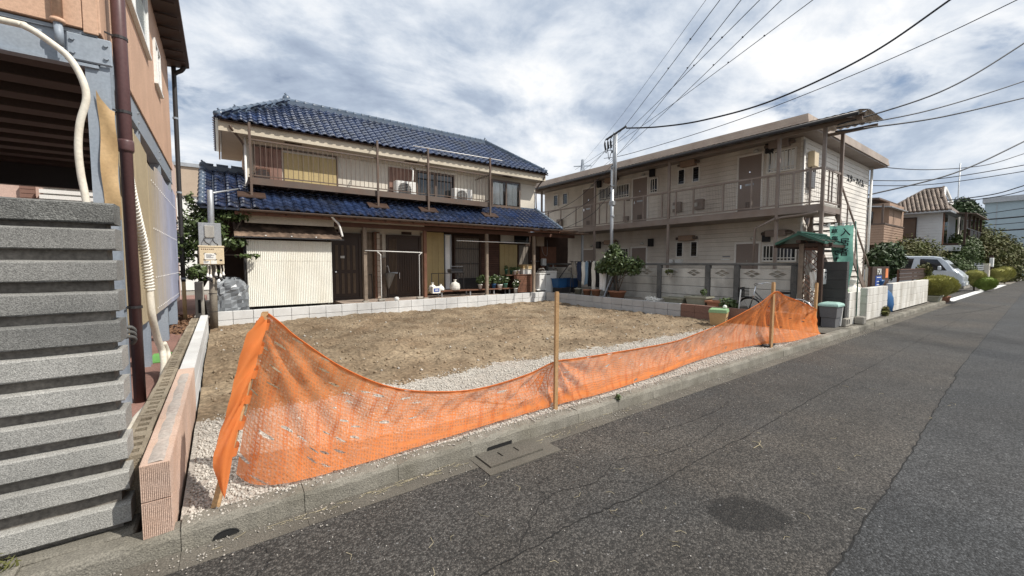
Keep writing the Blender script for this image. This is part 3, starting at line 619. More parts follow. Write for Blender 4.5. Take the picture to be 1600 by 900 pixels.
# ribbed deck ceiling
m = MB(); prof = []; y = 5.17
while y < 11.2: prof += [(y, 3.50), (y + .22, 3.50), (y + .27, 3.38), (y + .52, 3.38), (y + .57, 3.50)]; y += .6
top = [(prof[-1][0], 3.53), (prof[0][0], 3.53)]
m.box(X0, 5.17, 3.47, -.84, 11.25, 3.53); dk = m.build('deck_ceiling', 'deck_metal', lb)
for k in range(10): MB().bbox(X0 + .1, 5.36 + .6 * k, 3.345, -.85, 5.62 + .6 * k, 3.469, .006).build('joist', 'deck_shade', dk); MB().bbox(X0 + .1, 5.66 + .6 * k, 3.44, -.85, 5.69 + .6 * k, 3.468, .004).build('deck_rib', 'deck_metal', dk)  # dark joists put the shaded stripes of the ribbed ceiling into colour
MB().box(X0, 11.22, 2.98, -.84, 11.36, 3.42).build('rear_beam', 'dark_metal', lb); MB().box(-1.55, 11.22, .2, -1.42, 11.36, 2.98).build('rear_post', 'dark_metal', lb)
m = MB(); m.box(X0, 5.2, 2.2, X0 + .1, 11.4, 3.5); m.build('far_side_wall', 'deck_metal', lb)
# corrugated translucent side sheets, tan near the front, turning blue grey farther back
def frp():
    m = mat('frp_sheet', (.33, .35, .46), rough=.35, var=.08, fine=.06, fs=30, spec=.5); nt = m.node_tree; N = nt.nodes; L = nt.links
    g = N.new('ShaderNodeNewGeometry'); s = N.new('ShaderNodeSeparateXYZ'); L.new(g.outputs['Position'], s.inputs[0])
    mp = N.new('ShaderNodeMapping'); L.new(g.outputs['Position'], mp.inputs[0]); mp.inputs['Scale'].default_value = (1, 5, .25)
    n = N.new('ShaderNodeTexNoise'); n.inputs['Scale'].default_value = 1.6; n.inputs['Detail'].default_value = 4; L.new(mp.outputs[0], n.inputs['Vector'])
    a = N.new('ShaderNodeMath'); a.operation = 'MULTIPLY_ADD'; L.new(n.outputs[0], a.inputs[0]); a.inputs[1].default_value = 2.6; L.new(s.outputs[1], a.inputs[2])
    r = N.new('ShaderNodeMapRange'); L.new(a.outputs[0], r.inputs[0]); r.inputs[1].default_value = 8.7; r.inputs[2].default_value = 11.2
    vm = [q for q in N if q.type == 'VECT_MATH'][0]; src = [q for q in N if q.type == 'RGB'][0]
    mx = N.new('ShaderNodeMixRGB'); mx.inputs[1].default_value = (.40, .33, .22, 1); L.new(src.outputs[0], mx.inputs[2]); L.new(r.outputs[0], mx.inputs[0]); L.new(mx.outputs[0], vm.inputs[0])
    return m
M['frp_sheet'] = frp()
ys = [(5.42, 6.35, 3.06), (6.32, 7.25, 3.02), (7.22, 8.15, 2.93), (8.12, 9.05, 3.0), (9.02, 9.95, 3.03), (9.92, 10.85, 2.96), (10.82, 11.42, 3.05)]
for j, (a, b, zt) in enumerate(ys):
    P = [[], []]; n = int((b - a) / .016)
    for k in range(n + 1):
        y = a + (b - a) * k / n; x = -.768 + .009 * math.sin(2 * math.pi * y / .064) + (.004 if j % 2 else 0)
        P[0].append((x, y, .84)); P[1].append((x, y, zt + .03 * math.sin(y * 3.1)))
    s = MB().grid(P).build('side_sheet', 'frp_sheet', lb, True)
for z in (2.72, 2.05, 1.36, .92):
    for k in range(19):
        y = 7.6 + .2 * k; MB().lathe([(.009, 0), (.007, .006)], (0, 0, 0), 6) if False else None
        MB().box(-.757, y - .008, z - .008, -.750, y + .008, z + .008).build('washer', 'white_paint', lb)
# torn tan sheet beside the corner column
P = []
for k in range(14):
    f_ = k / 13; P.append([(-.832 + .11 * q + .006 * math.sin(k * .9), 5.072 + .010 * math.sin(k * .8 + q * 3), 1.95 + (1.12 - .16 * q - (.03 if 0 < q < 1 and k == 13 else 0)) * f_) for q in (0, .25, .5, .75, 1)])
M['tan_sheet'] = mat('tan_sheet', (.48, .33, .17), rough=.5, var=.1, dirt=(.35, .22, .1), da=.5, ds=6)
MB().grid(P).build('torn_sheet', 'tan_sheet', lb, True)
# vent pipe on the front wall
m = MB(); m.tube([(-1.03, 4.995, 5.6), (-1.025, 4.995, 3.55)], .033, 10); m.tube([(-1.025, 4.995, 3.57), (-1.025, 4.995, 3.54)], .045, 10); m.build('vent_pipe', 'orange_wall', lb, True)
MB().tube([(-1.025, 4.995, 3.54), (-1.02, 4.995, 3.36)], .028, 10).build('vent_pipe', 'steel_grey', lb, True)
# pipes: separate things fixed to the building
t = thing('downpipe', 'thick dark brown downpipe at the near corner of the orange building', 'downpipe', (-.70, 5.24, .2), 'downpipes of the orange building')
m = MB(); m.tube([(-.69, 5.26, .2), (-.69, 5.26, 2.62), (-.69, 5.26, 2.63), (-.69, 5.26, 5.9)], [.047, .047, .053, .053], 14); m.build('pipe', 'brown_pipe', t, True)
for z in (3.62, 2.95, 1.12): m = MB(); m.tube([(-.69, 5.26, z), (-.69, 5.26, z + .025)], .058, 14); m.bar((-.69, 5.26, z + .012), (-.84, 5.13, z + .012), .012); m.build('bracket', 'dark_metal', t)
MB().lathe([(.056, 0), (.060, .02), (.060, .09), (.056, .11)], (-.69, 5.26, 2.60), 14).build('socket', 'brown_pipe', t, True)
t = thing('downpipe', 'thin black downpipe at the far corner of the orange building, tan at its foot', 'downpipe', (-.70, 11.62, .2), 'downpipes of the orange building')
m = MB(); m.tube(spline([(-.70, 11.60, 1.15), (-.69, 11.6, 5.45), (-.68, 11.6, 5.66), (-.56, 11.55, 5.75), (-.50, 11.5, 5.83)], 6), .043, 10); m.build('pipe', 'dark_metal', t, True)
MB().tube([(-.70, 11.60, .18), (-.70, 11.60, 1.16)], .038, 10).build('lower_pipe', 'tan_sheet', t, True)
for z in (1.2, 3.1, 4.7): MB().tube([(-.70, 11.60, z), (-.70, 11.60, z + .04)], .05, 10).build('bracket', 'steel_grey', t)
t = thing('conduit', 'bent cream conduit hanging in front of the garage opening', 'conduit', (-.95, 4.9, 2))
MB().tube(spline([(-2.6, 4.95, 3.43), (-1.34, 4.93, 3.43), (-1.18, 4.9, 3.41), (-1.05, 4.9, 3.33), (-.95, 4.9, 3.235), (-.885, 4.9, 3.08), (-.87, 4.9, 2.93), (-.915, 4.9, 2.73), (-.935, 4.9, 2.52), (-.93, 4.9, 2.31), (-.91, 4.9, 2.09), (-.90, 4.9, 1.8), (-.92, 4.9, .2)], 8), .025, 12).build('pipe', 'cream_pipe', t, True)
t = thing('conduit', 'cream conduit wound with pale rope running down to the hollow block kerb', 'conduit', (-.68, 6, .3))
path = [(-.705, 5.36, 2.45), (-.70, 5.43, 2.31), (-.69, 5.67, 2.02), (-.68, 5.95, 1.7), (-.67, 6.08, 1.35), (-.66, 6.08, .98), (-.645, 6.3, .66), (-.61, 6.38, .46), (-.575, 6.0, .31), (-.56, 5.4, .27), (-.57, 4.75, .28), (-.60, 4.3, .29), (-.62, 3.5, .29)]
sp = spline(path, 10); MB().tube(sp, .036, 12).build('pipe', 'cream_pipe', t, True)
m = MB(); wp = sp[:44]; cum = 0; hel = []
for i in range(len(wp) - 1):
    for k in range(6):
        p = wp[i].lerp(wp[i + 1], k / 6); tg = (wp[i + 1] - wp[i]).normalized(); u = tg.orthogonal().normalized(); w = tg.cross(u); a = (i * 6 + k) * 1.05
        hel.append(p + (u * math.cos(a) + w * math.sin(a)) * .040)
m.tube(hel, .011, 5); m.build('rope', 'cloth_white', t, True)
MB().tube([p + Vector((.045, .05, -.02)) for p in sp[62:]], .024, 8).build('second_pipe', 'cream_pipe', t, True)
m = MB()
for k in range(3): m.tube(spline([(-.50, 3.17, 1.12 + .025 * k), (-.445, 3.19, 1.125 + .028 * k), (-.43, 3.23, 1.10 + .025 * k), (-.45, 3.27, 1.07 + .025 * k)], 6), .010, 8)
tag(m.build('cable_loop', 'plank_post', None, True), 'loop of pale cable poking out behind the concrete slats', 'cable')
MB_ = MB().bbox(-.86, 7.2, .201, -.60, 7.9, .215, .003); tag(MB_.build('doormat', 'astro'), 'bright green turf mat on the reddish path under the orange building', 'mat')
# house behind the garage
nh = thing('pale_house', 'pale pink rendered house seen through the garage of the orange building', 'house', (-4, 16, 0))
MB().box(-9, 14.5, 0, -1.3, 20, 5.2).build('wall', mat('pink_render', (.55, .40, .34), var=.05), nh)
s = MB(); s.box(-3.35, 14.3, 3.05, -2.25, 14.499, 3.42); sb_ = s.build('awning', 'white_paint', nh)
for k in range(3): MB().box(-3.4, 14.2, 3.08 + .13 * k, -2.2, 14.297, 3.17 + .13 * k).build('slat', 'white_paint', sb_)
MB().box(-3.45, 14.25, 2.86, -2.1, 14.45, 3.04).build('awning_frame', 'dark_metal', nh)
m = MB()
for k in range(12): m.box(-3.75, 14.40, 2.2 + .1 * k, -3.52, 14.499, 2.29 + .1 * k)
m.build('brick_pier', 'brown_block', nh)
# beige building behind, between the orange building and the blue roof
bh = thing('beige_building', 'distant beige building with a white lower wall between orange building and blue roof', 'building', (-1, 32, 0))
MB().box(-6, 30, 0, 4, 36, 5.45).build('wall', 'white_paint', bh); MB().box(-6.1, 29.9, 5.45, 4.1, 36.1, 7.1).build('upper_wall', 'beige_brick', bh); MB().box(-6.2, 29.8, 7.1, 4.2, 36.2, 7.3).build('parapet', 'galv', bh)
# ================================================================ house with blue glazed tile roofs
hs = thing('tiled_house', 'two storey house with glazed blue tile roofs, a long balcony and a dark porch', 'house', (5.5, 13.5, .3))
YW, Y1F = 13.15, 13.22
up = MB().box(.66, YW, 3.2, 10.68, 16.0, 5.06).build('upper_wall', 'plaster', hs)
MB().box(.7, Y1F, .3, 2.6, 16.5, 3.3).build('lower_wall', 'wood_dark', hs); MB().box(5.78, Y1F, .3, 10.5, 16.5, 3.3).build('lower_wall', 'wood_dark', hs)
MB().box(2.602, Y1F, .3, 5.778, 16.5, 3.3).build('porch_wall', 'plaster', hs)
MB().box(-.2, 13.4, .3, .66, 16.5, 3.9).build('wing_wall', 'wood_dark', hs)
# soffit + fascia of the upper eave
m = MB(); m.box(.12, 12.70, 4.92, 10.76, YW - .002, 4.96); m.box(.12, YW, 4.92, .657, 16.2, 4.96); m.box(10.684, YW, 4.92, 10.76, 16.2, 4.96); sf = m.build('soffit', 'soffit', hs)
for x in (1.55, 5.0, 8.9): MB().box(x, 12.86, 4.908, x + .42, 12.98, 4.919).build('vent', 'wood_dark', sf)
m = MB(); m.box(.06, 12.655, 4.90, 10.82, 12.695, 5.15); m.box(.06, 12.70, 4.90, .10, 16.2, 5.15); m.box(10.78, 12.70, 4.90, 10.82, 16.2, 5.15); m.build('fascia', 'soffit', hs)
MB().box(.62, 13.095, 4.78, 10.7, 13.147, 4.918).build('wall_band', 'soffit', hs)
# roofs
EX0, EX1, EY, EZ = 0.0, 10.88, 12.60, 5.17; RY, RZ = 14.45, 6.50; RX0, RX1 = 1.85, 9.03
rb = MB(); rb.quad((EX0, EY, EZ), (EX1, EY, EZ), (RX1, RY, RZ), (RX0, RY, RZ)); rb.quad((EX0, EY, EZ), (RX0, RY, RZ), (EX0, 2 * RY - EY, EZ)); rb.quad((EX1, EY, EZ), (EX1, 2 * RY - EY, EZ), (RX1, RY, RZ)); rb.quad((EX0, 2 * RY - EY, EZ), (RX0, RY, RZ), (RX1, RY, RZ), (EX1, 2 * RY - EY, EZ))
rb.quad((EX0, EY, EZ), (EX0, 2 * RY - EY, EZ), (EX1, 2 * RY - EY, EZ), (EX1, EY, EZ))
uroof = rb.build('roof', 'tile', hs)
LX0, LX1, LY, LZ = -.34, 10.68, 11.55, 2.86; SL = .565
lt = lambda y: LZ + SL * (y - LY)
rb = MB(); rb.prism([(LY, LZ), (YW, lt(YW)), (YW, lt(YW) - .05), (LY, LZ - .05)], 'x', .66, LX1); rb.prism([(LY, LZ), (13.72, lt(13.72)), (13.72, lt(13.72) - .05), (LY, LZ - .05)], 'x', LX0, .655); rb.prism([(13.72, lt(13.72)), (15.4, lt(13.72) - .95), (15.4, lt(13.72) - 1.0), (13.72, lt(13.72) - .05)], 'x', LX0, .655)
lroof = rb.build('roof', 'tile', hs)
# one S-profile pantile: x across, y up the slope
TW, TE = .222, .205
prof = [(0, .0), (.023, .027), (.062, .048), (.10, .044), (.134, .020), (.172, .004), (.205, -.002), (.229, .020)]
v = []; f = []
for r_, (y, dz) in enumerate(((-.012, .024), (.262, .0))):
    v += [(x, y - (.018 if r_ == 0 and .03 < x < .14 else 0), z + dz) for x, z in prof]
v += [(x, -.012 - (.018 if .03 < x < .14 else 0), z - .004) for x, z in prof]; n = len(prof)
f = [(i, i + 1, n + i + 1, n + i) for i in range(n - 1)] + [(2 * n + i, 2 * n + i + 1, i + 1, i) for i in range(n - 1)]
tb = MB().add(v, f); tm = tb.mesh('roof_tile', 'tile'); cand = []
def field(parent, x0, x1, y0, z0, y1, z1, inside=None):
    sl = Vector((0, y1 - y0, z1 - z0)); Ls = sl.length; s = sl.normalized(); up_ = Vector((1, 0, 0)).cross(s)
    nx = int((x1 - x0) / TW + .5); nr = int(Ls / TE)
    for r_ in range(nr):
        for c in range(nx):
            x = x0 + c * (x1 - x0) / nx; p = Vector((x, y0, z0)) + s * (r_ * TE) + up_ * .008; ctr = p + Vector((TW / 2, 0, 0)) + s * TE * .5
            if inside and not inside(ctr): continue
            rot = Matrix((Vector((1, 0, 0)), s, up_)).transposed().to_4x4(); mtx = Matrix.Translation(p) @ rot @ Matrix.Rotation(random.gauss(0, .012), 4, 'Z') @ Matrix.Rotation(random.gauss(0, .014), 4, 'Y')
            cand.append((ctr.length_squared, parent, mtx))
sx = (RX0 - EX0) / (RY - EY)
field(uroof, EX0 + .02, EX1 - .02, EY - .03, EZ, RY, RZ, lambda p: EX0 + (p.y - EY) * sx - .02 < p.x < EX1 - (p.y - EY) * sx + .02)
field(lroof, .66, LX1, LY - .03, LZ, YW, lt(YW)); field(lroof, LX0, .655, LY - .03, LZ, 13.7, lt(13.7))
cand.sort(key=lambda c: c[0]); rest = {}
for i, (d, par, mtx) in enumerate(cand):
    if i < 300:
        o = link('roof_tile', tm, par); q = mtx.copy(); q.translation -= wloc(par); o.matrix_local = q
    else: rest.setdefault(par.name, (par, MB()))[1].add([mtx @ Vector(a) for a in v], f)
for par, mb in rest.values(): kind(mb.build('roof_tiles', 'tile', par, normals=False), 'stuff')
# side tiles of the left hip
mb = MB()
for r_ in range(11):
    for c in range(17):
        s = Vector((RX0 - EX0, 0, RZ - EZ)).normalized(); nrm = s.cross(Vector((0, -1, 0))); y = EY + .02 + c * .222 + .2; p = Vector((EX0, y, EZ)) + s * r_ * TE; d = p.x - EX0
        if not (EY + d - .1 < y - .13 < 2 * RY - EY - d + .1): continue
        rot = Matrix((Vector((0, -1, 0)), s, Vector((0, -1, 0)).cross(s))).transposed().to_4x4(); mb.add([Matrix.Translation(p) @ rot @ Vector(a) for a in v], f)
kind(mb.build('roof_tiles', 'tile', uroof, normals=False), 'stuff')
# ridge and hip caps
capm = MB().tube([(0, 0, 0), (0, .02, 0), (0, .262, 0)], [.085, .078, .070], 10).mesh('ridge_tile', 'ridge', True)
def caps(a, b, parent, dz=.05, under=True):
    a = Vector(a); b = Vector(b); d = b - a; n = max(1, int(d.length / .25)); y = d.normalized(); x = y.cross(Vector((0, 0, 1))).normalized(); z = x.cross(y)
    for i in range(n):
        o = link('ridge_tile', capm, parent); m_ = Matrix((x, y, z)).transposed().to_4x4(); m_.translation = a + d * (i / n) + z * (dz + .03) - wloc(parent); o.matrix_local = m_
    if under: m = MB(); m.bar(a + z * dz * .3, b + z * dz * .3, .17, .11); m.build('ridge_bed', 'ridge', parent)
caps((RX0 - .05, RY, RZ), (RX1 + .05, RY, RZ), uroof, .07); caps((EX0 + .05, EY + .05, EZ + .03), (RX0, RY, RZ + .02), uroof); caps((EX1 - .05, EY + .05, EZ + .03), (RX1, RY, RZ + .02), uroof)
caps((LX0, 13.70, lt(13.7) + .02), (.64, 13.70, lt(13.7) + .02), lroof); caps((LX1 - .02, LY, LZ + .01), (LX1 - .02, YW, lt(YW) + .01), lroof, .0, False); caps((LX0 + .02, LY, LZ + .01), (LX0 + .02, 13.7, lt(13.7) + .01), lroof, .0, False)
def ornament(p, parent, s=1):
    p = Vector(p); m = MB(); m.lathe([(.02, -.02), (.10 * s, .0), (.13 * s, .08 * s), (.11 * s, .17 * s), (.06 * s, .22 * s), (.02, .24 * s)], p, 10, 1, .7); m.tube([p + Vector((0, 0, .2 * s)), p + Vector((-.05 * s, -.02, .27 * s))], .03 * s, 6); m.build('ridge_end_tile', 'ridge', parent, True)
ornament((EX0 + .10, EY + .08, EZ + .05), uroof, .8); ornament((EX1 - .10, EY + .08, EZ + .05), uroof, .8); ornament((RX0 - .03, RY, RZ + .06), uroof, .9); ornament((RX1 + .03, RY, RZ + .06), uroof, .7); ornament((LX0 + .04, 13.68, lt(13.7) + .04), lroof, .7); ornament((EX0 + .45, EY + .5, EZ + .40), uroof, .6)
MB().box(.66, YW - .05, lt(YW) - .02, 10.6, YW - .002, lt(YW) + .06).build('flashing', 'ridge', lroof)
# eaves of the porch roof
def halfgutter(x0, x1, y, z, r, mt, par):
    pr = [(r * math.cos(a), r * math.sin(a)) for a in [math.pi + k * math.pi / 8 for k in range(9)]]; ins = [(a * .85, b * .85 + .003) for a, b in pr[::-1]]
    return MB().prism([(y + a, z + b) for a, b in pr + ins], 'x', x0, x1).build('gutter', mt, par)
halfgutter(.1, 10.9, 12.60, 5.155, .032, 'wood_dark', hs); halfgutter(.4, 11.5, 11.50, 2.84, .05, 'brown_metal', hs)
MB().box(.3, 11.62, 2.72, 12.0, 11.66, 2.80).build('eave_board', 'wood_brown', hs)
for k in range(27): MB().prism([(11.6, 2.745), (11.6, 2.805), (13.2, 2.805 + .85), (13.2, 2.745 + .85)], 'x', .5 + .42 * k, .55 + .42 * k).build('rafter', 'wood_lintel', hs) if .5 + .42 * k < 10.6 else None
MB().box(2.6, 12.05, 2.60, 11.9, 12.17, 2.72).build('porch_beam', 'wood_lintel', hs)
MB().box(.5, 11.9, 2.56, 2.55, 11.94, 2.76).build('eave_panel', 'soffit', hs)
for x, mt in ((3.42, 'wood_grey'), (5.30, 'wood_brown'), (7.64, 'wood_grey'), (9.78, 'wood_grey')):
    MB().bbox(x - .05, 12.06, .44, x + .05, 12.16, 2.60, .006).build('post', mt, hs); MB().bbox(x - .09, 12.02, .36, x + .09, 12.2, .46, .02).build('post_base', 'concrete', hs)
# --- ground floor openings
def framed(x0, x1, z0, z1, y, d, w, mt, name='window', par=hs):
    m = MB(); m.box(x0, y - d, z0, x0 + w, y, z1); m.box(x1 - w, y - d, z0, x1, y, z1); m.box(x0 + w, y - d, z1 - w, x1 - w, y, z1); m.box(x0 + w, y - d, z0, x1 - w, y, z0 + w); return m.build(name, mt, par)
Y = Y1F - .003
d = framed(2.70, 3.60, .43, 2.50, Y, .08, .07, 'door_brown', 'door')
MB().box(2.77, Y - .05, .5, 3.53, Y, 2.43).build('leaf', 'door_brown', d)
for i, x in enumerate((2.86, 3.03, 3.20, 3.37)):
    for a, b in ((.62, 1.25), (1.36, 2.12)): MB().bbox(x - .03, Y - .065, a, x + .055, Y - .051, b, .004).build('panel', 'door_panel', d)
MB().box(2.98, Y - .072, 1.72, 3.10, Y - .066, 1.79).build('notice', 'paper', d); MB().tube([(2.83, Y - .05, 1.3), (2.83, Y - .13, 1.3)], .025, 8).build('knob', 'chrome', d)
MB().bbox(3.62, Y - .10, .43, 3.70, Y, 2.6, .005).build('jamb', 'wood_grey', hs)
MB().box(2.62, Y - .02, 2.52, 2.95, Y, 2.60).build('vent', 'wood_dark', hs); MB().box(4.95, Y - .02, 2.53, 5.3, Y, 2.62).build('vent', 'wood_dark', hs)
# sheet-clad strip, tiled pillar and weathered boards
for x0, x1 in ((3.72, 3.84), (3.845, 3.97)): MB().bbox(x0, Y - .05, .43, x1, Y, 2.55, .004).build('board', 'wood_grey', hs)
pil = MB().box(3.985, 12.985, .43, 4.145, Y, 2.56).build('pillar', 'wood_brown', hs)
tl = MB().bbox(0, 0, 0, .096, .02, .163, .005).mesh('facing_tile', mat('facing', (.44, .37, .30), rough=.5, var=.1, rnd=.1)); M['facing'] = tl.materials[0]
t2 = MB().bbox(0, 0, 0, .02, .20, .163, .005).mesh('facing_tile', mat('facing_dark', (.20, .13, .09), rough=.5, var=.1, rnd=.15)); M['facing_dark'] = t2.materials[0]
for k in range(12):
    link('facing_tile', tl, pil, loc=(4.045, 12.962, .44 + .174 * k)); link('facing_tile', t2, pil, loc=(3.962, 12.99, .44 + .174 * k)); link('facing_tile', tl, pil, loc=(3.99 - .03, 12.962, .44 + .174 * k)) if False else None
for x0, x1, z in ((4.17, 4.28, 2.5), (4.285, 4.40, 1.75)): MB().bbox(x0, Y - .06, .43, x1, Y, z, .004).build('board', 'wood_grey', hs)
d = framed(4.42, 5.60, .43, 2.50, Y, .08, .06, 'door_brown', 'door')
MB().box(4.48, Y - .04, .49, 5.54, Y, 2.44).build('leaf', 'door_brown', d)
for k in range(6): MB().box(4.50 + .045 * k, Y - .062, .55, 4.524 + .045 * k, Y - .041, 2.38).build('slat', 'door_panel', d)
for k in range(8): MB().bbox(4.86 + .083 * k, Y - .055, .62, 4.93 + .083 * k, Y - .041, 2.05, .004).build('panel', 'door_brown', d)
MB().box(4.5, Y - .07, 1.22, 4.78, Y - .063, 1.27).build('letter_slot', 'galv', d); m = MB(); m.tube([(4.83, Y - .04, 1.25), (4.83, Y - .09, 1.25), (4.83, Y - .09, 1.05), (4.83, Y - .04, 1.05)], .012, 6); m.build('handle', 'chrome', d)
MB().bbox(5.62, Y - .11, .43, 5.74, Y, 2.6, .005).build('jamb', 'wood_grey', hs)
def boards(x0, x1, z0, z1, n, mt, y=Y, par=hs, name='shutter'):
    s = MB().box(x0, y - .03, z0, x1, y, z1).build(name, mt, par); w = (x1 - x0) / n
    for k in range(n): MB().bbox(x0 + w * k + .004, y - .045, z0 + .004, x0 + w * (k + 1) - .004, y - .031, z1 - .004, .004).build('board', mt, s)
    return s
boards(5.80, 6.50, .50, 2.66, 3, 'shutter_tan')
f_ = framed(6.52, 6.78, .62, 2.60, Y, .07, .03, 'galv'); MB().box(6.55, Y - .02, .65, 6.75, Y, 2.57).build('pane', 'curtain', f_)
def curtain(x0, x1, z0, z1, y, mt, par, amp=.02, pitch=.09):
    n = int((x1 - x0) / .015); P = [[], []]
    for k in range(n + 1):
        x = x0 + (x1 - x0) * k / n; yy = y + amp * math.sin(x / pitch * 6.28) * .5 + amp * .4 * math.sin(x * 31); P[0].append((x, yy, z0)); P[1].append((x, yy, z1))
    return MB().grid(P).build('curtain', mt, par, True)
sd = framed(6.88, 8.02, .52, 2.58, Y, .09, .05, 'wood_dark', 'screen_door'); curtain(6.93, 7.97, 1.0, 2.5, Y - .02, 'screen', sd)
for z in (1.0, 1.55, 2.1): MB().box(6.93, Y - .075, z - .012, 7.97, Y - .055, z + .012).build('rail', 'dark_metal', sd)
MB().box(6.93, Y - .07, .57, 7.97, Y - .01, .97).build('kick_panel', 'dark_metal', sd)
for k in range(11): MB().box(6.98 + .09 * k, Y - .07, 1.012, 6.984 + .09 * k, Y - .06, 2.5).build('bar', 'dark_metal', sd)
# brown louvres
lv = MB().box(8.06, Y - .02, .55, 8.88, Y, 2.5).build('louvre_panel', 'wood_dark', hs)
for k in range(26):
    z = .58 + .073 * k
    MB().prism([(Y - .05, z), (Y - .045, z + .006), (Y - .021, z + .06), (Y - .021, z + .05)], 'x', 8.07, 8.87).build('slat', 'wood_lintel', lv)
boards(8.93, 9.78, .55, 2.32, 4, 'shutter_tan')
f_ = framed(9.80, 10.42, 1.05, 2.35, Y, .07, .05, 'wood_dark'); curtain(9.85, 10.37, 1.1, 2.3, Y - .03, 'screen', f_)
f_ = framed(8.9, 10.42, 2.36, 2.72, Y, .07, .035, 'wood_dark'); MB().box(8.95, Y - .03, 2.4, 9.62, Y - .01, 2.68).build('pane', 'plank_wall', f_); MB().box(9.68, Y - .03, 2.4, 10.38, Y - .01, 2.68).build('pane', 'glass_dark', f_)
# --- upper floor openings
Y = YW - .003
boards(.84, 1.48, 3.72, 4.74, 6, 'shutter_red', Y); boards(1.53, 2.92, 3.72, 4.68, 6, 'shutter_tan', Y)
framed(.80, 2.96, 3.66, 4.79, Y, .06, .035, 'brown_metal', 'shutter_frame')
boards(4.52, 5.42, 3.72, 4.70, 8, 'shutter_red', Y)
f_ = framed(5.46, 6.90, 3.68, 4.70, Y, .08, .05, 'brown_metal'); MB().box(5.51, Y - .02, 3.73, 6.85, Y - .005, 4.65).build('pane', 'glass_dark', f_); MB().box(6.13, Y - .07, 3.73, 6.2, Y - .021, 4.65).build('mullion', 'brown_metal', f_)
MB().box(5.42, Y - .10, 4.71, 6.95, Y, 4.78).build('lintel', 'plaster', hs)
# bay window
b = MB(); b.box(8.40, 12.94, 3.74, 9.76, Y, 3.80); b.box(8.40, 12.94, 4.70, 9.76, Y, 4.76); b.box(8.40, 12.94, 3.80, 8.46, Y, 4.70); b.box(9.70, 12.94, 3.80, 9.76, Y, 4.70); b.box(9.05, 12.945, 3.80, 9.11, 12.99, 4.70); b.box(8.36, 12.92, 3.70, 9.80, Y, 3.738)
bw_ = b.build('bay_window', 'brown_metal', hs); MB().box(8.46, 13.10, 3.80, 9.70, 13.14, 4.70).build('room', 'wood_dark', bw_)
curtain(8.48, 8.98, 3.84, 4.66, 13.04, 'curtain', bw_, .05, .12); curtain(9.14, 9.66, 3.84, 4.66, 13.04, 'curtain', bw_, .05, .12)
MB().box(8.461, 12.965, 3.801, 9.699, 12.968, 4.699).build('pane', 'window_glass', bw_) if 'window_glass' in M else None
# --- balcony: steel frame carried on posts that stand on the lower roof
bl = MB(); bl.box(.62, 12.13, 3.55, 7.80, 12.18, 3.72); bl.box(.62, 12.18, 3.56, .66, 13.1, 3.70); bl.box(7.76, 12.18, 3.56, 7.80, 13.1, 3.70); bl.box(.66, 12.182, 3.58, 7.76, 13.14, 3.62)
bal = bl.build('balcony', 'brown_metal', hs)
for k in range(12): MB().box(.9 + .6 * k, 12.2, 3.53, .95 + .6 * k, 13.1, 3.578).build('joist', 'brown_metal', bal)
m = MB(); m.box(.64, 12.14, 4.645, 7.79, 12.175, 4.68); m.box(7.755, 12.178, 4.645, 7.79, 13.1, 4.68); m.box(.64, 12.14, 3.765, 7.79, 12.165, 3.79); m.box(7.76, 12.175, 3.765, 7.785, 13.1, 3.79); m.build('rail', 'brown_metal', bal)
ba = MB().box(-.006, -.006, 0, .006, .006, .86).mesh('baluster', 'brown_metal')
for k in range(58): link('baluster', ba, bal, loc=(.78 + .1222 * k, 12.157, 3.787))
for k in range(7): link('baluster', ba, bal, loc=(7.772, 12.3 + .122 * k, 3.787))
for x, zt in ((.68, 5.05), (3.84, 5.16), (5.44, 5.18), (7.78, 5.26)):
    p = MB().bbox(x - .028, 12.06, lt(12.1) + .03, x + .028, 12.118, zt, .004).build('balcony_post', 'brown_metal', bal)
    m = MB(); m.bar((x, 12.09, zt - .04), (x, 12.6, zt - .10), .02); m.bar((x, 12.09, zt - .28), (x, 12.55, zt - .16), .014); m.build('arm', 'dark_metal', p)
    MB().prism([(11.98, lt(11.98) + .085), (12.24, lt(12.24) + .085), (12.24, lt(12.24) + .115), (11.98, lt(11.98) + .115)], 'x', x - .3, x + .3).build('sleeper', 'wood_dark', p)
m = MB(); m.tube([(.62, 13.0, 5.0), (.62, 12.98, 3.75), (.60, 12.9, 3.6)], .03, 8); m.build('downpipe', 'white_plastic', hs, True)
MB().tube(spline([(.3, 12.62, 5.05), (.35, 12.66, 4.95), (.58, 13.0, 4.72), (.6, 13.06, 4.5), (.6, 13.06, 3.9)], 5), .028, 8).build('downpipe', 'brown_metal', hs, True)
m = MB(); m.tube(spline([(10.72, 12.6, 5.08), (10.72, 12.66, 4.95), (10.7, 13.08, 4.6), (10.7, 13.09, 3.8)], 5), .025, 8); m.build('downpipe', 'brown_metal', hs, True)
# --- lean-to at the right end
ln = MB().prism([(11.58, 2.74), (11.58, 2.79), (13.7, 2.90), (13.7, 2.85)], 'x', 10.7, 12.25).build('lean_to_roof', 'rust_roof', hs)
for x in (12.08,): MB().bbox(x - .04, 11.75, .35, x + .04, 11.83, 2.74, .005).build('post', 'galv', hs)
MB().box(10.51, 13.6, .3, 13.0, 13.7, 2.85).build('lean_to_wall', 'wood_dark', hs); MB().bbox(11.3, 13.5, .35, 12.2, 13.598, 2.3, .01).build('shed_door', 'wood_brown', hs)
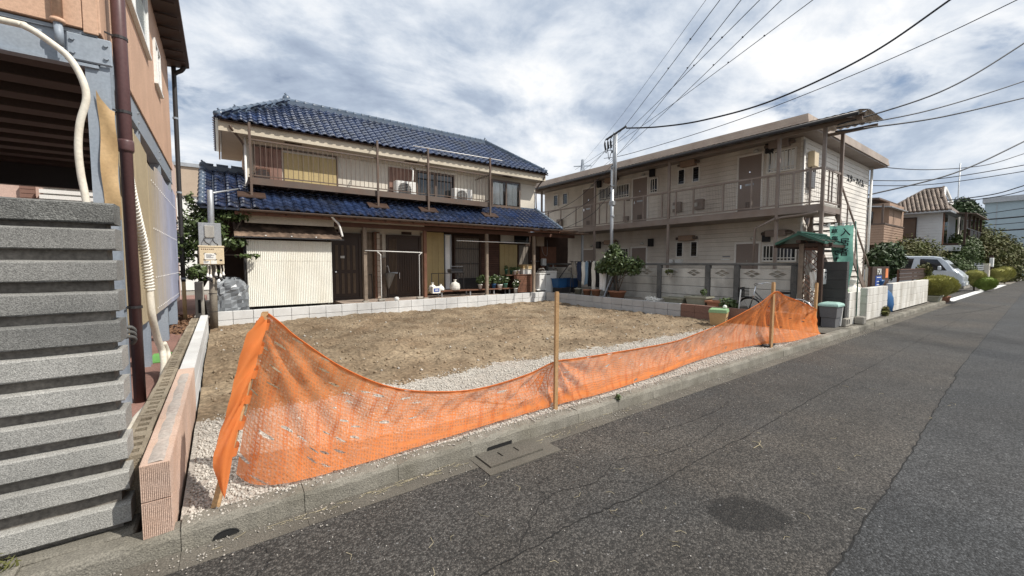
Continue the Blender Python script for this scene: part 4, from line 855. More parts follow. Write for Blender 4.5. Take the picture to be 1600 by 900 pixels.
# --- white fluted storage lean-to in front of the house
sh = thing('storage_shed', 'white fluted shed with a rusty brown roof, left of the house doors', 'shed', (1.46, 12.2, .45))
prof = []; x = .50
while x < 2.40: prof += [(x, 11.655), (x + .018, 11.640), (x + .027, 11.640), (x + .040, 11.655)]; x += .04
m = MB(); m.prism(prof + [(2.42, 11.68), (.50, 11.68)], 'z', .50, 2.10); m.build('front_sheet', 'fluted', sh)
m = MB(); m.prism([(a, b - .004) for a, b in prof] + [(2.42, 11.672), (.50, 11.672)], 'z', 1.62, 2.13); m.build('upper_sheet', 'fluted', sh)
MB().box(.49, 11.69, .47, .52, 13.1, 2.2).build('side_wall', 'wood_dark', sh); MB().box(2.40, 11.69, .47, 2.43, 13.1, 2.2).build('side_wall', 'wood_dark', sh)
rf = MB(); prof = []; x = .27
while x < 2.68: prof.append(x); x += .038
P = [[(a + .04 * (.0 if t else 0), 11.46 + .95 * t, 2.20 + .40 * t + .010 * math.sin(i * 1.57)) for i, a in enumerate(prof)] for t in (0, .33, .66, 1)]
rf.grid(P); rf.grid([[(q[0], q[1], q[2] - .012) for q in r_] for r_ in P]); rfo = rf.build('roof', 'rust_roof', sh, True)
MB().bar((.26, 11.45, 2.185), (2.70, 11.45, 2.185), .03).build('gutter', 'dark_metal', sh)
for x in (.9, 1.46, 2.02): MB().bbox(x - .018, 11.47, 2.22, x + .018, 11.50, 2.245, .004).build('clip', 'white_plastic', sh)
MB().tube([(.47, 11.7, 2.18), (.46, 11.7, .5)], .028, 8).build('downpipe', 'dark_metal', sh, True)
m = MB(); m.tube(spline([(2.42, 11.52, 2.80), (2.5, 11.6, 2.72), (2.62, 11.64, 2.6), (2.70, 11.62, 2.28)], 6), .03, 8); m.build('downpipe', 'white_plastic', hs, True)
# ================================================================ two storey apartment block (right)
ap = thing('apartment_block', 'two storey beige sided apartment block with an open brown upper walkway', 'apartment block', (17, 10, .15))
AX, AY, AX2, AY2 = 14.5, 4.93, 21.3, 17.0
MB().box(AX + .02, AY + .02, .1, AX2 - .02, AY2 - .02, 5.5).build('core', 'apt_siding', ap)
def siding(axis, fixed, a, b, z0, z1, pitch, mt, out):          # lapped boards as one skin with real laps
    P = []; z = z0
    while z < z1 - .01:
        zt = min(z + pitch, z1)
        for zz, o in ((z, .024), (zt - .010, .013), (zt, .0)):
            q = fixed + out * o; P.append([(q, a, zz), (q, b, zz)] if axis == 'x' else [(a, q, zz), (b, q, zz)])
        z = zt
    return MB().grid(P).build('siding', mt, ap)
siding('x', AX, AY, AY2, .15, 5.5, .155, 'apt_siding', -1); siding('y', AY, AX, AX2, .15, 5.5, .155, 'apt_end', -1)
MB().box(AX - .022, AY - .022, .15, AX + .05, AY + .05, 5.48).build('corner_trim', 'apt_end', ap); MB().box(AX2 - .05, AY - .022, .15, AX2 + .02, AY + .05, 5.48).build('corner_trim', 'apt_end', ap)
# roof with a ribbed metal fascia
RX, RYa, RX2, RYb = 13.32, 4.42, 21.85, 17.4
rf = MB().box(RX + .03, RYa + .03, 5.46, RX2 - .03, RYb, 5.70).build('roof', 'apt_roof', ap)
for k in range(3):
    z = 5.452 + .092 * k; o = .018 * k
    MB().prism([(RX + o, z), (RX + o - .012, z + .02), (RX + o, z + .086), (RX + o + .03, z + .089), (RX + o + .03, z)], 'y', RYa + o, RYb).build('fascia_strip', 'apt_roof', rf) if False else None
    m = MB(); m.box(RX + o, RYa + o, z, RX + .028, RYb, z + .084); m.build('fascia_strip', 'apt_roof', rf)
    m = MB(); m.box(RX + .0285, RYa + o, z, RX2 - o, RYa + .028, z + .084); m.build('fascia_strip', 'apt_roof', rf)
MB().box(RX + .04, RYa + .04, 5.40, RX2 - .04, RYb, 5.45).build('soffit', 'apt_brown', ap)
MB().tube([(AX2 + .02, AY - .1, 5.4), (AX2 + .02, AY - .1, .15)], .045, 10).build('downpipe', 'white_plastic', ap, True); MB().tube([(AX - .06, AY - .06, 5.3), (AX - .06, AY - .06, .15)], .035, 10).build('downpipe', 'white_plastic', ap, True)
# walkway canopy of corrugated sheet, running out past the end of the block
m = MB(); yy = np.arange(3.1, 16.4, .04)
P = [[(13.30 - .75 * t, y, 5.42 - .17 * t + .006 * math.sin(i * 1.57)) for i, y in enumerate(yy)] for t in (0, .5, 1)]
m.grid(P); m.grid([[(a, b, c - .014) for a, b, c in r_] for r_ in P]); cn = m.build('canopy', 'apt_roof', ap, True)
P = [[(14.5 - 1.2 * t, y, 5.40 + .02 * math.sin(i * 1.57)) for i, y in enumerate(yy) if y < 4.4] for t in (0, .5, 1)]
m = MB(); m.grid(P); m.grid([[(a, b, c - .014) for a, b, c in r_] for r_ in P]); m.build('canopy_end', 'apt_roof', cn, True)
MB().tube([(12.56, 3.15, 5.18), (12.56, 16.4, 5.18)], .05, 10).build('gutter', 'dark_metal', ap, True)
for x, z in ((13.1, 5.19), (13.28, 5.30), (14.45, 5.28)): MB().bbox(x - .03, 3.2, z - .05, x + .03, 16.3 if x < 14 else 4.4, z + .04, .005).build('canopy_beam', 'apt_brown', cn)
for k in range(14): MB().bar((12.6, 3.4 + .98 * k, 5.17), (13.3, 3.4 + .98 * k, 5.30), .035, .05).build('canopy_rafter', 'apt_brown', cn)
# walkway
WX = 13.1
sl_ = MB().box(WX - .03, 3.93, 2.96, AX - .001, 16.2, 3.10).build('walkway', 'apt_brown', ap); MB().box(WX - .04, 3.92, 2.955, WX - .031, 16.2, 3.16).build('edge_beam', 'apt_brown', sl_); MB().box(WX - .028, 3.94, 3.101, AX - .018, 16.1, 3.14).build('deck', 'concrete', sl_)
for y in (3.96, 5.04, 8.53, 12.06, 15.6): MB().bbox(WX - .04, y - .04, .15, WX + .04, y + .04, 5.17, .006).build('walkway_post', 'apt_brown', ap)
MB().bbox(AX - .05, 3.92, .15, AX + .04, 4.0, 5.25, .006).build('walkway_post', 'apt_brown', ap)
MB().bbox(AX - .06, AY - .35, .15, AX + .02, AY - .27, 2.95, .006).build('walkway_post', 'apt_brown', ap)
for z, h in ((4.08, .055), (3.21, .035)): MB().box(WX - .022, 3.98, z, WX + .022, 15.9, z + h).build('rail', 'apt_brown', sl_)
for z, h in ((4.08, .055), (3.21, .035)): MB().box(WX + .03, 3.94, z, AX - .06, 3.98, z + h).build('rail', 'apt_brown', sl_)
ry = [4.25, 4.65, 5.3, 5.75, 6.6, 7.6, 8.25, 8.8, 9.6, 10.5, 11.4, 11.8, 12.3, 13.2, 14.2, 15.1]
for y in ry: MB().box(WX - .02, y - .022, 3.246, WX + .02, y + .022, 4.078).build('rail_post', 'apt_brown', sl_)
for x in (13.55, 13.8, 14.3): MB().box(x - .02, 3.945, 3.246, x + .02, 3.975, 4.078).build('rail_post', 'apt_brown', sl_)
# welded wire infill: one part
m = MB()
for y in np.arange(4.05, 9.0, .05): m.box(WX - .002, y - .002, 3.246, WX + .002, y + .002, 4.08)
for z in np.arange(3.28, 4.07, .05): m.box(WX - .0045, 4.0, z - .002, WX - .0025, 9.0, z + .002)
kind(m.build('wire_mesh', 'apt_brown', sl_), 'stuff')
# doors, windows, boxes on the facade (faces -X)
FX = AX - .018
def fbox(name, y0, y1, z0, z1, d, mt, par=ap, b=.006): return MB().bbox(FX - d, y0, z0, FX, y1, z1, b).build(name, mt, par)
def apdoor(y0, y1, z0, z1):
    m = MB(); m.box(FX - .03, y0 - .06, z0, FX, y0, z1 + .06); m.box(FX - .03, y1, z0, FX, y1 + .06, z1 + .06); m.box(FX - .03, y0, z1, FX, y1, z1 + .06)
    d = m.build('door', 'apt_end', ap); MB().box(FX - .016, y0, z0, FX - .001, y1, z1).build('leaf', 'apt_door', d)
    MB().bbox(FX - .026, y0 + .22, z0 + 1.02, FX - .017, y1 - .22, z0 + 1.09, .002).build('letter_slot', 'galv', d); MB().bbox(FX - .05, y1 - .12, z0 + .95, FX - .017, y1 - .07, z0 + 1.08, .004).build('handle', 'chrome', d)
    MB().box(FX - .022, y0 + .25, z0 + .28, FX - .017, y1 - .25, z0 + .48).build('vent', 'brown_metal', d); MB().box(FX - .024, (y0 + y1) / 2 - .02, z0 + 1.45, FX - .017, (y0 + y1) / 2 + .02, z0 + 1.49).build('peephole', 'chrome', d)
for y0, y1 in ((6.06, 6.78), (10.43, 11.15), (13.35, 14.1)): apdoor(y0, y1, 3.14, 5.15); apdoor(y0, y1, .17, 2.22)
def slot(y0, y1, z0, z1):
    m = MB(); m.box(FX - .035, y0 - .04, z0 - .04, FX, y0, z1 + .04); m.box(FX - .035, y1, z0 - .04, FX, y1 + .04, z1 + .04); m.box(FX - .035, y0, z1, FX, y1, z1 + .04); m.box(FX - .035, y0, z0 - .04, FX, y1, z0)
    w = m.build('window', 'apt_end', ap); MB().box(FX - .012, y0, z0, FX - .002, y1, z1).build('pane', 'glass_dark', w)
    for k in range(5): z = z0 + (z1 - z0) * (k + .5) / 5; MB().bar((FX - .015, y0, z), (FX - .015, y1, z), .012, .02).build('louvre', 'dark_metal', w)
for y0, y1 in ((8.79, 9.02), (8.21, 8.43), (15.93, 16.22), (15.2, 15.5)): slot(y0, y1, 4.62, 5.14); slot(y0, y1, 1.84, 2.36)
def grille(y0, y1, z0, z1, cloth):
    m = MB(); m.box(FX - .06, y0 - .04, z0 - .05, FX, y0, z1 + .04); m.box(FX - .06, y1, z0 - .05, FX, y1 + .04, z1 + .04); m.box(FX - .06, y0, z1, FX, y1, z1 + .04); m.box(FX - .06, y0, z0 - .05, FX, y1, z0)
    w = m.build('window', 'apt_end', ap); MB().box(FX - .010, y0, z0, FX - .002, y1, z1).build('pane', 'glass_dark', w)
    if cloth:
        P = [[(FX - .016 - .008 * math.sin(k * 1.3), y0 + (y1 - y0) * k / 14, z) for k in range(15)] for z in (z0 + .02, z1 - .02)]
        MB().grid(P).build('curtain', 'curtain' if cloth == 1 else 'cloth_navy', w, True)
    n = int((y1 - y0) / .085)
    for k in range(1, n): y = y0 + (y1 - y0) * k / n; MB().box(FX - .075, y - .011, z0, FX - .061, y + .011, z1).build('bar', 'apt_end', w)
    m = MB(); m.box(FX - .09, y0 - .03, z0 + .06, FX - .076, y1 + .03, z0 + .085); m.build('bar', 'apt_end', w)
grille(5.12, 5.86, 4.50, 5.1, 1); grille(9.95, 10.25 - .0, 4.48, 5.0, 0); grille(9.25 + .75, 10.0 + 1.0, 1.7, 2.25, 0) if False else None
grille(12.2, 13.05, 4.48, 5.0, 2); grille(11.35, 12.15, 4.48, 5.0, 0); grille(5.0, 5.5, 1.66, 2.15, 0); grille(5.62, 5.9, 1.66, 2.12, 0); grille(11.35, 12.6, 1.7, 2.2, 0)
for y, z in ((9.0, 3.56), (8.12, 3.56), (15.7, 3.5)):
    b_ = fbox('heater_vent', y - .16, y + .16, z, z + .36, .16, 'apt_brown'); MB().bbox(FX - .20, y + .02, z + .1, FX - .161, y + .17, z + .24, .008).build('hood', 'plank_wall', b_)
fbox('meter_box', 11.35, 11.6, 3.38, 3.62, .1, 'apt_brown'); fbox('name_plate', 6.95, 7.2, 4.28, 4.33, .015, 'apt_end'); fbox('name_plate', 11.3, 11.5, 4.28, 4.33, .015, 'brown_metal')
fbox('name_plate', 6.98, 7.25, 1.78, 1.82, .015, 'ink_grey'); fbox('name_plate', 7.0, 7.3, 1.68, 1.72, .012, 'paper')
for y in (6.0, 10.35, 13.2):
    for z in (4.92, 2.08):
        l_ = fbox('meter', y - .28, y - .06, z + .18, z + .50, .12, 'black'); MB().lathe([(.07, 0), (.09, .04), (.05, .08)], (FX - .14, y + .02 + .18, z + .28), 10).build('wall_lamp', 'plank_wall', ap, True)
for y0 in (5.25, 8.3, 12.0):
    for z in (5.2, 2.42):
        h = fbox('air_duct', y0, y0 + .55, z, z + .20, .24, 'brown_siding' if y0 > 8 else 'apt_door'); MB().tube([(FX - .12, y0 - .15, z + .1), (FX - .12, y0 + .7, z + .1)], .05, 8).build('duct_pipe', 'brown_metal', h, True)
fbox('gas_meter', 9.1, 9.32, 1.58, 1.72, .18, 'white_plastic'); fbox('gas_meter', 8.75, 9.0, 1.58, 1.72, .18, 'white_plastic')
MB().tube(spline([(FX - .03, 5.9, 2.6), (FX - .03, 5.5, 2.6), (FX - .03, 5.1, 2.55), (FX - .03, 4.97, 2.2), (FX - .03, 4.96, 1.4)], 6), .025, 8).build('pipe', 'apt_brown', ap, True)
# end wall: meters, name in raised letters, stairs
EYv = AY - .018
MB().bbox(14.86, EYv - .18, 4.55, 15.22, EYv, 5.02, .015).build('junction_box', 'cream_box', ap); MB().bbox(14.82, EYv - .12, 3.9, 15.2, EYv, 4.4, .012).build('meter_box', 'grey_plastic', ap)
for x in (15.35, 15.48): MB().bbox(x - .02, EYv - .03, 4.35, x + .02, EYv, 4.75, .006).build('bracket', 'dark_metal', ap)
MB().tube(spline([(15.0, EYv - .05, 4.55), (15.0, EYv - .06, 4.0), (14.98, EYv - .05, 3.2), (14.98, EYv - .05, .3)], 4), .03, 8).build('cable_pipe', 'apt_brown', ap, True)
MB().box(17.55, EYv - .01, .2, 17.57, EYv, 5.3).build('joint_strip', 'apt_siding', ap)
text('lettering', 'スター ハイム', .33, face_mtx((19.6, EYv - .012, 4.66), (1, 0, 0), (0, 0, 1)), 'ink', ap, .01)
# outside stair going down from the landing along the end wall
st_ = MB(); a = Vector((14.55, 4.05, 3.08)); b = Vector((18.3, 4.05, .18))
for y in (4.03, 4.80): MB().bar((14.5, y, 3.02), (18.4, y, .15), .03, .24).build('stair_stringer', 'apt_brown', ap)
for k in range(14): t = (k + .5) / 14; p = a.lerp(b, t); MB().box(p.x - .13, 4.046, p.z - .02, p.x + .13, 4.784, p.z + .02).build('stair_tread', 'apt_brown', ap)
MB().bar((14.5, 4.03, 4.1), (18.4, 4.03, 1.15), .04, .05).build('handrail', 'apt_brown', ap)
for t in (.25, .5, .75, 1): p = a.lerp(b, t); MB().box(p.x - .02, 4.015, p.z, p.x + .02, 4.045, p.z + 1.0).build('handrail_post', 'apt_brown', ap)
for k, z in enumerate((1.35, 1.95, 2.35, 2.72)): MB().box(14.6, 4.55, z, 17.4 - .5 * k, 4.60, z + .045).build('guard_bar', 'dark_metal', ap)
m = MB(); m.bar((14.1, 3.96, 2.95), (13.1, 3.96, 2.95), .05); m.build('tie_bar', 'apt_brown', ap)
MB().tube(spline([(13.05, 5.0, 2.80), (13.0, 4.9, 2.86), (12.95, 4.4, 2.88), (12.95, 4.0, 2.93)], 5), .035, 8).build('drain_pipe', 'apt_brown', ap, True)
MB().tube([(13.0, 5.05, 2.85), (12.96, 5.55, 2.60), (12.96, 5.6, .4)], .035, 8).build('drain_pipe', 'apt_brown', ap, True)
# ================================================================ roofed gate with green metal roof
gt_ = thing('roofed_gate', 'small wooden gate with a green metal roof and lattice side, right of the plank wall', 'gate', (11.7, 3.6, .12))
for x in (11.2, 12.4):
    for y in (3.36, 3.74): MB().bbox(x - .05, y - .05, .1, x + .05, y + .05, 2.02, .006).build('post', 'wood_grey' if (x < 12 and y > 3.5) else 'wood_dark', gt_)
la = []
m0 = MB().box(11.18, 3.41, 1.86, 11.22, 3.69, 1.92).build('lattice', 'wood_lintel', gt_)
def clip_bar(c, sgn):
    pts = []
    y0, y1, z0, z1 = 3.41, 3.69, .25, 1.86
    za, zb = c, c + sgn * (y1 - y0) * 1.0
    lo, hi = min(za, zb), max(za, zb)
    if hi < z0 or lo > z1: return
    MB().bar((11.20 + .006 * sgn, y0, za), (11.20 + .006 * sgn, y1, zb), .010, .024, up=(1, 0, 0)).build('lath', 'wood_brown', m0)
for k in range(14): clip_bar(.32 + .125 * k, 1); clip_bar(.5 + .125 * k, -1) if .5 + .125 * k < 1.87 else None
for x in (11.2, 12.4): MB().bbox(x - .04, 3.15, 1.94, x + .04, 4.25, 2.03, .006).build('crossbeam', 'wood_dark', gt_)
for y in (3.36, 3.74): MB().bbox(10.95, y - .045, 2.032, 12.55, y + .045, 2.10, .006).build('purlin', 'wood_dark', gt_)
rz, ez = 2.27, 2.03
for s in (-1, 1):
    ye = 3.72 + s * .50; P = []
    p = MB().prism([(3.72, rz), (ye, ez), (ye, ez - .035), (3.72, rz - .05)] if s > 0 else [(3.72, rz), (3.72, rz - .05), (ye, ez - .035), (ye, ez)], 'x', 10.93, 12.62).build('roof_panel', 'green_roof', gt_)
    for k in range(6): x = 10.945 + .331 * k; MB().bar((x, 3.72, rz + .012), (x, ye, ez + .012), .018, .024, up=(1, 0, 0)).build('batten', 'green_roof', p)
    MB().box(10.93, ye - .02, ez - .10, 12.62, ye + .02, ez - .037).build('eave_board', 'wood_dark', p)
MB().bar((10.92, 3.72, rz + .015), (12.63, 3.72, rz + .015), .09, .03).build('ridge_cap', 'green_roof', gt_)
# ================================================================ walls, signs and plants along the road to the right
def block_wall(name, label, x0, x1, y0, y1, z0, z1, mt, n, m_):
    w = thing(name, label, 'wall', (x0, y0, z0), 'block walls along the road'); dz = (z1 - z0) / n; dx = (x1 - x0) / max(1, m_)
    for r_ in range(n):
        off = 0; xs = [x0 + dx * k for k in range(m_ + 1)]
        for a, b in zip(xs, xs[1:]): MB().bbox(a + .003, y0, z0 + dz * r_ + .003, b - .003, y1, z0 + dz * (r_ + 1) - .003, .006).build('block', mt, w)
    MB().box(x0 + .012, y0 + .012, z0, x1 - .012, y1 - .012, z1 - .012).build('mortar', 'mortar' if mt != 'dark_block' else 'dark_block', w); return w
block_wall('block_wall', 'tall nearly black block wall behind the grey trash bin', 11.62, 11.78, 2.98, 3.46, .1, 1.60, 'dark_block', 7, 1)
w_ = [o for o in bpy.data.objects if o.name == 'block_wall'][0]
block_wall('block_wall', 'short white painted block wall with a dark side next to the tall black wall', 11.80, 12.62, 2.95, 3.09, .1, .88, 'painted_block', 4, 2)
block_wall('block_wall', 'white painted block wall below the sign board, weeds at its foot', 13.3, 15.25, 2.97, 3.12, .1, .93, 'painted_block', 4, 4)
block_wall('block_wall', 'long white painted block wall ending at the large round kochia', 15.95, 21.0, 3.0, 3.15, .1, .97, 'painted_block', 4, 11)
def board_fence(name, label, x0, x1, y, z0, z1, n):
    f_ = thing(name, label, 'fence', (x0, y, z0))
    for k in range(n): a = z0 + (z1 - z0) * k / n; MB().bbox(x0, y - .012, a + .006, x1, y + .012, z0 + (z1 - z0) * (k + 1) / n - .006, .004).build('board', 'wood_dark', f_)
    for x in (x0 + .03, (x0 + x1) / 2, x1 - .03): MB().bbox(x - .03, y + .013, z0 - .3, x + .03, y + .06, z1, .004).build('post', 'wood_lintel', f_)
    MB().box(x0, y - .03, z1, x1, y + .05, z1 + .03).build('top_rail', 'wood_lintel', f_); return f_
board_fence('board_fence', 'low dark brown board fence above the white block wall by the leafy shrub', 18.0, 22.4, 3.25, .98, 1.34, 3)
sg = thing('notice_board', 'dark notice board with the word FOR above a blue panel', 'sign', (15.8, 3.25, .9))
MB().bbox(14.95, 3.26, .86, 16.75, 3.30, 1.46, .006).build('board', 'wood_dark', sg); MB().box(15.28, 3.252, .90, 15.92, 3.259, 1.10 + .0).build('blue_panel', 'sign_blue', sg); MB().box(15.28, 3.252, 1.105, 15.92, 3.259, 1.20).build('blue_panel', 'sign_blue', sg)
MB().box(16.32, 3.252, 1.12, 16.6, 3.259, 1.40).build('orange_panel', 'sign_orange', sg)
text('lettering', 'FOR', .24, face_mtx((15.62, 3.25, 1.31), (1, 0, 0), (0, 0, 1)), 'paper', sg, .003, True)
for z, w in ((1.15, .44), (1.03, .36), (.94, .40)): MB().box(15.6 - w / 2, 3.249, z - .012, 15.6 + w / 2, 3.2515, z + .012).build('print_line', 'paper', sg)
for x in (15.0, 16.7): MB().bbox(x - .03, 3.301, .1, x + .03, 3.36, 1.46, .004).build('post', 'wood_lintel', sg)
# banner on a pole
bn = thing('banner', 'tall green banner with dark vertical lettering on a thin pole', 'banner', (12.3, 3.0, .12))
P = []
for i in range(26):
    z = 2.48 - 1.5 * i / 25; t = i / 25; w = .47 - .16 * t
    P.append([(12.27 + .05 * math.sin(sq * 5 + t * 4) * (.3 + t), 3.06 + w * sq + .03 * math.sin(t * 8) * t, z - .14 * sq * t + .015 * math.sin(sq * 9) * t) for sq in [k / 14 for k in range(15)]])
MB().grid(P).build('cloth', 'banner', bn, True)
def btxt(c, y, z, sz): text('lettering', c, sz, face_mtx((12.225, y, z), (0, -1, 0), (0, 0, 1)), 'ink', bn, .003, True)
for k, c in enumerate('入居者'): btxt(c, 3.20 + .01 * k, 2.30 - .24 * k, .20)
for k, c in enumerate('募集中です'): btxt(c, 3.42 - .015 * k, 2.32 - .17 * k, .145)
MB().tube([(12.27, 3.03, .1), (12.27, 2.93, .3), (12.27, 2.935, 1.2), (12.27, 3.03, 2.56)], .013, 8).build('pole', 'green_roof', bn, True); MB().tube([(12.27, 3.0, 2.52), (12.27, 3.62, 2.52)], .008, 6).build('crossbar', 'green_roof', bn, True)
for k in range(4): MB().box(12.255, 3.1 + .14 * k, 2.46, 12.285, 3.14 + .14 * k, 2.545).build('loop', 'paper', bn)
MB().bbox(12.16, 2.76, .118, 12.38, 2.94, .30, .02).build('base', 'concrete', bn) 
# lidded bins, sacks, letterbox
def bin_(loc, s, h, label, body, lid):
    t = thing('trash_bin', label, 'bin', loc); x, y, z = loc
    def ring(w, d, zz): return [(x - w, y - d, z + zz), (x + w, y - d, z + zz), (x + w, y + d, z + zz), (x - w, y + d, z + zz)]
    m = MB(); R_ = [ring(s * .36, s * .30, 0), ring(s * .36, s * .30, h * .38), ring(s * .40, s * .34, h * .39), ring(s * .46, s * .38, h * .86)]
    for a, b in zip(R_, R_[1:]):
        for k in range(4): m.quad(a[k], a[(k + 1) % 4], b[(k + 1) % 4], b[k])
    m.quad(*R_[0]); m.quad(*R_[-1]); m.build('body', body, t)
    m = MB(); R_ = [ring(s * .52, s * .43, h * .84), ring(s * .52, s * .43, h * .90), ring(s * .47, s * .39, h * .95), ring(s * .30, s * .25, h)]
    for a, b in zip(R_, R_[1:]):
        for k in range(4): m.quad(a[k], a[(k + 1) % 4], b[(k + 1) % 4], b[k])
    m.quad(*R_[0]); m.quad(*R_[-1]); m.build('lid', lid, t); MB().bar((x + s * .44, y - s * .35, z + h * .84), (x + s * .28, y - s * .33, z + .02), .03).build('handle', 'white_plastic', t); return t
bin_((11.22, 3.13, .12), .44, .56, 'grey trash bin with a pale green lid at the end of the orange net', 'grey_plastic', 'green_lid')
t = thing('concrete_block', 'loose concrete block on the ground beside the grey trash bin', 'block', (11.5, 2.97, .12)); MB().bbox(11.42, 2.90, .12, 11.72, 2.975, .30, .01).build('body', 'concrete', t)
for x in (11.5, 11.64): MB().box(x - .03, 2.896, .17, x + .03, 2.8995, .27).build('core_hole', 'tar', t)
t = thing('letterbox', 'white metal letterbox fixed to the gate beside the black wall', 'letterbox', (11.56, 3.40, 1.05)); MB().bbox(11.42, 3.36, 1.06, 11.66, 3.52, 1.42, .015).build('body', 'white_paint', t); MB().box(11.47, 3.352, 1.33, 11.61, 3.359, 1.36).build('slot', 'ink', t); MB().box(11.53, 3.352, 1.2, 11.55, 3.359, 1.26).build('lock', 'ink', t)
def sack(loc, r, h, label, mt, cat='sack', seed=0):
    g = random.Random(seed); m = MB(); n = 22; pr = [(.75, 0), (1.0, .06), (1.0, .25), (.94, .45), (.82, .60), (.55, .72), (.22, .80), (.16, .84), (.30, .93), (.34, 1.0), (.1, .97)]; rows = []
    for a, z in pr: rows.append([(loc[0] + r * a * math.cos(6.283 * k / n) * (1 + .10 * math.sin(k * 2.1 + z * 9 + seed) + g.uniform(-.07, .07)), loc[1] + r * a * math.sin(6.283 * k / n) * (1 + .10 * math.cos(k * 1.7 - z * 7) + g.uniform(-.07, .07)), loc[2] + h * z + g.uniform(-.02, .02) * h * (z > 0)) for k in range(n)])
    for q in rows: q.append(q[0])
    m.grid(rows); return tag(m.build('sack', mt, None, True), label, cat)
sack((14.0, 3.5, .15), .48, .98, 'creased off white sack standing behind the white block wall', 'cloth_white', seed=2)
sack((15.75, 3.25, .12), .30, .95, 'bright blue plastic sack in the gap between the white walls', 'blue_plastic', seed=5)
sack((12.95, 3.45, .15), .24, 1.1, 'crumpled green net sack beside the banner pole', 'green_tape', seed=8)
t = thing('drum', 'pale cylinder standing behind the black wall under the banner', 'drum', (12.35, 3.5, .15)); MB().lathe([(.2, 0), (.2, 1.2), (.17, 1.25), (.02, 1.26)], (12.35, 3.5, .15), 14).build('body', 'painted_block', t, True); MB().lathe([(.215, 1.0), (.215, 1.04)], (12.35, 3.5, .15), 14).build('band', 'galv', t, True)
# ---------------------------------------------------------------- plants
def bush(name, label, cat, blobs, n, size, mt, trunk=None, group=None, seed=1, shell=.55, crown='crown', aspect=.5):
    b = np.array(blobs); base = (float(b[:, 0].mean()), float(b[:, 1].mean()), 0.0) if not trunk else trunk[0]
    t = thing(name, label, cat, base, group); v, f = leaves(blobs, n, size, seed, shell=shell, aspect=aspect, off=wloc(t)); link(crown, np_mesh(crown, v, f, mt), t)
    if trunk:
        p0 = Vector(trunk[0]); g = random.Random(seed); top = Vector(b[0][:3]); mid = p0.lerp(top, .5) + Vector((g.uniform(-.05, .05), g.uniform(-.05, .05), 0)); r = trunk[1]
        MB().tube(spline([p0, mid, top], 5), [r * (1 - .06 * k) for k in range(11)], 7).build('trunk', 'bark', t, True)
        for q in blobs[1:8]:
            e = Vector(q[:3]); s = p0.lerp(top, g.uniform(.3, .8)); MB().tube([s, s.lerp(e, .5) + Vector((0, 0, .03)), e], [r * .5, r * .4, r * .15], 5).build('limb', 'bark', t, True)
    return t
def kochia(label, loc, r, h, mt, pot, n=5200, seed=1):
    t = thing('kochia', label, 'plant', loc, 'kochia along the road'); g = np.random.default_rng(seed); c = np.array(loc) + np.array([0, 0, pot + h * .5])
    d = g.normal(size=(n, 3)); d /= np.linalg.norm(d, axis=1)[:, None]; d[:, 2] *= 1; lump = 1 + .05 * np.sin(d[:, 0] * 7 + seed) * np.cos(d[:, 1] * 6)
    R_ = np.array([r, r, h * .5]); tip = c + d * R_ * lump[:, None] * (.82 + .2 * g.random((n, 1))); base = tip - (d * .6 + np.array([0, 0, .5])) * r * .32
    s = np.cross(d, g.normal(size=(n, 3))); s /= np.linalg.norm(s, axis=1)[:, None]; s *= r * .022
    v = np.stack([base - s, base + s, tip + s * .4, tip - s * .4], 1).reshape(-1, 3) - np.array(loc); link('foliage', np_mesh('foliage', v, np.arange(4 * n).reshape(-1, 4), mt), t)
    MB().lathe([(r * .1, pot * .5), (r * .62, pot + h * .12), (r * .8, pot + h * .5), (r * .55, pot + h * .85), (.02, pot + h * .9)], loc, 14).build('core', mt, t, True)
    MB().tube([Vector(loc) + Vector((0, 0, .02)), Vector(loc) + Vector((0, 0, pot + h * .3))], r * .08, 6).build('stem', 'bark', t); return t
def trough(loc, l, w, h, label, mt='pot_grey', grp=None):
    x, y, z = loc; t = thing('planter', label, 'planter', loc, grp); m = MB(); a = .82
    B = [(x - l / 2 * a, y - w / 2 * a, z), (x + l / 2 * a, y - w / 2 * a, z), (x + l / 2 * a, y + w / 2 * a, z), (x - l / 2 * a, y + w / 2 * a, z)]; T = [(x - l / 2, y - w / 2, z + h), (x + l / 2, y - w / 2, z + h), (x + l / 2, y + w / 2, z + h), (x - l / 2, y + w / 2, z + h)]
    for k in range(4): m.quad(B[k], B[(k + 1) % 4], T[(k + 1) % 4], T[k])
    m.quad(*B); m.build('trough', mt, t); m = MB(); e = .025
    m.box(x - l / 2 - e, y - w / 2 - e, z + h - .03, x + l / 2 + e, y - w / 2 + .012, z + h + .01); m.box(x - l / 2 - e, y + w / 2 - .012, z + h - .03, x + l / 2 + e, y + w / 2 + e, z + h + .01); m.box(x - l / 2 - e, y - w / 2 + .012, z + h - .03, x - l / 2 + .012, y + w / 2 - .012, z + h + .01); m.box(x + l / 2 - .012, y - w / 2 + .012, z + h - .03, x + l / 2 + e, y + w / 2 - .012, z + h + .01); m.build('rim', mt, t)
    MB().quad((x - l / 2 + .012, y - w / 2 + .012, z + h - .02), (x + l / 2 - .012, y - w / 2 + .012, z + h - .02), (x + l / 2 - .012, y + w / 2 - .012, z + h - .02), (x - l / 2 + .012, y + w / 2 - .012, z + h - .02)).build('soil', 'earth', t); return t
trough((21.95, 2.98, 0), .8, .4, .34, 'grey planter trough under the large round kochia')
kochia('largest yellow green kochia ball, in the grey trough ending the long wall', (21.95, 3.02, .30), .55, .80, 'kochia', 0, 9000, 1)
kochia('second large kochia ball, just behind the one in the grey trough', (23.2, 2.98, .0), .56, .84, 'kochia', .28, 8000, 2)
m_ = thing('planter', 'row of small brown pots at the foot of the second kochia ball', 'planter', (23.6, 3.0, 0)) if False else None
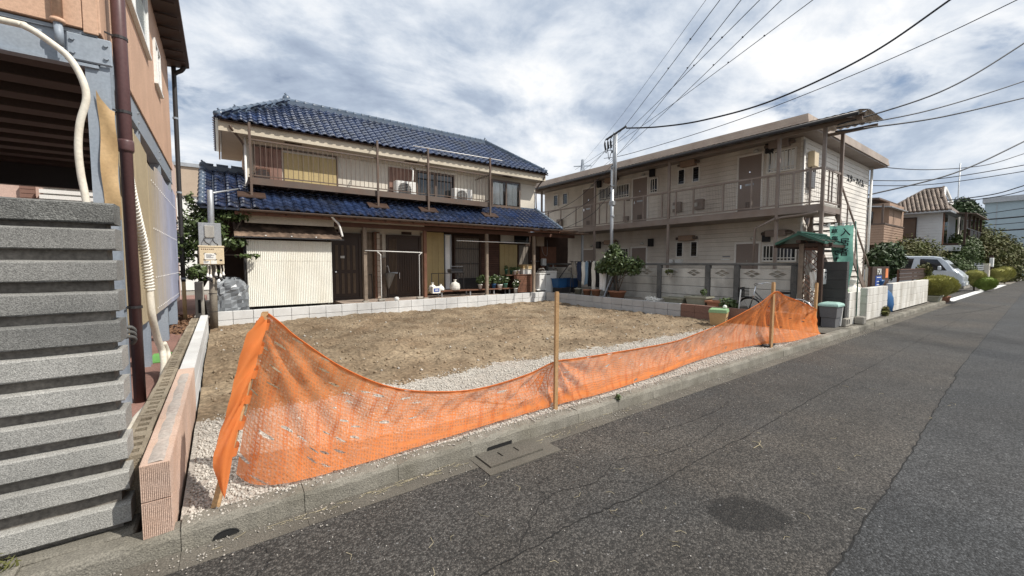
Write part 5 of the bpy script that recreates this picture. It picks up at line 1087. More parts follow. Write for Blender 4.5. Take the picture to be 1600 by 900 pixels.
for k in range(3):
    x = 22.8 + .36 * k; t = thing('flower_pot', 'small brown pot under the second kochia ball, ' + ['next to the grey trough', 'in the middle of three', 'farthest from the grey trough'][k], 'pot', (x, 2.86, 0), 'pots under the second kochia'); MB().lathe([(.11, 0), (.16, .24), (.17, .25), (.02, .22)], (x, 2.86, 0), 12).build('pot', 'terracotta', t, True)
kochia('upper kochia ball of the pair beyond the silver van, yellow topped', (35.0, 3.15, 0), .50, .80, 'kochia', .42, 4000, 3); kochia('lower and greener kochia ball of the pair beyond the silver van', (34.9, 2.72, 0), .50, .80, 'kochia_green', .06, 4000, 4)
kochia('left kochia ball of the far pair before the big rounded hedge', (46.5, 3.05, 0), .55, .95, 'kochia', .3, 3000, 5); kochia('right kochia ball of the far pair before the big rounded hedge', (48.6, 2.85, 0), .58, 1.1, 'kochia', .3, 3000, 6)
bush('shrub', 'dark glossy shrub growing between notice board and board fence', 'shrub', [(18.8, 3.75, 1.80, .6, .42, .42), (18.4, 3.85, 1.7, .42, .4, .34), (19.2, 3.7, 1.72, .5, .38, .36), (18.8, 3.7, 1.35, .35, .3, .35), (18.9, 3.75, 2.05, .4, .36, .24)], 4200, .075, 'leaf_dark', ((18.8, 3.75, .1), .05), seed=3)
bush('creeper', 'leafy creeper hanging over the end of the brown board fence', 'creeper', [(22.3, 3.3, 1.2, .35, .2, .35), (22.0, 3.3, 1.35, .4, .2, .15)], 700, .06, 'leaf_hedge', seed=4, crown='foliage')
bush('weed', 'small weed at the foot of the white wall below the notice board', 'plant', [(14.8, 2.91, .24, .17, .05, .14)], 120, .06, 'leaf_hedge', seed=5, crown='foliage')
bush('hedge', 'wide rough olive hedge behind the silver van', 'hedge', [(36, 6.3, 1.6, 1.4, 1.2, 1.5), (38, 6.4, 1.8, 1.6, 1.3, 1.5), (40, 6.0, 1.7, 1.6, 1.2, 1.5), (33.5, 9.5, 1.2, 2.5, 1.0, 1.5), (35, 8.2, 1.5, 1.5, 1.2, 1.4)], 14000, .09, 'leaf_hedge', seed=6, crown='foliage')
bush('hedge', 'tall ivy covered hedge between van and slatted gate', 'hedge', [(41, 4.6, 1.2, 2.0, .6, .9), (43.5, 4.5, 2.0, 2.2, .9, 1.4), (45, 4.8, 2.5, 2.0, 1.0, 1.3)], 10000, .09, 'leaf_mid', seed=7, crown='foliage')
bush('hedge', 'big rounded bronze green hedge at the bend of the road', 'hedge', [(53, 4.6, 2.1, 3.2, 1.9, 2.4), (56, 3.9, 1.9, 2.8, 1.6, 2.2), (51, 5.2, 2.4, 2.4, 1.6, 2.0), (58, 3.3, 1.5, 2.2, 1.3, 1.9), (50.5, 5.4, 3.2, 1.8, 1.4, 1.3)], 22000, .11, 'leaf_hedge', seed=8, shell=.75, crown='foliage')
bush('tree', 'dense dark green tree rising behind the balcony of the tiled roof house', 'tree', [(70, 7.6, 7.4, 1.5, 1.0, 1.7), (70, 6.7, 6.4, 1.5, .9, 1.7), (69.5, 8.4, 6.8, 1.5, .8, 1.8), (70.5, 6.4, 5.0, 1.5, .6, 1.5), (70, 7.6, 5.0, 1.6, 1.1, 1.8), (70, 7.3, 8.2, 1.2, .7, .8)], 12000, .17, 'leaf_dark', ((70, 7.4, 0), .25), seed=9)
# ---------------------------------------------------------------- silver van parked nose to the road
vn = thing('parked_van', 'silver minivan parked nose first behind the kochia', 'van', (33.05, 5.6, 0))
L_ = [(3.30, .95, .62), (3.32, 1.02, .95), (3.45, 1.06, 1.0)]
stn = [  # y, half width low, z bottom, z belt, z top, half width top
    (3.28, .72, .42, .78, .82, .70), (3.34, .80, .32, .86, .95, .76), (3.50, .84, .26, 1.05, 1.13, .79), (3.66, .85, .25, 1.12, 1.27, .77), (3.95, .85, .25, 1.14, 1.66, .73), (4.2, .85, .25, 1.15, 1.90, .71), (4.5, .85, .25, 1.15, 1.97, .71), (6.5, .85, .25, 1.15, 2.0, .72), (7.7, .85, .25, 1.15, 1.99, .72), (7.95, .83, .30, 1.12, 1.90, .64), (8.0, .78, .40, 1.10, 1.80, .60)]
P = []
for y, w, zb, zm, zt, wt in stn:
    q = [(-w * .9, zb), (-w, zb + .12), (-w, zm), (-wt, zt - .04), (-wt * .85, zt), (wt * .85, zt), (wt, zt - .04), (w, zm), (w, zb + .12), (w * .9, zb), (-w * .9, zb)]; P.append([(33.05 + a, y, b) for a, b in q])
m = MB().grid(P); m.quad(*P[0][:-1]); m.quad(*P[-1][:-1]); vb = m.build('body', 'van_paint', vn)
def pane(pts): return MB().quad(*pts).build('window', 'van_glass', vn)
def vs(y, f):      # point on the near (-x) side between belt (f=0) and top (f=1)
    for a, b in zip(stn, stn[1:]):
        if a[0] <= y <= b[0]: t = (y - a[0]) / (b[0] - a[0]); s = [p + (q - p) * t for p, q in zip(a, b)]; return (33.05 - (s[1] + (s[5] - s[1]) * f) - .006, y, s[3] + (s[4] - .04 - s[3]) * f + 0)
pane([vs(3.92, .08), vs(5.0, .06), vs(5.0, .86), vs(4.32, .86)]); pane([vs(5.35, .06), vs(6.3, .06), vs(6.3, .88), vs(5.25, .88)]); pane([vs(6.4, .06), vs(7.7, .06), vs(7.7, .88), vs(6.4, .88)])
MB().quad((33.05 - .70, 3.655, 1.30), (33.05 + .70, 3.655, 1.30), (33.05 + .64, 4.16, 1.885), (33.05 - .64, 4.16, 1.885)).build('windscreen', 'van_glass', vn)
for y in (4.08, 7.1):
    w = MB().tube([(32.19, y, .33), (32.42, y, .33)], .33, 20).build('wheel', 'rubber', vn); MB().tube([(32.18, y, .33), (32.19, y, .33)], .20, 14).build('rim', 'chrome', w)
    m = MB(); pr = [(y + .40 * math.cos(a), .33 + .40 * math.sin(a)) for a in [k * math.pi / 10 for k in range(11)]]; ip = [(y + .345 * math.cos(a), .33 + .345 * math.sin(a)) for a in [k * math.pi / 10 for k in range(11)]]; m.prism(pr + ip[::-1], 'x', 32.17, 32.205); m.build('wheel_arch', 'van_paint', vn)
MB().box(32.40, 3.285, .62, 33.7, 3.30, .74).build('grille', 'dark_metal', vn); MB().bbox(32.26, 3.24, .34, 33.84, 3.34, .58, .03).build('bumper', 'van_paint', vn); MB().box(32.88, 3.23, .40, 33.22, 3.239, .52).build('number_plate', 'paper', vn); MB().box(32.5, 3.282, .745, 33.6, 3.30, .775).build('trim', 'chrome', vn)
for s in (-1, 1): MB().bbox(33.05 + s * .62 - .17, 3.27, .70, 33.05 + s * .62 + .17, 3.5, .90, .04).build('headlight', 'lamp_glass', vn)
MB().bbox(31.98, 4.12, 1.18, 32.16, 4.26, 1.42, .04).build('mirror', 'van_paint', vn)
for y in (4.45, 5.2, 6.35): MB().box(32.195, y - .006, .40, 32.199, y + .006, 1.1).build('door_seam', 'dark_metal', vn)
MB().bbox(32.17, 5.0, .98, 32.2, 5.16, 1.02, .004).build('handle', 'chrome', vn)
MB().box(32.194, 3.9, .255, 32.199, 7.9, .36).build('sill', 'dark_metal', vn)
# slatted gate, pillar and grey wall beyond the van
sgt = thing('slatted_gate', 'grey slatted gate and fence panel beyond the silver van', 'gate', (41.5, 3.6, 0))
for k in range(9): MB().box(40.5, 3.58, .25 + .14 * k, 44.2, 3.62, .34 + .14 * k).build('slat', 'galv', sgt)
for x in (40.5, 42.3, 44.2): MB().box(x - .05, 3.63, 0, x + .05, 3.7, 1.6).build('post', 'galv', sgt)
t = thing('gate_pillar', 'cream gate pillar with a dark plate, right of the slatted gate', 'pillar', (44.8, 3.5, 0)); MB().bbox(44.5, 3.35, 0, 45.1, 3.75, 1.55, .02).build('body', 'plaster', t); MB().box(44.7, 3.34, 1.1, 44.9, 3.349, 1.4).build('plate', 'ink', t)
t = thing('garden_wall', 'grey rendered wall with ivy behind the nose of the van', 'wall', (37.5, 3.7, 0)); MB().bbox(36.6, 3.7, 0, 40.2, 3.9, 1.25, .02).build('body', 'concrete', t)
v, f = leaves([(38, 3.8, 1.3, 1.8, .3, .2), (39.8, 3.7, 1.0, .4, .25, .4), (39.6, 3.65, .6, .3, .2, .3)], 1600, .09, 12, off=wloc(t)); link('ivy', np_mesh('ivy', v, f, 'leaf_mid'), t)
t = thing('utility_box', 'dark post with a pale meter box at the edge of the rounded hedge', 'post', (49.5, 3.6, 0)); MB().box(49.4, 3.55, 0, 49.7, 3.75, 2.2).build('post', 'wood_dark', t); MB().bbox(48.9, 3.5, 1.3, 49.38, 3.7, 2.0, .02).build('box', 'curtain', t)
# ---------------------------------------------------------------- brown balcony house, tiled roof house, big grey building
b = thing('balcony_house', 'small brown house with a boxy balcony behind the apartment end wall', 'house', (35, 9, 0))
MB().box(35.2, 7.0, 0, 39, 14, 5.5).build('wall', 'brown_siding', b); bb2 = MB().box(33.8, 6.95, 2.80, 38.7, 12, 4.02).build('balcony', 'brown_siding', b)
for k in range(8): MB().box(33.77, 6.92, 2.76 + .16 * k, 33.799, 12, 2.885 + .16 * k).build('siding_board', 'brown_siding', bb2); MB().box(33.80, 6.92, 2.76 + .16 * k, 38.7, 6.949, 2.885 + .16 * k).build('siding_board', 'brown_siding', bb2)
MB().box(33.72, 6.88, 4.02, 38.75, 12.05, 4.10).build('coping', 'brown_metal', bb2)
for x, y in ((33.9, 7.05), (36.3, 7.05), (38.4, 7.05), (33.9, 9.4)): MB().box(x - .05, y - .05, 4.1, x + .05, y + .05, 5.3).build('post', 'brown_metal', bb2)
MB().prism([(6.7, 5.1), (12, 5.75), (12, 5.82), (6.7, 5.17)], 'x', 34.2, 38.6).build('balcony_roof', 'galv', b); MB().prism([(7.4, 5.72), (14.2, 6.3), (14.2, 6.42), (7.4, 5.82)], 'x', 34.6, 39.5).build('roof', 'brown_metal', b)
MB().box(35.14, 7.8, 3.0, 35.199, 9.4, 5.0).build('window', 'glass_dark', b)
t_ = thing('tiled_roof_house', 'white sided house with a brown tiled roof and a washing filled balcony', 'house', (45, 9, 0))
HX, HY = 41.4, 5.42
w = MB().box(HX, HY, 0, 47, 8.3, 5.2).build('wall', 'white_siding', t_)
for k in range(24): MB().prism([(HX - .035, .5 + .2 * k), (HX - .001, .5 + .2 * k), (HX - .001, .69 + .2 * k)], 'y', HY - .03, 8.3).build('siding_board', 'white_siding', w)
MB().box(HX - .1, 6.75, 3.5, HX - .036, 7.75, 4.85).build('shutter', 'brown_metal', t_); m = MB(); m.box(HX - .13, 6.68, 3.42, HX - .101, 7.82, 3.49); m.box(HX - .13, 6.68, 4.86, HX - .101, 7.82, 4.93); m.box(HX - .13, 6.68, 3.49, HX - .101, 6.745, 4.86); m.box(HX - .13, 7.755, 3.49, HX - .101, 7.82, 4.86); m.build('window_frame', 'wood_dark', t_)
# main roof: hip face towards the road block, gablet at the road end
A = (40.8, 5.02, 5.27); B = (40.8, 8.7, 5.27); C1 = (44.0, 5.85, 7.22); C2 = (44.0, 6.75, 7.22); D = (47.2, 5.02, 5.27); E_ = (47.2, 8.7, 5.27); G0 = (42.1, 5.62, 6.06); G1 = (45.9, 5.62, 6.06)
rm = MB(); rm.quad(A, G0, C1, C2, B); rm.quad(D, E_, C2, C1, G1); rm.quad(B, C2, E_); rm.quad(A, D, G1, G0); rm.quad(A, B, E_, D); hr = rm.build('roof', 'brown_tile', t_)
bt = MB().tube([(0, 0, 0), (0, .0, .0001), (.27, 0, .0)], [.10, .115, .10], 8).mesh('roof_tile', 'brown_tile', True)
sl = Vector((3.2, 0, 1.95)); L2 = sl.length; s = sl.normalized(); up_ = s.cross(Vector((0, -1, 0))); n2 = 0
if up_.z < 0: up_ = -up_
for r_ in range(int(L2 / .27)):
    f_ = r_ * .27 / L2; ya = 5.02 + (.83 * f_); yb = 8.7 - 1.95 * f_; y = ya + .12
    while y < yb - .05 and n2 < 300:
        m4 = Matrix((s, Vector((0, 1, 0)), s.cross(Vector((0, 1, 0))))).transposed().to_4x4(); m4.translation = Vector((40.8, y, 5.27)) + s * (r_ * .27) - wloc(hr) + up_ * .02; o = link('roof_tile', bt, hr); o.matrix_local = m4; y += .235; n2 += 1
MB().bar(C1, C2, .22, .16).build('ridge', 'brown_tile', hr); MB().bar(C2, B, .2, .14).build('hip', 'brown_tile', hr); MB().bar(A, G0, .2, .14).build('hip', 'brown_tile', hr)
g0 = Vector((42.25, 5.50, 6.16)); g1 = Vector((45.75, 5.50, 6.16)); gc = Vector((44, 5.70, 7.2)); up2 = Vector((0, 0, .04))
MB().bar(g0, gc, .12, .16).build('bargeboard', 'white_paint', hr); MB().bar(g1, gc, .12, .16).build('bargeboard', 'white_paint', hr); MB().bar(g0 + Vector((0, .1, .16)), gc + Vector((0, .1, .13)), .10, .07).build('verge', 'brown_tile', hr); MB().bar(g1 + Vector((0, .1, .16)), gc + Vector((0, .1, .13)), .10, .07).build('verge', 'brown_tile', hr)
MB().box(42.3, 5.46, 6.06, 45.7, 5.58, 6.15).build('gable_sill', 'white_paint', hr); MB().prism([(42.3, 6.15), (45.7, 6.15), (44, 7.15)], 'y', 5.75, 5.9).build('gable_wall', 'white_siding', hr); MB().box(43.6, 5.70, 6.25, 44.4, 5.748, 6.75).build('gable_vent', 'glass_dark', hr)
MB().box(40.75, 4.97, 5.14, 47.25, 8.75, 5.265).build('eave', 'galv', hr)
bc = MB().box(41.9, 4.3, 2.85, 50, HY - .001, 3.0).build('balcony', 'wood_dark', t_); MB().box(41.6, 4.5, 2.45, 50, HY - .001, 2.84).build('balcony_base', 'white_siding', bc)
for x in (41.95, 43.9, 46, 48, 50): MB().box(x - .06, 4.31, 3.0, x + .06, 4.43, 5.1).build('post', 'wood_dark', bc)
MB().box(41.9, 4.32, 4.0, 50, 4.40, 4.08).build('rail', 'dark_metal', bc)
for k in range(44): MB().box(44.0 + .137 * k, 4.34, 3.05, 44.1 + .137 * k, 4.37, 4.0).build('baluster', 'dark_metal', bc)
MB().prism([(4.0, 5.05), (6.2, 5.35), (6.2, 5.42), (4.0, 5.12)], 'x', 43.2, 50.6).build('balcony_roof', 'brown_metal', t_)
MB().box(41.95, HY - .03, 3.05, 43.4, HY - .002, 5.1).build('balcony_door', 'glass_dark', t_); MB().box(41.6, HY - .06, 2.9, 41.94, HY - .002, 5.14).build('door_frame', 'wood_brown', t_)
for k, (x, mt, h) in enumerate(((42.3, 'cloth_white', 1.2), (42.8, 'cloth_black', 1.0), (43.3, 'cloth_grey', 1.2), (44.6, 'cloth_white', .8), (45.6, 'cloth_blue', .7), (46.6, 'cloth_white', .6))):
    lab = ['white sheet nearest the house wall on the far balcony', 'black garment hanging on the far balcony', 'grey garment hanging on the far balcony beside its corner post', 'white towel above the railing of the far balcony', 'pale blue towel above the railing of the far balcony', 'small white towel at the road end of the far balcony'][k]
    P = [[(x + .3 * a / 5, 4.75 + .06 * math.sin(a * 2 + z), z) for a in range(6)] for z in (4.85, 4.85 - h * .5, 4.85 - h)]; tag(MB().grid(P).build('laundry', mt, None, True), lab, 'laundry', 'washing on the far balcony')
g2 = thing('grey_building', 'large plain blue grey building at the end of the road', 'building', (95, 5, 0)); MB().box(84, -30, 0, 120, 7.1, 9.7).build('wall', 'grey_building', g2); MB().box(83.6, -30.4, 9.7, 120, 7.3, 10.4).build('parapet', 'galv', g2)
for k in range(9): MB().box(83.95, 6.0 - 4 * k, 0, 83.999, 6.06 - 4 * k, 9.7).build('panel_joint', 'galv', g2)
# ================================================================ things standing about the houses
def pot(loc, r, h, label, mt='terracotta', name='flower_pot', grp=None, soil=True):
    t = thing(name, label, 'pot', loc, grp); MB().lathe([(r * .68, 0), (r * .92, h * .84), (r, h * .84), (r, h), (r * .88, h), (r * .85, h * .9)], loc, 16).build('pot', mt, t, True)
    if soil: MB().lathe([(r * .86, h * .86), (r * .84, h * .9)], loc, 12).build('soil', 'earth', t)
    return t
def foliage(t, blobs, n, size, mt, seed, name='foliage', shell=.4): v, f = leaves(blobs, n, size, seed, shell=shell, off=wloc(t)); return link(name, np_mesh(name, v, f, mt), t)
# utility pole with meter cabinet (left)
t = thing('utility_pole', 'weathered wooden pole with a galvanised top at the corner of the cleared lot', 'pole', (-.16, 10.9, .1))
MB().tube([(-.175, 10.9, .05), (-.165, 10.9, .8), (-.155, 10.9, 1.5)], [.075, .072, .068], 14).build('wooden_foot', 'old_pole', t, True); MB().tube([(-.155, 10.9, 1.5), (-.14, 10.9, 3.12), (-.14, 10.9, 3.13)], [.060, .058, .05], 14).build('metal_top', 'galv', t, True)
MB().tube([(-.14, 10.9, 3.06), (.60, 12.9, 3.56)], .02, 8).build('stay', 'galv', t, True)
for z in (.5, .9): MB().tube([(-.17, 10.9, z), (-.17, 10.9, z + .012)], .079, 12).build('band', 'dark_metal', t)
t = thing('meter_board', 'grey metal board with hooks mounted on the utility pole above the cream cabinet', 'board', (-.17, 10.8, 1.93)); MB().bbox(-.37, 10.79, 1.92, .02, 10.82, 2.42, .006).build('board', 'galv', t); MB().bbox(-.27, 10.765, 2.10, -.10, 10.788, 2.36, .03).build('cover', 'plank_wall', t)
for x in (-.25, -.10): MB().tube(spline([(x, 10.76, 2.12), (x - .03, 10.73, 2.07), (x, 10.72, 2.0), (x + .05, 10.74, 1.96), (x + .04, 10.77, 1.92)], 5), .010, 6).build('hook', 'dark_metal', t, True)
t = thing('meter_cabinet', 'cream meter cabinet with a taped paper notice on the utility pole', 'cabinet', (-.17, 10.75, 1.54)); cb = MB().bbox(-.375, 10.64, 1.53, .055, 10.80, 1.92, .015).build('cabinet', 'cream_box', t); MB().bbox(-.385, 10.63, 1.895, .065, 10.81, 1.93, .008).build('lid', 'cream_box', t)
MB().box(-.28, 10.635, 1.64, -.085, 10.639, 1.77).build('notice', 'paper', t); MB().box(-.30, 10.636, 1.545, -.19, 10.639, 1.61).build('notice', 'paper', t); MB().box(-.175, 10.636, 1.545, -.075, 10.639, 1.62).build('notice', 'paper', t)
for k, (x, z, a) in enumerate(((-.275, 1.775, .6), (-.09, 1.765, -.6), (-.275, 1.64, -.5), (-.085, 1.64, .5))): MB().bar((x - .022 * math.cos(a), 10.633, z - .022 * math.sin(a)), (x + .022 * math.cos(a), 10.633, z + .022 * math.sin(a)), .003, .018, up=(0, 1, 0)).build('tape', 'ink', t)
for z, w in ((1.74, .10), (1.72, .13), (1.70, .08), (1.68, .12), (1.60, .08), (1.575, .06)): MB().box(-.25 if z > 1.65 else -.29, 10.631, z - .004, -.25 + w if z > 1.65 else -.29 + w, 10.6345, z + .004).build('print_line', 'ink_grey', t)
for k in range(7): MB().box(-.33 + .032 * k, 10.6365, 1.845, -.313 + .032 * k, 10.6395, 1.865).build('print_mark', 'wood_brown', t)
MB().box(-.02, 10.632, 1.615, .02, 10.639, 1.64).build('lock', 'ink', t)
for x, dz in ((-.24, 0), (-.19, -.02), (-.10, .02), (-.02, -.01), (.03, .03)):
    MB().tube(spline([(x, 10.72, 1.53), (x + .01, 10.72, 1.42), (x, 10.72, 1.30 + dz)], 4), .012, 6).build('cable', 'cream_pipe', t, True); MB().lathe([(.012, .08), (.026, .02), (.03, 0), (.012, -.01)], (x, 10.72, 1.27 + dz), 10).build('insulator', 'white_plastic', t, True)
    MB().lathe([(.02, 0), (.028, -.03), (.015, -.06)], (x + .01, 10.72, 1.245 + dz), 8).build('clamp', 'black', t, True)
# tarp-covered heap
g = random.Random(3); rows = []
for i in range(15):
    v = i / 14; z = .33 + .86 * math.sin(min(1, v * 1.0) * math.pi / 2); sc = 1.0 if v < .5 else max(.05, 1 - ((v - .5) * 2) ** 2.2); row = []
    for k in range(36): a = 6.283 * k / 36; q = 1 + .08 * math.sin(k * 1.9 + i * .8) + .08 * math.sin(k * 3.7 - i * 1.3) + g.uniform(-.05, .05); row.append((.16 + .36 * sc * q * abs(math.cos(a)) ** .6 * (1 if math.cos(a) > 0 else -1), 11.78 + .28 * sc * q * abs(math.sin(a)) ** .6 * (1 if math.sin(a) > 0 else -1), z + g.uniform(-.02, .02) * (i > 0) + (.03 * math.sin(k * .7) if i > 8 else 0)))
    rows.append(row + [row[0]])
tag(MB().grid(rows).build('tarp_heap', 'tarp', None, False), 'heap under a shiny grey plastic tarp beside the fluted shed', 'tarp')
t = bush('tree', 'leafy evergreen behind the utility pole, overlapping the shed roof', 'tree', [(-.4, 11.9, 2.45, .42, .35, .42), (-.2, 12.0, 2.85, .36, .3, .2), (-.7, 11.8, 1.9, .25, .3, .4), (.25, 11.85, 2.72, .40, .3, .16), (.55, 11.75, 2.82, .22, .2, .10), (.25, 11.6, 2.05, .26, .22, .14), (.55, 11.5, 1.74, .26, .12, .05), (-.1, 11.75, 2.35, .3, .25, .25), (-.4, 11.8, 1.35, .4, .3, .18), (-.55, 11.9, 3.02, .10, .1, .2), (-.35, 11.7, 2.0, .3, .25, .16)], 4400, .05, 'leaf_shrub', ((-.35, 12.2, .2), .05), seed=31, shell=.25)
v, f = leaves([(-.75, 10.7, .24, .25, .9, .05), (-.55, 11.3, .25, .35, .4, .08), (-.85, 12, .26, .3, .7, .1)], 1500, .04, 6, up=1.5); kind(link('leaf_litter', np_mesh('leaf_litter', v, f, 'dead_leaf')), 'stuff')
t = thing('stone_post', 'slim grey stone post standing behind the end of the hollow block kerb', 'post', (-.42, 11.35, .2)); MB().bbox(-.50, 11.3, .2, -.34, 11.42, 1.15, .015).build('post', 'concrete', t); MB().box(-.45, 11.292, .45, -.40, 11.299, .75).build('slot', 'tar', t)
# air conditioners
def ac(x0, x1, y0, z0, z1, label, mt='white_plastic'):
    t = thing('air_conditioner', label, 'air conditioner', (x0, y0, z0), 'outdoor units on the balcony'); b = MB().bbox(x0, y0, z0, x1, y0 + .28, z1, .015).build('casing', mt, t); cx = x0 + (x1 - x0) * .42; cz = (z0 + z1) / 2; r = (z1 - z0) * .40
    MB().tube([(cx, y0 - .004, cz), (cx, y0 + .001, cz)], r, 20).build('fan', 'dark_metal', t)
    m = MB()
    for k in range(9): m.box(cx - r, y0 - .010, cz - r + 2 * r * (k + .5) / 9 - .003, cx + r, y0 - .0045, cz - r + 2 * r * (k + .5) / 9 + .003)
    for k in range(3): m.box(cx - r * .6 + r * .6 * k - .003, y0 - .013, cz - r, cx - r * .6 + r * .6 * k + .003, y0 - .0105, cz + r)
    kind(m.build('grille', mt, t), 'stuff')
    for x in (x0 + .08, x1 - .14): MB().box(x, y0 + .02, z0 - .05, x + .06, y0 + .26, z0).build('foot', 'black', t)
ac(4.62, 5.30, 12.72, 3.66, 4.22, 'white outdoor unit on the balcony in front of the reddish shutter'); ac(6.70, 7.42, 12.72, 3.66, 4.20, 'white outdoor unit on the balcony right of the dark window'); ac(.84, 1.16, 12.75, 3.68, 4.12, 'small dark outdoor unit at the left end of the balcony', 'wood_lintel')
MB_ = MB().tube(spline([(5.22, 12.95, 4.72), (5.24, 12.85, 4.6), (5.2, 12.8, 4.25)], 5), .03, 8); tag(MB_.build('refrigerant_pipe', 'white_plastic', None, True), 'short white wrapped pipe rising from the balcony unit beside the dark window', 'pipe')
tag(MB().tube([(4.95, 12.1, 5.20), (8.3, 12.1, 5.24)], .014, 8).build('laundry_pole', 'white_paint', None, True), 'white laundry pole across the tops of the two right balcony posts', 'pole', 'laundry poles')
tag(MB().tube([(6.40, 12.02, 2.32), (9.52, 12.02, 2.32)], .014, 8).build('laundry_pole', 'white_paint', None, True), 'long white laundry pole under the porch eave before the screen door', 'pole', 'laundry poles')
# porch things
t = thing('drying_rack', 'white tube drying rack in front of the second porch door', 'laundry rack', (4.45, 12.0, .45))
MB().tube([(3.40, 12.0, 1.93), (5.16, 12.0, 1.90)], .014, 8).build('crossbar', 'white_paint', t, True)
for x, s in ((3.85, 1), (5.06, -1)): MB().tube(spline([(x, 12.0, .45), (x, 12.0, 1.7), (x - .01 * s, 12.0, 1.82), (x - .10 * s, 12.0, 1.90)], 5), .012, 8).build('leg', 'white_paint', t, True); MB().bbox(x - .10, 11.93, .43, x + .10, 12.07, .50, .02).build('foot', 'concrete', t)
t = thing('umbrella', 'closed pale umbrella hanging between pillar and second door', 'umbrella', (4.38, 12.98, .75)); m = MB(); rows = []
for z, r in ((.72, .006), (.85, .05), (1.05, .10), (1.24, .15), (1.27, .02)): rows.append([(4.40 + .035 * (z - .72) * 3 + r * math.cos(k * .5236) * (1 + .25 * math.cos(k * 3.14)), 12.98 + r * .5 * math.sin(k * .5236), z) for k in range(12)])
for q in rows: q.append(q[0])
m.grid(rows).build('canopy', 'cloth_grey', t, True); MB().tube(spline([(4.44, 12.98, 1.25), (4.41, 12.98, 1.42), (4.38, 12.98, 1.48), (4.35, 12.98, 1.45)], 5), .009, 6).build('handle', 'white_paint', t, True)
t = thing('cane', 'dark walking cane leaning by the tiled pillar', 'cane', (3.8, 13.0, .45)); MB().tube(spline([(3.86, 12.9, .45), (3.86, 12.95, 1.15), (3.84, 12.95, 1.2), (3.76, 12.95, 1.2)], 5), .012, 6).build('shaft', 'black', t, True)
tag(MB().lathe([(.04, 0), (.075, .03), (.08, .07), (.05, .11), (.01, .12)], (4.15, 11.55, .46), 12).build('float', 'white_plastic', None, True), 'small white ball lying on the low block wall before the second door', 'ball')
t = thing('bench', 'long low dark wooden bench along the porch window', 'bench', (7.3, 12.5, .33)); bt_ = MB().bbox(5.75, 12.3, .60, 9.0, 12.72, .64, .006).build('seat', 'wood_brown', t)
for x in (6.0, 7.1, 8.1, 8.8):
    m = MB(); m.box(x - .02, 12.34, .33, x + .02, 12.38, .60); m.build('leg', 'galv', t); MB().box(x - .02, 12.62, .33, x + .02, 12.66, .60).build('leg', 'galv', t)
t = thing('tube_frame', 'dark tube walking frame standing on the porch bench', 'frame', (6.2, 12.6, .64))
for x in (5.72, 5.98, 6.95): MB().tube([(x, 12.55, .64), (x, 12.55, 1.22)], .012, 6).build('leg', 'dark_metal', t)
MB().tube([(5.72, 12.55, 1.22), (6.95, 12.55, 1.22)], .012, 6).build('rail', 'dark_metal', t)
t = thing('basket', 'dark wire basket on top of the tube frame', 'basket', (6.63, 12.6, 1.24))
m = MB(); m.box(6.42, 12.45, 1.24, 6.85, 12.75, 1.26); m.build('bottom', 'dark_metal', t)
for k in range(11): x = 6.42 + .043 * k; MB().box(x - .006, 12.445, 1.26, x + .006, 12.452, 1.46).build('wire', 'dark_metal', t)
for z in (1.31, 1.38, 1.45): MB().box(6.40, 12.436, z, 6.87, 12.444, z + .014).build('rim', 'galv' if z > 1.4 else 'dark_metal', t)
MB().box(6.41, 12.46, 1.262, 6.86, 12.74, 1.36).build('contents', 'grey_plastic', t); MB().tube([(6.72, 12.55, .64), (6.70, 12.55, 1.24)], .02, 6).build('stem', 'dark_metal', t)
sack((6.52, 12.4, .64), .17, .36, 'knotted white plastic bag on the porch bench', 'cloth_white', 'bag', 11); sack((5.66, 12.35, .62), .13, .30, 'pale bag behind the detergent carton at the left end of the bench', 'cloth_white', 'bag', 12); sack((5.98, 12.4, .64), .12, .22, 'small cream bag on the bench under the tube frame', 'paper', 'bag', 13)
t = thing('carton', 'white and blue detergent carton at the left end of the porch bench', 'carton', (5.68, 12.15, .58)); MB().bbox(5.56, 12.12, .575, 5.84, 12.27, .80, .006).build('box', 'paper', t); MB().box(5.60, 12.115, .63, 5.80, 12.1195, .74).build('label', 'sign_blue', t); MB().box(5.64, 12.112, .67, 5.76, 12.1148, .70).build('print_line', 'paper', t)
pots = [(7.55, 12.42, .64, .085, .17, 'white_paint', 'white pot with a sprawling green plant, first on the bench beside the post'), (7.80, 12.36, .64, .08, .15, 'white_paint', 'second white pot behind the weathered porch post'), (8.12, 12.4, .64, .09, .17, 'blue_plastic', 'blue grey pot right of the weathered porch post'), (8.38, 12.38, .58, .11, .20, 'white_paint', 'largest white pot on the bench with flowers above it'), (8.66, 12.42, .64, .09, .17, 'banner', 'teal pot before the yellow shutters'), (8.98, 12.2, .46, .08, .17, 'white_paint', 'white pot on the ground next to the slatted cabinet')]
for i, (x, y, z, r, h, mt, lb_) in enumerate(pots):
    t = pot((x, y, z), r, h, lb_, mt, grp='pots along the porch bench'); foliage(t, [(x, y, z + h + .14, .15, .12, .14), (x + .05, y, z + h + .24, .11, .1, .1)], 230, .045, 'leaf_shrub', 40 + i)
    if i in (3, 5): foliage(t, [(x, y - .05, z + h + .2, .15, .1, .16)], 26, .03, 'paper', 50 + i, 'flower')
cbt = thing('slatted_cabinet', 'reddish brown slatted wooden cabinet at the end of the porch bench', 'cabinet', (9.4, 12.5, .42))
MB().box(9.0, 12.30, .42, 9.85, 12.72, 1.10).build('carcass', 'wood_dark', cbt); MB().bbox(8.95, 12.26, 1.101, 9.92, 12.75, 1.135, .006).build('top', 'wood_brown', cbt)
for x in (9.02, 9.83): MB().bbox(x - .05, 12.27, .42, x + .05, 12.298, 1.10, .004).build('stile', 'wood_brown', cbt)
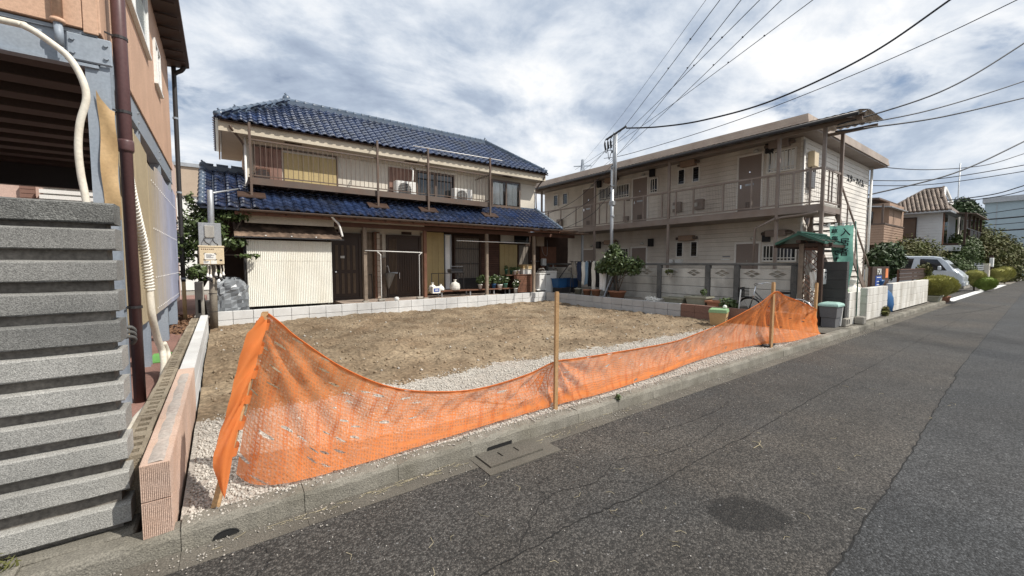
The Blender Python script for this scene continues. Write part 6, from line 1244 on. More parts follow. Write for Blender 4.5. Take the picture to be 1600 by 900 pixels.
for k in range(8): MB().bbox(9.08, 12.275, .45 + .08 * k, 9.77, 12.298, .52 + .08 * k, .004).build('slat', 'wood_brown', cbt)
for i, (x, r, h, mt, lb_) in enumerate(((8.72, .07, .2, 'green_roof', 'dark green bottle-like pot, leftmost on the cabinet shelf'), (8.95, .06, .16, 'green_roof', 'dark green jar next to the leftmost pot on the cabinet'), (9.12, .07, .15, 'white_paint', 'white jar on top of the slatted cabinet'), (9.30, .06, .17, 'white_plastic', 'cream jar beside the stacked boxes on the cabinet'))):
    t = pot((x, 12.45, 1.135), r, h, lb_, mt, grp='pots on the slatted cabinet'); foliage(t, [(x, 12.45, 1.135 + h + .06, .08, .08, .08)], 70, .035, 'leaf_shrub', 60 + i)
MB().bbox(8.62, 12.3, 1.10, 8.949, 12.6, 1.13, .004).build('side_shelf', 'wood_brown', cbt)
t = thing('storage_box', 'cream lidded box on the slatted cabinet, under the cardboard box', 'box', (9.65, 12.5, 1.135)); MB().bbox(9.46, 12.35, 1.136, 9.86, 12.65, 1.36, .012).build('box', 'white_plastic', t); MB().bbox(9.44, 12.33, 1.33, 9.88, 12.67, 1.365, .006).build('lid', 'cream_box', t)
t = thing('cardboard_box', 'shallow cardboard box topmost on the slatted cabinet', 'box', (9.65, 12.5, 1.37)); MB().bbox(9.45, 12.34, 1.367, 9.90, 12.66, 1.52, .005).build('box', 'cardboard', t); MB().box(9.64, 12.337, 1.37, 9.70, 12.3395, 1.515).build('tape', 'cream_box', t)
# yard in the corner: washing machine, tubs, taps
t = thing('washing_machine', 'white washing machine in the dark corner of the yard', 'washing machine', (10.78, 12.4, .40)); MB().bbox(10.46, 12.2, .40, 11.06, 12.72, 1.20, .02).build('body', 'white_plastic', t); MB().bbox(10.45, 12.19, 1.201, 11.07, 12.73, 1.26, .015).build('lid', 'white_paint', t); MB().box(10.5, 12.195, 1.10, 10.7, 12.1995, 1.15).build('panel', 'plank_post', t)
MB().tube(spline([(10.6, 12.4, 1.26), (10.5, 12.4, 1.36), (10.35, 12.5, 1.33)], 5), .02, 6).build('hose', 'plank_wall', t, True)
t = thing('storage_bin', 'narrow white bin left of the washing machine', 'bin', (10.25, 12.3, .55)); MB().bbox(10.10, 12.15, .56, 10.40, 12.45, 1.14, .02).build('body', 'white_paint', t); MB().bbox(10.08, 12.13, 1.141, 10.42, 12.47, 1.18, .01).build('lid', 'white_plastic', t); MB().box(10.22, 12.145, .9, 10.26, 12.149, .95).build('mark', 'ink', t); MB().bbox(9.95, 12.1, .50, 10.45, 12.5, .555, .01).build('tray', 'white_paint', t)
t = thing('wall_tap', 'pale plumbing tap cluster with a curved hose on the dark wall', 'tap', (11.6, 13.45, 1.5)); MB().bbox(11.3, 13.36, 1.45, 11.52, 13.599, 1.78, .03).build('body', 'white_plastic', t); MB().tube(spline([(11.5, 13.4, 1.55), (11.85, 13.35, 1.52), (11.9, 13.3, 1.3), (12.2, 13.25, 1.25), (12.5, 13.2, 1.0)], 6), .025, 8).build('hose', 'plank_wall', t, True); MB().tube([(11.9, 13.4, 1.52), (11.9, 13.4, 1.2)], .02, 8).build('pipe', 'galv', t, True); MB().tube([(10.6, 13.55, 1.66), (11.3, 13.55, 1.66)], .012, 6).build('supply_pipe', 'galv', t, True)
t = thing('junction_box', 'beige electric box high on the post at the dark yard corner', 'box', (11.1, 13.5, 2.4)); MB().bbox(11.0, 13.40, 2.30, 11.42, 13.599, 2.75, .02).build('box', 'beige_brick', t); MB().tube(spline([(11.3, 13.45, 2.3), (11.35, 13.4, 2.0), (11.55, 13.4, 1.9), (11.6, 13.42, 2.3), (11.6, 13.45, 2.6)], 6), .008, 5).build('cable', 'galv', t, True)
def tub(loc, w, d, h, label, mt): 
    x, y, z = loc; t = thing('tub', label, 'tub', loc, 'blue tubs in the yard corner'); m = MB(); B = [(x - w * .42, y - d * .42, z), (x + w * .42, y - d * .42, z), (x + w * .42, y + d * .42, z), (x - w * .42, y + d * .42, z)]; T = [(x - w / 2, y - d / 2, z + h), (x + w / 2, y - d / 2, z + h), (x + w / 2, y + d / 2, z + h), (x - w / 2, y + d / 2, z + h)]
    for k in range(4): m.quad(B[k], B[(k + 1) % 4], T[(k + 1) % 4], T[k])
    m.quad(*B); m.build('body', mt, t); m = MB(); m.box(x - w / 2 - .02, y - d / 2 - .02, z + h - .03, x + w / 2 + .02, y - d / 2 + .01, z + h); m.box(x - w / 2 - .02, y + d / 2 - .01, z + h - .03, x + w / 2 + .02, y + d / 2 + .02, z + h); m.box(x - w / 2 - .02, y - d / 2 + .01, z + h - .03, x - w / 2 + .01, y + d / 2 - .01, z + h); m.box(x + w / 2 - .01, y - d / 2 + .01, z + h - .03, x + w / 2 + .02, y + d / 2 - .01, z + h); m.build('rim', mt, t)
    MB().box(x - w * .4, y - d * .4, z + h * .6, x + w * .4, y + d * .4, z + h * .8).build('contents', 'grey_plastic', t)
tub((10.98, 11.95, .60), .50, .42, .36, 'lighter blue tub beside the washing machine', 'blue_plastic'); M['blue_dark'] = mat('blue_dark', (.015, .05, .13), rough=.5)
tub((11.42, 11.7, .62), .46, .44, .36, 'darker blue tub between the light tub and the laundry', 'blue_dark')
MB_ = None
t = thing('crate', 'dark crate supporting the blue tubs', 'crate', (11.2, 11.85, .40)); MB().bbox(10.75, 11.6, .40, 11.7, 12.1, .60, .01).build('crate', 'dark_metal', t)
# drying rack with clothes
t = thing('drying_rack', 'dark folding rack holding the row of clothes beside the citrus', 'laundry rack', (10.95, 10.3, .4)); MB().tube([(10.95, 11.35, 1.64), (10.95, 9.2, 1.60)], .012, 6).build('bar', 'dark_metal', t); 
for y in (11.22, 9.45):
    for s in (-1, 1): MB().bar((10.95 - .02 * s, y, 1.63), (10.95 + .25 * s, y + .15 * s, .40), .022).build('leg', 'dark_metal', t)
MB().bar((10.9, 11.3, 1.55), (10.75, 11.75, .95), .03).build('strut', 'dark_metal', t)
cl = [(11.10, .20, .50, 'cloth_grey', 'grey shirt, leftmost on the drying rack'), (10.84, .20, .72, 'cloth_navy', 'dark navy shirt next to the grey one on the rack'), (10.62, .16, .86, 'cloth_white', 'narrow white shirt between two dark garments on the rack'), (10.44, .18, .84, 'cloth_blue', 'slate blue shirt in the middle of the rack'), (10.27, .17, .90, 'cloth_black', 'black trousers in the middle of the rack'), (10.08, .20, 1.08, 'cloth_white', 'long cream trousers, the longest garment on the rack'), (9.92, .12, .92, 'cloth_black', 'black garment beside the long cream trousers'), (9.70, .26, 1.02, 'curtain', 'pale striped shirt at the citrus end of the rack')]
for i, (y, w, h, mt, lb_) in enumerate(cl):
    P = []
    for a in range(9):
        z = 1.63 - h * a / 8; ww = w * (.62 + .38 * min(1, a / 2)) * (1 if i not in (4, 5) else 1 - .35 * a / 8); P.append([(10.95 + .035 * math.sin(k * 1.4 + i + a * .25) - .012, y + ww * (k / 8 - .5) + .012 * math.sin(a), z - .02 * math.cos(k * .8)) for k in range(9)])
    o = MB().grid(P); o.grid([[(q[0] + .03, q[1], q[2]) for q in r_] for r_ in P]); t2_ = thing('garment', lb_, 'clothes', (10.95, y, 1.63), 'clothes on the drying rack'); o.build('cloth', mt, t2_, True); MB().tube([(10.95, y, 1.66), (10.95, y, 1.60)], .012, 6).build('peg', 'white_paint', t2_)
# citrus in a terracotta pot, service pole, pots and troughs
t = bush('citrus', 'bushy citrus with glossy leaves in a big terracotta pot below the steel pole', 'shrub', [(10.75, 8.95, 1.75, .35, .42, .38), (10.75, 9.25, 1.5, .32, .38, .30), (10.75, 8.5, 1.55, .30, .38, .26), (10.75, 8.15, 1.5, .25, .32, .24), (10.75, 9.55, 1.4, .22, .22, .22), (10.75, 8.9, 1.35, .3, .5, .2), (10.75, 9.0, 2.08, .18, .22, .16), (10.75, 8.2, 1.3, .2, .25, .15)], 3400, .055, 'leaf_shrub', ((10.75, 8.85, .55), .025), seed=71, shell=.3)
for a in ((.12, 9.3), (-.1, 8.4), (.02, 8.7)): MB().tube([(10.75, 8.85, .55), (10.75 + a[0] * .5, (8.85 + a[1]) / 2, .95), (10.75 + a[0], a[1], 1.4)], [.018, .015, .01], 6).build('stem', 'bark', t, True)
pot((10.75, 8.85, .38), .30, .26, 'big terracotta pot of the citrus', 'terracotta')
M['service'] = M['galv']; t = thing('service_pole', 'tall galvanised steel service pole with drooping cables behind the citrus', 'pole', (11.25, 9.55, .4)); MB().tube([(11.25, 9.55, .4), (11.25, 9.55, 5.0)], .06, 12).build('shaft', 'galv', t, True); MB().tube([(11.25, 9.50, 4.2), (11.25, 9.50, 6.1)], .045, 12).build('upper_shaft', 'galv', t, True); MB().tube([(11.24, 9.40, 4.0), (11.24, 9.40, 6.05)], .035, 10).build('upper_shaft', 'galv', t, True)
MB().bar((11.25, 9.85, 5.95), (11.2, 8.95, 6.16), .05).build('arm', 'dark_metal', t)
for z in (2.2, 3.2, 4.25, 4.9): MB().tube([(11.25, 9.53, z), (11.25, 9.53, z + .04)], .08, 10).build('band', 'galv', t)
for y0, d in ((9.86, .5), (9.72, .75), (9.6, .55)): MB().tube(spline([(11.24, y0, 5.98), (11.22, y0 + .06, 5.8), (11.22, y0 - .02, 5.98 - d), (11.22, y0 - .1, 5.85 - d * .6), (11.24, 9.55, 5.5)], 6), .012, 5).build('cable_tail', 'wire', t, True); MB().tube([(11.22, y0 + .03, 5.85), (11.22, y0 + .0, 5.6)], .03, 6).build('connector', 'black', t, True)
MB().bbox(11.18, 9.46, 3.6, 11.32, 9.64, 3.75, .01).build('clamp', 'galv', t)
for i, (y, r, h, mt, lb_) in enumerate(((10.62, .15, .24, 'pot_grey', 'grey pot under the left end of the drying rack'), (10.18, .16, .22, 'terracotta', 'terracotta pot under the middle of the drying rack'), (9.75, .17, .24, 'terracotta', 'terracotta pot under the cream trousers'))): pot((10.7, y, .40), r, h, lb_, mt, grp='pots under the drying rack')
for i, (y, mt, lb_) in enumerate(((9.33, 'lattice_metal', 'grey blue plank leaning by the citrus pot'), (9.22, 'wood_dark', 'dark plank leaning right behind the grey blue one'))): tag(MB().bar((10.62, y, .40), (10.98, y - .25, 1.55), .09, .02).build('plank', mt), lb_, 'plank')
trough((10.70, 6.65, .40), .36, .62, .17, 'grey planter trough farthest from the bicycle', 'pot_grey', 'planter troughs by the plank wall'); trough((10.72, 5.98, .40), .38, .60, .24, 'tallest greenish planter trough with a small seedling', 'pot_grey', 'planter troughs by the plank wall'); trough((10.68, 5.38, .40), .34, .58, .15, 'shallow brown rimmed planter trough next to the low green plant', 'terracotta', 'planter troughs by the plank wall')
bush('seedling', 'small seedling sprouting in the tallest planter trough', 'plant', [(10.72, 5.85, .76, .06, .08, .1)], 60, .04, 'leaf_shrub', seed=81, crown='foliage'); bush('ground_plant', 'low green plant on the ground between trough and bicycle', 'plant', [(10.62, 5.15, .50, .18, .22, .14)], 420, .05, 'leaf_shrub', seed=82, crown='foliage')
t = pot((11.42, 7.33, 1.14), .07, .12, 'small hanging pot with pale flowers on the plank wall', 'white_plastic'); foliage(t, [(11.40, 7.35, 1.30, .08, .13, .09)], 90, .04, 'leaf_hedge', 83); MB().tube([(11.42, 7.33, 1.2), (11.54, 7.33, 1.36)], .006, 5).build('hook', 'dark_metal', t)
tag(MB().bbox(10.5, 7.1, .44, 10.7, 7.55, .50, .01).build('tray', 'white_plastic'), 'white tray lying by the plank wall behind the grey block wall', 'tray'); bush('withered_plant', 'heap of withered pale flowers beside the white tray', 'plant', [(10.55, 7.4, .48, .12, .22, .08)], 160, .035, 'paper', seed=84, crown='foliage')
t = thing('hand_pump', 'pale bicycle pump standing upright in front of the plank wall post', 'pump', (10.6, 4.86, .12)); MB().tube([(10.6, 4.88, .12), (10.6, 4.82, .90)], .016, 8).build('barrel', 'white_plastic', t, True); MB().tube([(10.6, 4.88, .93), (10.6, 4.74, .91)], .014, 6).build('handle', 'black', t, True); MB().bar((10.6, 4.94, .125), (10.6, 4.82, .125), .02).build('foot', 'black', t)
# bicycle
bk = thing('bicycle', 'dark city bicycle with a front basket parked behind the orange net', 'bicycle', (10.95, 4.5, .12)); Z = .07
def wheel(y):
    w = MB().tube([(10.85, y + .30 * math.cos(a), Z + .32 + .30 * math.sin(a)) for a in [k * 6.28319 / 24 for k in range(25)]], .019, 6, False).build('wheel', 'rubber', bk, True); MB().tube([(10.85, y + .275 * math.cos(a), Z + .32 + .275 * math.sin(a)) for a in [k * 6.28319 / 24 for k in range(25)]], .009, 5, False).build('rim', 'chrome', w, True)
    m = MB()
    for k in range(12): a = k * math.pi / 6; m.bar((10.85, y, Z + .32), (10.85, y + .275 * math.cos(a), Z + .32 + .275 * math.sin(a)), .004)
    kind(m.build('spokes', 'chrome', w), 'stuff')
wheel(4.72); wheel(3.75)
m = MB(); H_ = (10.85, 4.60, Z + .78); Bb = (10.85, 4.12, Z + .28); Sd = (10.85, 3.98, Z + .72); Rw = (10.85, 3.75, Z + .32); Fw = (10.85, 4.72, Z + .32)
for a, b in ((H_, Bb), (Bb, Sd), (Bb, Rw), (Sd, Rw), ((10.85, 4.58, Z + .66), Bb)): m.tube([a, b], .016, 7)
m.build('frame', 'plank_post', bk, True); MB().tube([(10.85, 4.58, Z + .92), (10.85, 4.64, Z + .62), Fw], .014, 6).build('fork', 'chrome', bk, True)
MB().tube(spline([(10.60, 4.32, Z + .98), (10.62, 4.45, Z + 1.0), (10.75, 4.58, Z + .96), (10.85, 4.58, Z + .93), (10.95, 4.58, Z + .96), (11.08, 4.45, Z + 1.0), (11.1, 4.32, Z + .98)], 6), .011, 6).build('handlebar', 'chrome', bk, True)
MB().bbox(10.79, 3.82, Z + .76, 10.91, 4.08, Z + .82, .02).build('saddle', 'black', bk); MB().tube([Sd, (10.85, 3.95, Z + .78)], .013, 6).build('seat_post', 'chrome', bk, True)
b_ = MB(); b_.box(10.68, 4.66, Z + .63, 11.02, 4.92, Z + .64); bs = b_.build('basket', 'black', bk)
for k in range(10): MB().box(10.68 + .036 * k, 4.915, Z + .64, 10.69 + .036 * k, 4.922, Z + .87).build('wire', 'black', bs); MB().box(10.676, 4.665 + .028 * k, Z + .64, 10.682, 4.674 + .028 * k, Z + .87).build('wire', 'black', bs)
for z in (.71, .79, .865): MB().box(10.67, 4.655, Z + z, 10.6755, 4.925, Z + z + .012).build('band', 'black', bs); MB().box(10.67, 4.9225, Z + z, 11.03, 4.928, Z + z + .012).build('band', 'black', bs)
MB().tube(spline([(10.85, 3.35, Z + .36), (10.85, 3.42, Z + .55), (10.85, 3.6, Z + .65), (10.85, 3.8, Z + .62)], 5), .02, 5).build('mudguard', 'chrome', bk, True); MB().tube([(10.85, 4.12, Z + .28), (10.80, 4.2, Z + .16)], .012, 5).build('crank', 'chrome', bk)
# cardboard bucket, cloths on the gate, hose ring
t = thing('cardboard_carton', 'brown carton taped green along the top, standing on the gravel by the brown wall', 'carton', (9.6, 4.85, .12)); zb = .10
def ring4(w, d, z, rz=.35):
    return [(9.6 + math.cos(rz) * a * w - math.sin(rz) * b * d, 4.85 + math.sin(rz) * a * w + math.cos(rz) * b * d, z) for a, b in ((-1, -1), (1, -1), (1, 1), (-1, 1))]
m = MB(); A_, B_ = ring4(.21, .15, zb), ring4(.25, .19, zb + .33)
for k in range(4): m.quad(A_[k], A_[(k + 1) % 4], B_[(k + 1) % 4], B_[k])
m.quad(*A_); m.build('box', 'cardboard', t); m = MB(); C_, D_ = ring4(.255, .195, zb + .30), ring4(.245, .185, zb + .372)
for k in range(4): m.quad(C_[k], C_[(k + 1) % 4], D_[(k + 1) % 4], D_[k])
m.quad(*D_); m.build('taped_top', 'green_tape', t)
rm_ = Matrix.Rotation(.35, 4, 'Z'); xr = rm_ @ Vector((1, 0, 0)); yr = rm_ @ Vector((0, -1, 0))
for (dx, z, w) in ((-.10, .17, .10), (.06, .17, .12), (.02, .11, .14), (-.12, .30, .08)): p = Vector((9.6, 4.85, zb + z)) + xr * dx + yr * (.158 + .115 * z); MB().bar(p - xr * w / 2, p + xr * w / 2, .004, .022).build('print_line', 'wood_brown', t)
tag(MB().lathe([(.02, 0), (.05, .03), (.04, .07), (.015, .09)], (9.78, 4.80, zb + .37), 9).build('tape_roll', 'paper', None, True), 'crumpled white scrap on top of the green taped carton', 'scrap')
for i, (y, z0, z1, lb_) in enumerate(((3.56, 1.28, 1.55, 'bunched beige cloth hanging highest on the gate lattice'), (3.47, .92, 1.36, 'long white cloth knotted below the beige one on the gate lattice'))):
    P = []
    for a in range(9): f_ = a / 8; z = z1 + (z0 - z1) * f_; w = .03 + .035 * math.sin(f_ * 2.8 + i); P.append([(11.15 + .025 * math.sin(k * 1.5 + a), y + w * (k / 7 - .5) * 2, z) for k in range(8)])
    o = MB().grid(P); o.grid([[(q[0] - .04, q[1], q[2]) for q in r_] for r_ in P]); tag(o.build('rag', 'cloth_grey' if i == 0 else 'cloth_white', None, True), lb_, 'cloth', 'cloths on the gate')
tag(MB().tube([(7.75 + .17 * math.cos(a), 3.06 + .10 * math.sin(a), .135 + .01 * math.sin(3 * a)) for a in [k * 6.28319 / 24 for k in range(25)]], .022, 6, False).build('hose_ring', 'black', None, True), 'black ring of hose lying on the gravel at the third stake', 'hose')

bush('weed', 'tuft of grass growing at the foot of the grey slat fence', 'weed', [(-.90, 2.875, .14, .04, .02, .04), (-.86, 2.875, .12, .03, .02, .02)], 30, .035, 'leaf_hedge', seed=91, crown='foliage', aspect=.14)
bush('weed', 'tiny weed growing from the kerb joint below the middle of the net', 'weed', [(3.37, 2.74, .13, .03, .02, .03)], 24, .03, 'leaf_mid', seed=92, crown='foliage', aspect=.3)
# ================================================================ orange safety net on wooden stakes
def netmat(dense):
    m = bpy.data.materials.new('net_dense' if dense else 'net'); m.use_nodes = True; nt = m.node_tree; N = nt.nodes; L = nt.links; N.clear()
    def nd(t, **k):
        n = N.new(t)
        for a, b in k.items(): setattr(n, a, b)
        return n
    def mth(op, a, b=None):
        n = nd('ShaderNodeMath', operation=op)
        for i, v in enumerate((a, b)):
            if v is None: continue
            if isinstance(v, (int, float)): n.inputs[i].default_value = v
            else: L.new(v, n.inputs[i])
        return n.outputs[0]
    def mr(v, lo, hi, a, b):
        r = nd('ShaderNodeMapRange'); L.new(v, r.inputs[0])
        for i, q in enumerate((lo, hi, a, b)): r.inputs[i + 1].default_value = q
        return r.outputs[0]
    uv = nd('ShaderNodeUVMap'); uv.uv_map = 'UVMap'; s = nd('ShaderNodeSeparateXYZ'); L.new(uv.outputs[0], s.inputs[0])   # u metres along, v metres down from the top hem
    def noise(sc, det=3, scale=(1, 1, 1), dist=0):
        mp = nd('ShaderNodeMapping'); L.new(uv.outputs[0], mp.inputs[0]); mp.inputs['Scale'].default_value = scale; n = nd('ShaderNodeTexNoise'); n.inputs['Scale'].default_value = sc; n.inputs['Detail'].default_value = det; n.inputs['Distortion'].default_value = dist; L.new(mp.outputs[0], n.inputs['Vector']); return n.outputs[0]
    col = nd('ShaderNodeMixRGB'); col.inputs[1].default_value = (.80, .27, .085, 1); col.inputs[2].default_value = (.58, .13, .03, 1)
    d = nd('ShaderNodeBsdfDiffuse'); L.new(col.outputs[0], d.inputs[0]); tl = nd('ShaderNodeBsdfTranslucent'); L.new(col.outputs[0], tl.inputs[0]); mx = nd('ShaderNodeMixShader'); mx.inputs[0].default_value = .42; L.new(d.outputs[0], mx.inputs[1]); L.new(tl.outputs[0], mx.inputs[2])
    tr = nd('ShaderNodeBsdfTransparent'); out = nd('ShaderNodeOutputMaterial'); fin = nd('ShaderNodeMixShader'); L.new(tr.outputs[0], fin.inputs[1]); L.new(mx.outputs[0], fin.inputs[2]); L.new(fin.outputs[0], out.inputs[0])
    if dense: L.new(mr(noise(14, 4), .45, .7, 0, .8), col.inputs[0]); fin.inputs[0].default_value = .96; return m
    band = mr(mth('SINE', mth('MULTIPLY', mth('ADD', mth('ADD', s.outputs[0], mth('MULTIPLY', noise(2.2, 2), .16)), mth('MULTIPLY', s.outputs[1], .14)), 6.2832 / .125)), .45, .75, 0, 1)      # upright reinforcing strips
    weft = mr(mth('SINE', mth('MULTIPLY', s.outputs[1], 6.2832 / .05)), .5, .9, 0, 1)
    L.new(mth('MULTIPLY', band, mr(noise(1.7, 3), .42, .62, .08, .62)), col.inputs[0])
    gx_ = mr(mth('SINE', mth('MULTIPLY', s.outputs[0], 6.2832 / .024)), .2, .8, 0, 1); gy_ = mr(mth('SINE', mth('MULTIPLY', mth('ADD', s.outputs[1], mth('MULTIPLY', noise(9), .02)), 6.2832 / .024)), .2, .8, 0, 1)
    wv = mr(mth('MAXIMUM', gx_, gy_), 0, 1, .72, 1.12)
    a = mth('MULTIPLY', mth('ADD', .70, mth('ADD', mth('MULTIPLY', band, .10), mth('MULTIPLY', weft, .06))), mr(noise(3.2, 4), .3, .7, .86, 1.1)); a = mth('MULTIPLY', a, wv)
    hem = mr(s.outputs[1], .012, .05, 1, 0); a = mth('MAXIMUM', a, hem); a = mth('MAXIMUM', a, mth('MULTIPLY', nd_attr(nd, L, 'fold'), .97))
    # slits where the weave has opened, lined up in rows, only in the first metre and a bit
    mp = nd('ShaderNodeMapping'); L.new(uv.outputs[0], mp.inputs[0]); mp.inputs['Scale'].default_value = (8.5, 15.0, 1); vo = nd('ShaderNodeTexVoronoi'); vo.inputs['Scale'].default_value = 1; vo.inputs['Randomness'].default_value = .45; L.new(mp.outputs[0], vo.inputs['Vector'])
    sc = nd('ShaderNodeSeparateColor'); L.new(vo.outputs['Color'], sc.inputs[0])
    dv = nd('ShaderNodeVectorMath', operation='SUBTRACT'); L.new(mp.outputs[0], dv.inputs[0]); L.new(vo.outputs['Position'], dv.inputs[1]); ds = nd('ShaderNodeSeparateXYZ'); L.new(dv.outputs[0], ds.inputs[0])
    e = mth('ADD', mth('POWER', mth('MULTIPLY', mth('ABSOLUTE', ds.outputs[0]), 2.6), 2.0), mth('POWER', mth('MULTIPLY', mth('ABSOLUTE', mth('ADD', ds.outputs[1], mth('MULTIPLY', ds.outputs[0], .25))), mr(sc.outputs[2], 0, 1, 5, 12)), 2.0))
    reg = mth('MULTIPLY', mr(s.outputs[0], 1.1, 1.9, 1, .12), mr(noise(1.6, 2), .35, .6, .2, 1)); pick = mth('LESS_THAN', sc.outputs[0], mth('MULTIPLY', reg, .48))
    hole = mth('MULTIPLY', mth('LESS_THAN', e, 1.0), pick); a = mth('MULTIPLY', a, mth('SUBTRACT', 1.0, mth('MULTIPLY', hole, .95)))
    a = mth('MINIMUM', a, .97); L.new(a, fin.inputs[0]); return m
def nd_attr(nd, L, name):
    n = nd('ShaderNodeAttribute'); n.attribute_name = name; return n.outputs['Fac']
M['net'] = netmat(False); M['net_dense'] = netmat(True)
net = thing('safety_net', 'orange construction net sagging between wooden stakes along the kerb', 'net', (3.5, 3.0, .12))
cols = [((.24, 3.08, 1.22), (.03, 3.16, .16)), ((.31, 3.08, 1.15), (.12, 3.02, .125)), ((.42, 3.07, 1.03), (.30, 2.91, .125)), ((.71, 3.06, .78), (.55, 2.885, .128)), ((1.08, 3.06, .57), (.9, 2.885, .128)), ((1.53, 3.05, .46), (1.35, 2.92, .125)), ((1.91, 3.05, .43), (1.8, 2.95, .125)), ((2.36, 3.02, .48), (2.3, 2.96, .125)), ((2.66, 2.955, .575), (2.64, 2.955, .13)), ((3.0, 3.02, .545), (2.95, 2.95, .13)), ((3.56, 3.05, .52), (3.41, 2.94, .13)), ((4.83, 3.07, .50), (4.6, 3.02, .13)), ((5.5, 3.07, .555), (5.3, 3.10, .13)), ((6.17, 3.06, .64), (5.9, 3.15, .13)), ((7.22, 3.0, .88), (7.1, 3.18, .13)), ((7.70, 2.935, 1.07), (7.72, 3.02, .15)), ((8.2, 2.97, .97), (8.1, 2.95, .14)), ((9.0, 3.0, .82), (8.6, 2.9, .128)), ((9.98, 3.03, .60), (9.75, 2.89, .128)), ((10.12, 3.14, .56), (9.95, 2.98, .13))]
T_ = spline([c[0] for c in cols], 26); B_ = spline([c[1] for c in cols], 26); nr = 34; stakeX = (.1, 2.65, 7.72, 10.05)
Pn = []; U = []; FO = []; sacc = 0; rr = random.Random(9)
for i, (a, b) in enumerate(zip(T_, B_)):
    if i: sacc += (T_[i] - T_[i - 1]).length
    row = []; ur = []; fr_ = []; h = (a - b).length; near = max(math.exp(-abs(a.x - s_) * 1.3) for s_ in stakeX)
    for j in range(nr + 1):
        t = j / nr; p = a.lerp(b, t); bell = math.sin(math.pi * t)
        dx = min((abs(a.x - s_), a.x - s_) for s_ in stakeX)[1]; ang = math.atan2(dx, .05 + t * h)                                          # folds fan out from each stake head
        w = (.020 * math.sin(ang * 17 + .6 * math.sin(sacc * 3)) * (.25 + near) + .012 * math.sin(sacc * 9.5 + t * 5 + 1.3 * math.sin(t * 7)) + .008 * math.sin(sacc * 23 - t * 9) + .006 * math.sin(sacc * 41 + t * 17)) * (.15 + bell)
        p = p + Vector((0, .13 * bell * min(1, h) + w, -.03 * bell * (1 - near) * h + .5 * w * bell * .4)); row.append(p); ur.append((sacc, t * h))
        # cloth doubled over along the foot in the long middle stretch, and along creases
        f1 = max(0, 1 - abs((1 - t) - .10) / .10) * (1 if 1.2 < a.x < 6 else .25); cr = abs(math.sin(ang * 8.5 + .3)) ** 14 * near
        f2 = max(0, 1 - abs(t - (.12 + .045 * (a.x - .2) / .4)) / .05) * (1 if .3 < a.x < 2.2 else 0); f3 = max(0, 1 - abs(t - (.98 - .33 * abs(a.x - 4.9))) / .05) * (1 if 3 < a.x < 6.6 else 0)
        fr_.append(min(1, f1 + .8 * cr + .55 * f2 + .6 * f3))
    Pn.append(row); U.append(ur); FO.append(fr_)
mb = MB().grid(Pn); me = mb.mesh('sheet', 'net', True, wloc(net), False); uvl = me.uv_layers.new(name='UVMap'); flatU = [q for r_ in U for q in r_]; flatF = [q for r_ in FO for q in r_]
for lp in me.loops: uvl.data[lp.index].uv = flatU[lp.vertex_index]
at = me.attributes.new('fold', 'FLOAT', 'POINT'); at.data.foreach_set('value', flatF); link('sheet', me, net)
MB().tube([p + Vector((0, -.004, .002)) for p in T_], .005, 5).build('hem_rope', 'net_dense', net, True)
# flap wrapped round the leaning stake
Lf = spline([(.2, 3.05, 1.21), (.12, 3.02, 1.11), (.07, 2.98, .96), (.03, 2.94, .81), (-.01, 2.90, .65), (-.06, 2.87, .5), (-.08, 2.84, .37), (-.035, 2.81, .20)], 8); Rf = spline([(.23, 3.04, 1.18), (.19, 3.0, 1.03), (.16, 2.97, .93), (.125, 2.95, .84), (.10, 2.93, .75), (.07, 2.91, .66), (.03, 2.86, .48), (-.03, 2.81, .19)], 8)
P = []
for i, (a, b) in enumerate(zip(Lf, Rf)): P.append([a.lerp(b, k / 8) + Vector((0, -.012 * math.sin(k * .8 + i * .35) - .02 * math.sin(math.pi * k / 8), .008 * math.sin(i * .9 + k))) for k in range(9)])
MB().grid(P).build('flap', 'net_dense', net, True)
for k in range(6):
    f_ = .06 + .12 * k; c = Vector((.225, 3.11, 1.22)).lerp(Vector((-.11, 2.86, .0)), f_); ax_ = (Vector((.225, 3.11, 1.22)) - Vector((-.11, 2.86, 0))).normalized(); hh = .026
    m = MB(); pr = [c + ax_ * dz + Vector((.042 * math.cos(a), .036 * math.sin(a), .012 * math.sin(a * 2))) for dz in (-hh, hh) for a in [q * 6.28319 / 12 for q in range(13)]]; m.grid([pr[:13], pr[13:]]).build('loop', 'net_dense', net, True)
def stake(a, b, w, label):
    t = thing('wooden_stake', label, 'stake', a, 'stakes carrying the orange net'); MB().bar(a, b, w, w * .85, up=(.2, 1, 0)).build('shaft', 'wood_stake', t)
    MB().bar(Vector(b), Vector(b) + Vector((0, 0, .012)), w * .8, w * .65, up=(.2, 1, 0)).build('end', 'wood_stake', t)
stake((-.11, 2.86, 0), (.225, 3.11, 1.22), .042, 'leaning stake at the left end of the orange net'); stake((2.645, 2.925, .05), (2.655, 2.925, 1.265), .036, 'upright stake in the middle of the net, standing bare above it'); stake((7.67, 2.965, .05), (7.72, 2.975, 1.22), .05, 'stake holding up the right hand peak of the net'); stake((10.06, 3.08, .05), (10.04, 3.06, 1.14), .05, 'stake at the far right end of the net beside the trash bin')
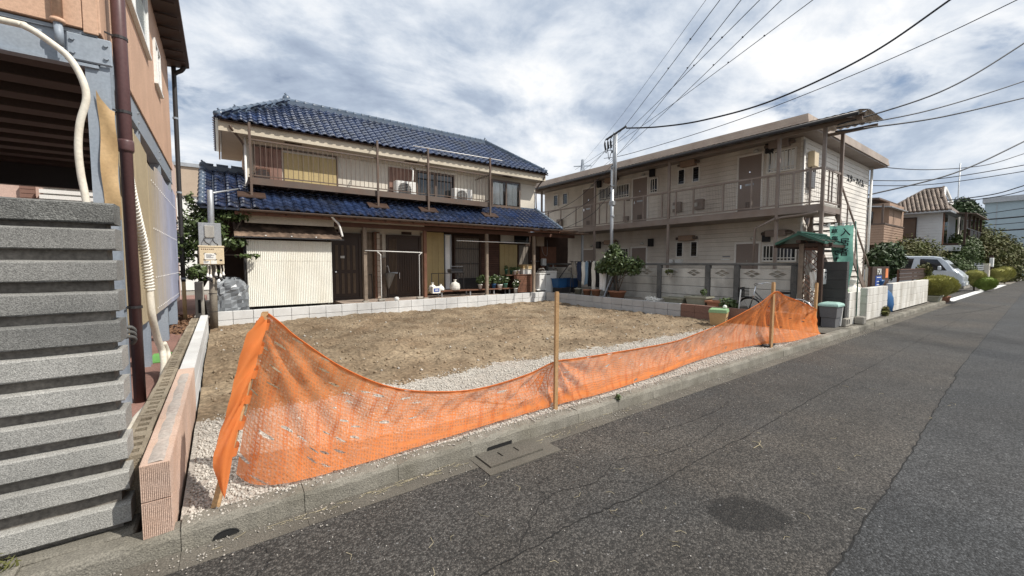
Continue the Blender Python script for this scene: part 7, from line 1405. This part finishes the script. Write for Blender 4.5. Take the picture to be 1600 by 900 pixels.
# ================================================================ overhead wires
def wire(name, label, pts, r, grp='overhead wires', n=10, cat='wire'): return tag(MB().tube(spline(pts, n), r, 5, False).build(name, 'wire', None, True), label, cat, grp)
wire('power_cable', 'thickest black cable sagging from the steel service pole up over the road', [(11.2, 8.95, 6.1), (11.5, 7.9, 5.92), (11.83, 6.6, 5.83), (12.42, 5.01, 6.02), (13.07, 3.23, 6.64), (13.56, 1.88, 7.5), (14.2, .1, 8.8)], .024)
wire('power_cable', 'thin cable below the thickest one, crossing above the apartment roof', [(13.0, 11.5, 5.9), (13.21, 10.27, 5.88), (13.77, 7.01, 6.18), (14.17, 4.61, 6.57), (14.52, 2.57, 7.03), (14.79, .99, 7.5), (15.1, -.8, 8.1)], .011)
wire('power_cable', 'highest of three cables leaving the canopy end of the apartment block', [(12.75, 3.6, 5.05), (14.57, 2.09, 5.79), (16.26, .93, 6.98), (18, -.3, 8.5)], .018); wire('power_cable', 'middle of three cables leaving the canopy end of the apartment block', [(12.75, 3.62, 4.98), (15.45, 2.42, 5.63), (19.52, 1.06, 6.96), (24, -.4, 8.6)], .016); wire('power_cable', 'lowest of three cables leaving the canopy end of the apartment block', [(12.75, 3.64, 4.9), (16.33, 2.42, 5.61), (21.44, 1.14, 6.95), (27, -.2, 8.4)], .02)
wire('power_cable', 'thick cable rising from the far corner of the apartment end wall', [(21.3, 4.92, 4.32), (25.43, 3.09, 5.39), (29.13, 1.46, 6.97), (33, -.2, 8.8)], .03); wire('power_cable', 'slack thin cable below the corner of the apartment roof', [(21.4, 4.9, 5.62), (22.5, 4.55, 5.5), (25.44, 3.67, 5.66), (29.24, 2.54, 6.17), (32.42, 1.59, 6.99), (36, .5, 8)], .018); wire('power_cable', 'nearly level cable above the brown tiled roof', [(30, 9, 6.7), (31.51, 7.22, 6.5), (33.56, 4.81, 6.42), (36.16, 1.75, 6.99), (38, -.5, 7.6)], .024); wire('power_cable', 'second nearly level cable just under the first above the tiled roof', [(30, 9, 6.4), (31.51, 7.22, 6.2), (33.56, 4.81, 6.14), (36.16, 1.75, 6.65), (38, -.5, 7.2)], .022)
for k, (z0, z1, r, lb_) in enumerate(((6.28, 6.79, .035, 'upper of two wires passing over the dense dark tree'), (6.09, 6.45, .03, 'lower of two wires passing over the dense dark tree'))): wire('power_cable', lb_, [(42, 6, z0 - .25), (43.2, 3.51, z0), (43.93, 2.05, z1), (45, 0, z1 + .9)], r)
for k, (z0, z1, r, lb_) in enumerate(((6.45, 6.82, .035, 'topmost wire across the face of the big grey building'), (5.89, 6.04, .07, 'upper thick cable across the big grey building'), (5.31, 5.49, .035, 'thin wire between two thick cables across the grey building'), (4.76, 4.83, .075, 'lowest thick cable across the big grey building'))): wire('power_cable', lb_, [(61.1, 6.5, z0 - .02), (61.4, 5.4, z0), (61.95, 2.74, z1), (62.4, .5, z1 + .3)], r)
t = thing('antenna_mast', 'thin mast rising beside the dense dark tree', 'mast', (70, 6.4, 0)); MB().tube([(70, 8.0, 0), (70, 8.0, 13.2)], .06, 6).build('mast', 'galv', t, True); MB().tube([(69.6, 8.0, 12.9), (70.4, 8.0, 12.9)], .03, 5).build('crossbar', 'galv', t, True)
for k, (p, lb_) in enumerate((([(11.2, 9.5, 5.0), (10.8, 10.88, 3.93), (10.43, 12.24, 3.47)], 'upper service wire from the steel pole to the corner of the blue roof'), ([(11.18, 9.55, 4.3), (10.83, 10.75, 3.61), (10.56, 11.75, 3.09)], 'middle service wire from the steel pole to the eave of the blue roof'), ([(11.18, 9.55, 4.05), (10.97, 10.24, 3.34), (10.62, 11.5, 2.84)], 'lowest service wire from the steel pole to the eave of the blue roof'))): wire('service_wire', lb_, p, .009, 'service wires of the blue roofed house')
# transmission line and tower
tw = thing('transmission_tower', 'distant steel lattice tower above the apartment roof', 'tower', (184, 180, 0)); tx, ty = 184., 180.
for sx_, sy_ in ((-1, -1), (1, -1), (1, 1), (-1, 1)): MB().bar((tx + 4 * sx_, ty + 4 * sy_, 0), (tx + .3 * sx_, ty + .3 * sy_, 66), .5).build('leg', 'lattice_metal', tw)
for k in range(10):
    z0, z1 = 20 + 4.4 * k, 24.4 + 4.4 * k; w0 = 4 - 3.7 * z0 / 66; w1 = 4 - 3.7 * z1 / 66
    for s_ in (-1, 1): MB().bar((tx - w0 * s_, ty - w0, z0), (tx + w1 * s_, ty - w1, z1), .3).build('brace', 'lattice_metal', tw); MB().bar((tx - w0, ty - w0 * s_, z0), (tx - w1, ty + w1 * s_, z1), .3).build('brace', 'lattice_metal', tw)
for z, w in ((52, 8), (57, 7), (62, 5.5)): MB().bar((tx - w * .7, ty + w * .7, z), (tx + w * .7, ty - w * .7, z), .4, .5).build('arm', 'lattice_metal', tw)
tl = [(74.04, 41.58), (76.14, 40.07), (79.3, 37.79), (82.07, 35.79), (85.31, 33.45), (89.99, 30.07)]; nm = ['leftmost faint', 'second from the left', 'third from the left', 'fourth from the left', 'fifth from the left', 'rightmost']
for k, (x, y) in enumerate(tl):
    o = 4.6 * (1 if k % 2 else -1) if k else 0; a = Vector((tx - o * .7, ty + o * .7, (66, 52, 52, 57, 57, 62)[k] - 2)); b = Vector((x, y, 50)); d = b - a; c = b + d * .55; mid = a.lerp(b, .55) - Vector((0, 0, 1.5))
    l_ = thing('transmission_line', nm[k] + ' of the high voltage lines crossing the sky', 'wire', a, 'high voltage lines'); MB().tube(spline([a, mid, b, c + Vector((0, 0, 3))], 8), .045 if k == 0 else .075, 5, False).build('conductor', 'wire', l_, True)
    for q in ((.86, .93) if k else ()): p = a.lerp(b, q) - Vector((0, 0, .5 if q < .9 else .25)); MB().box(p.x - .13, p.y - .13, p.z - .15, p.x + .13, p.y + .13, p.z + .12).build('spacer', 'wire', l_)
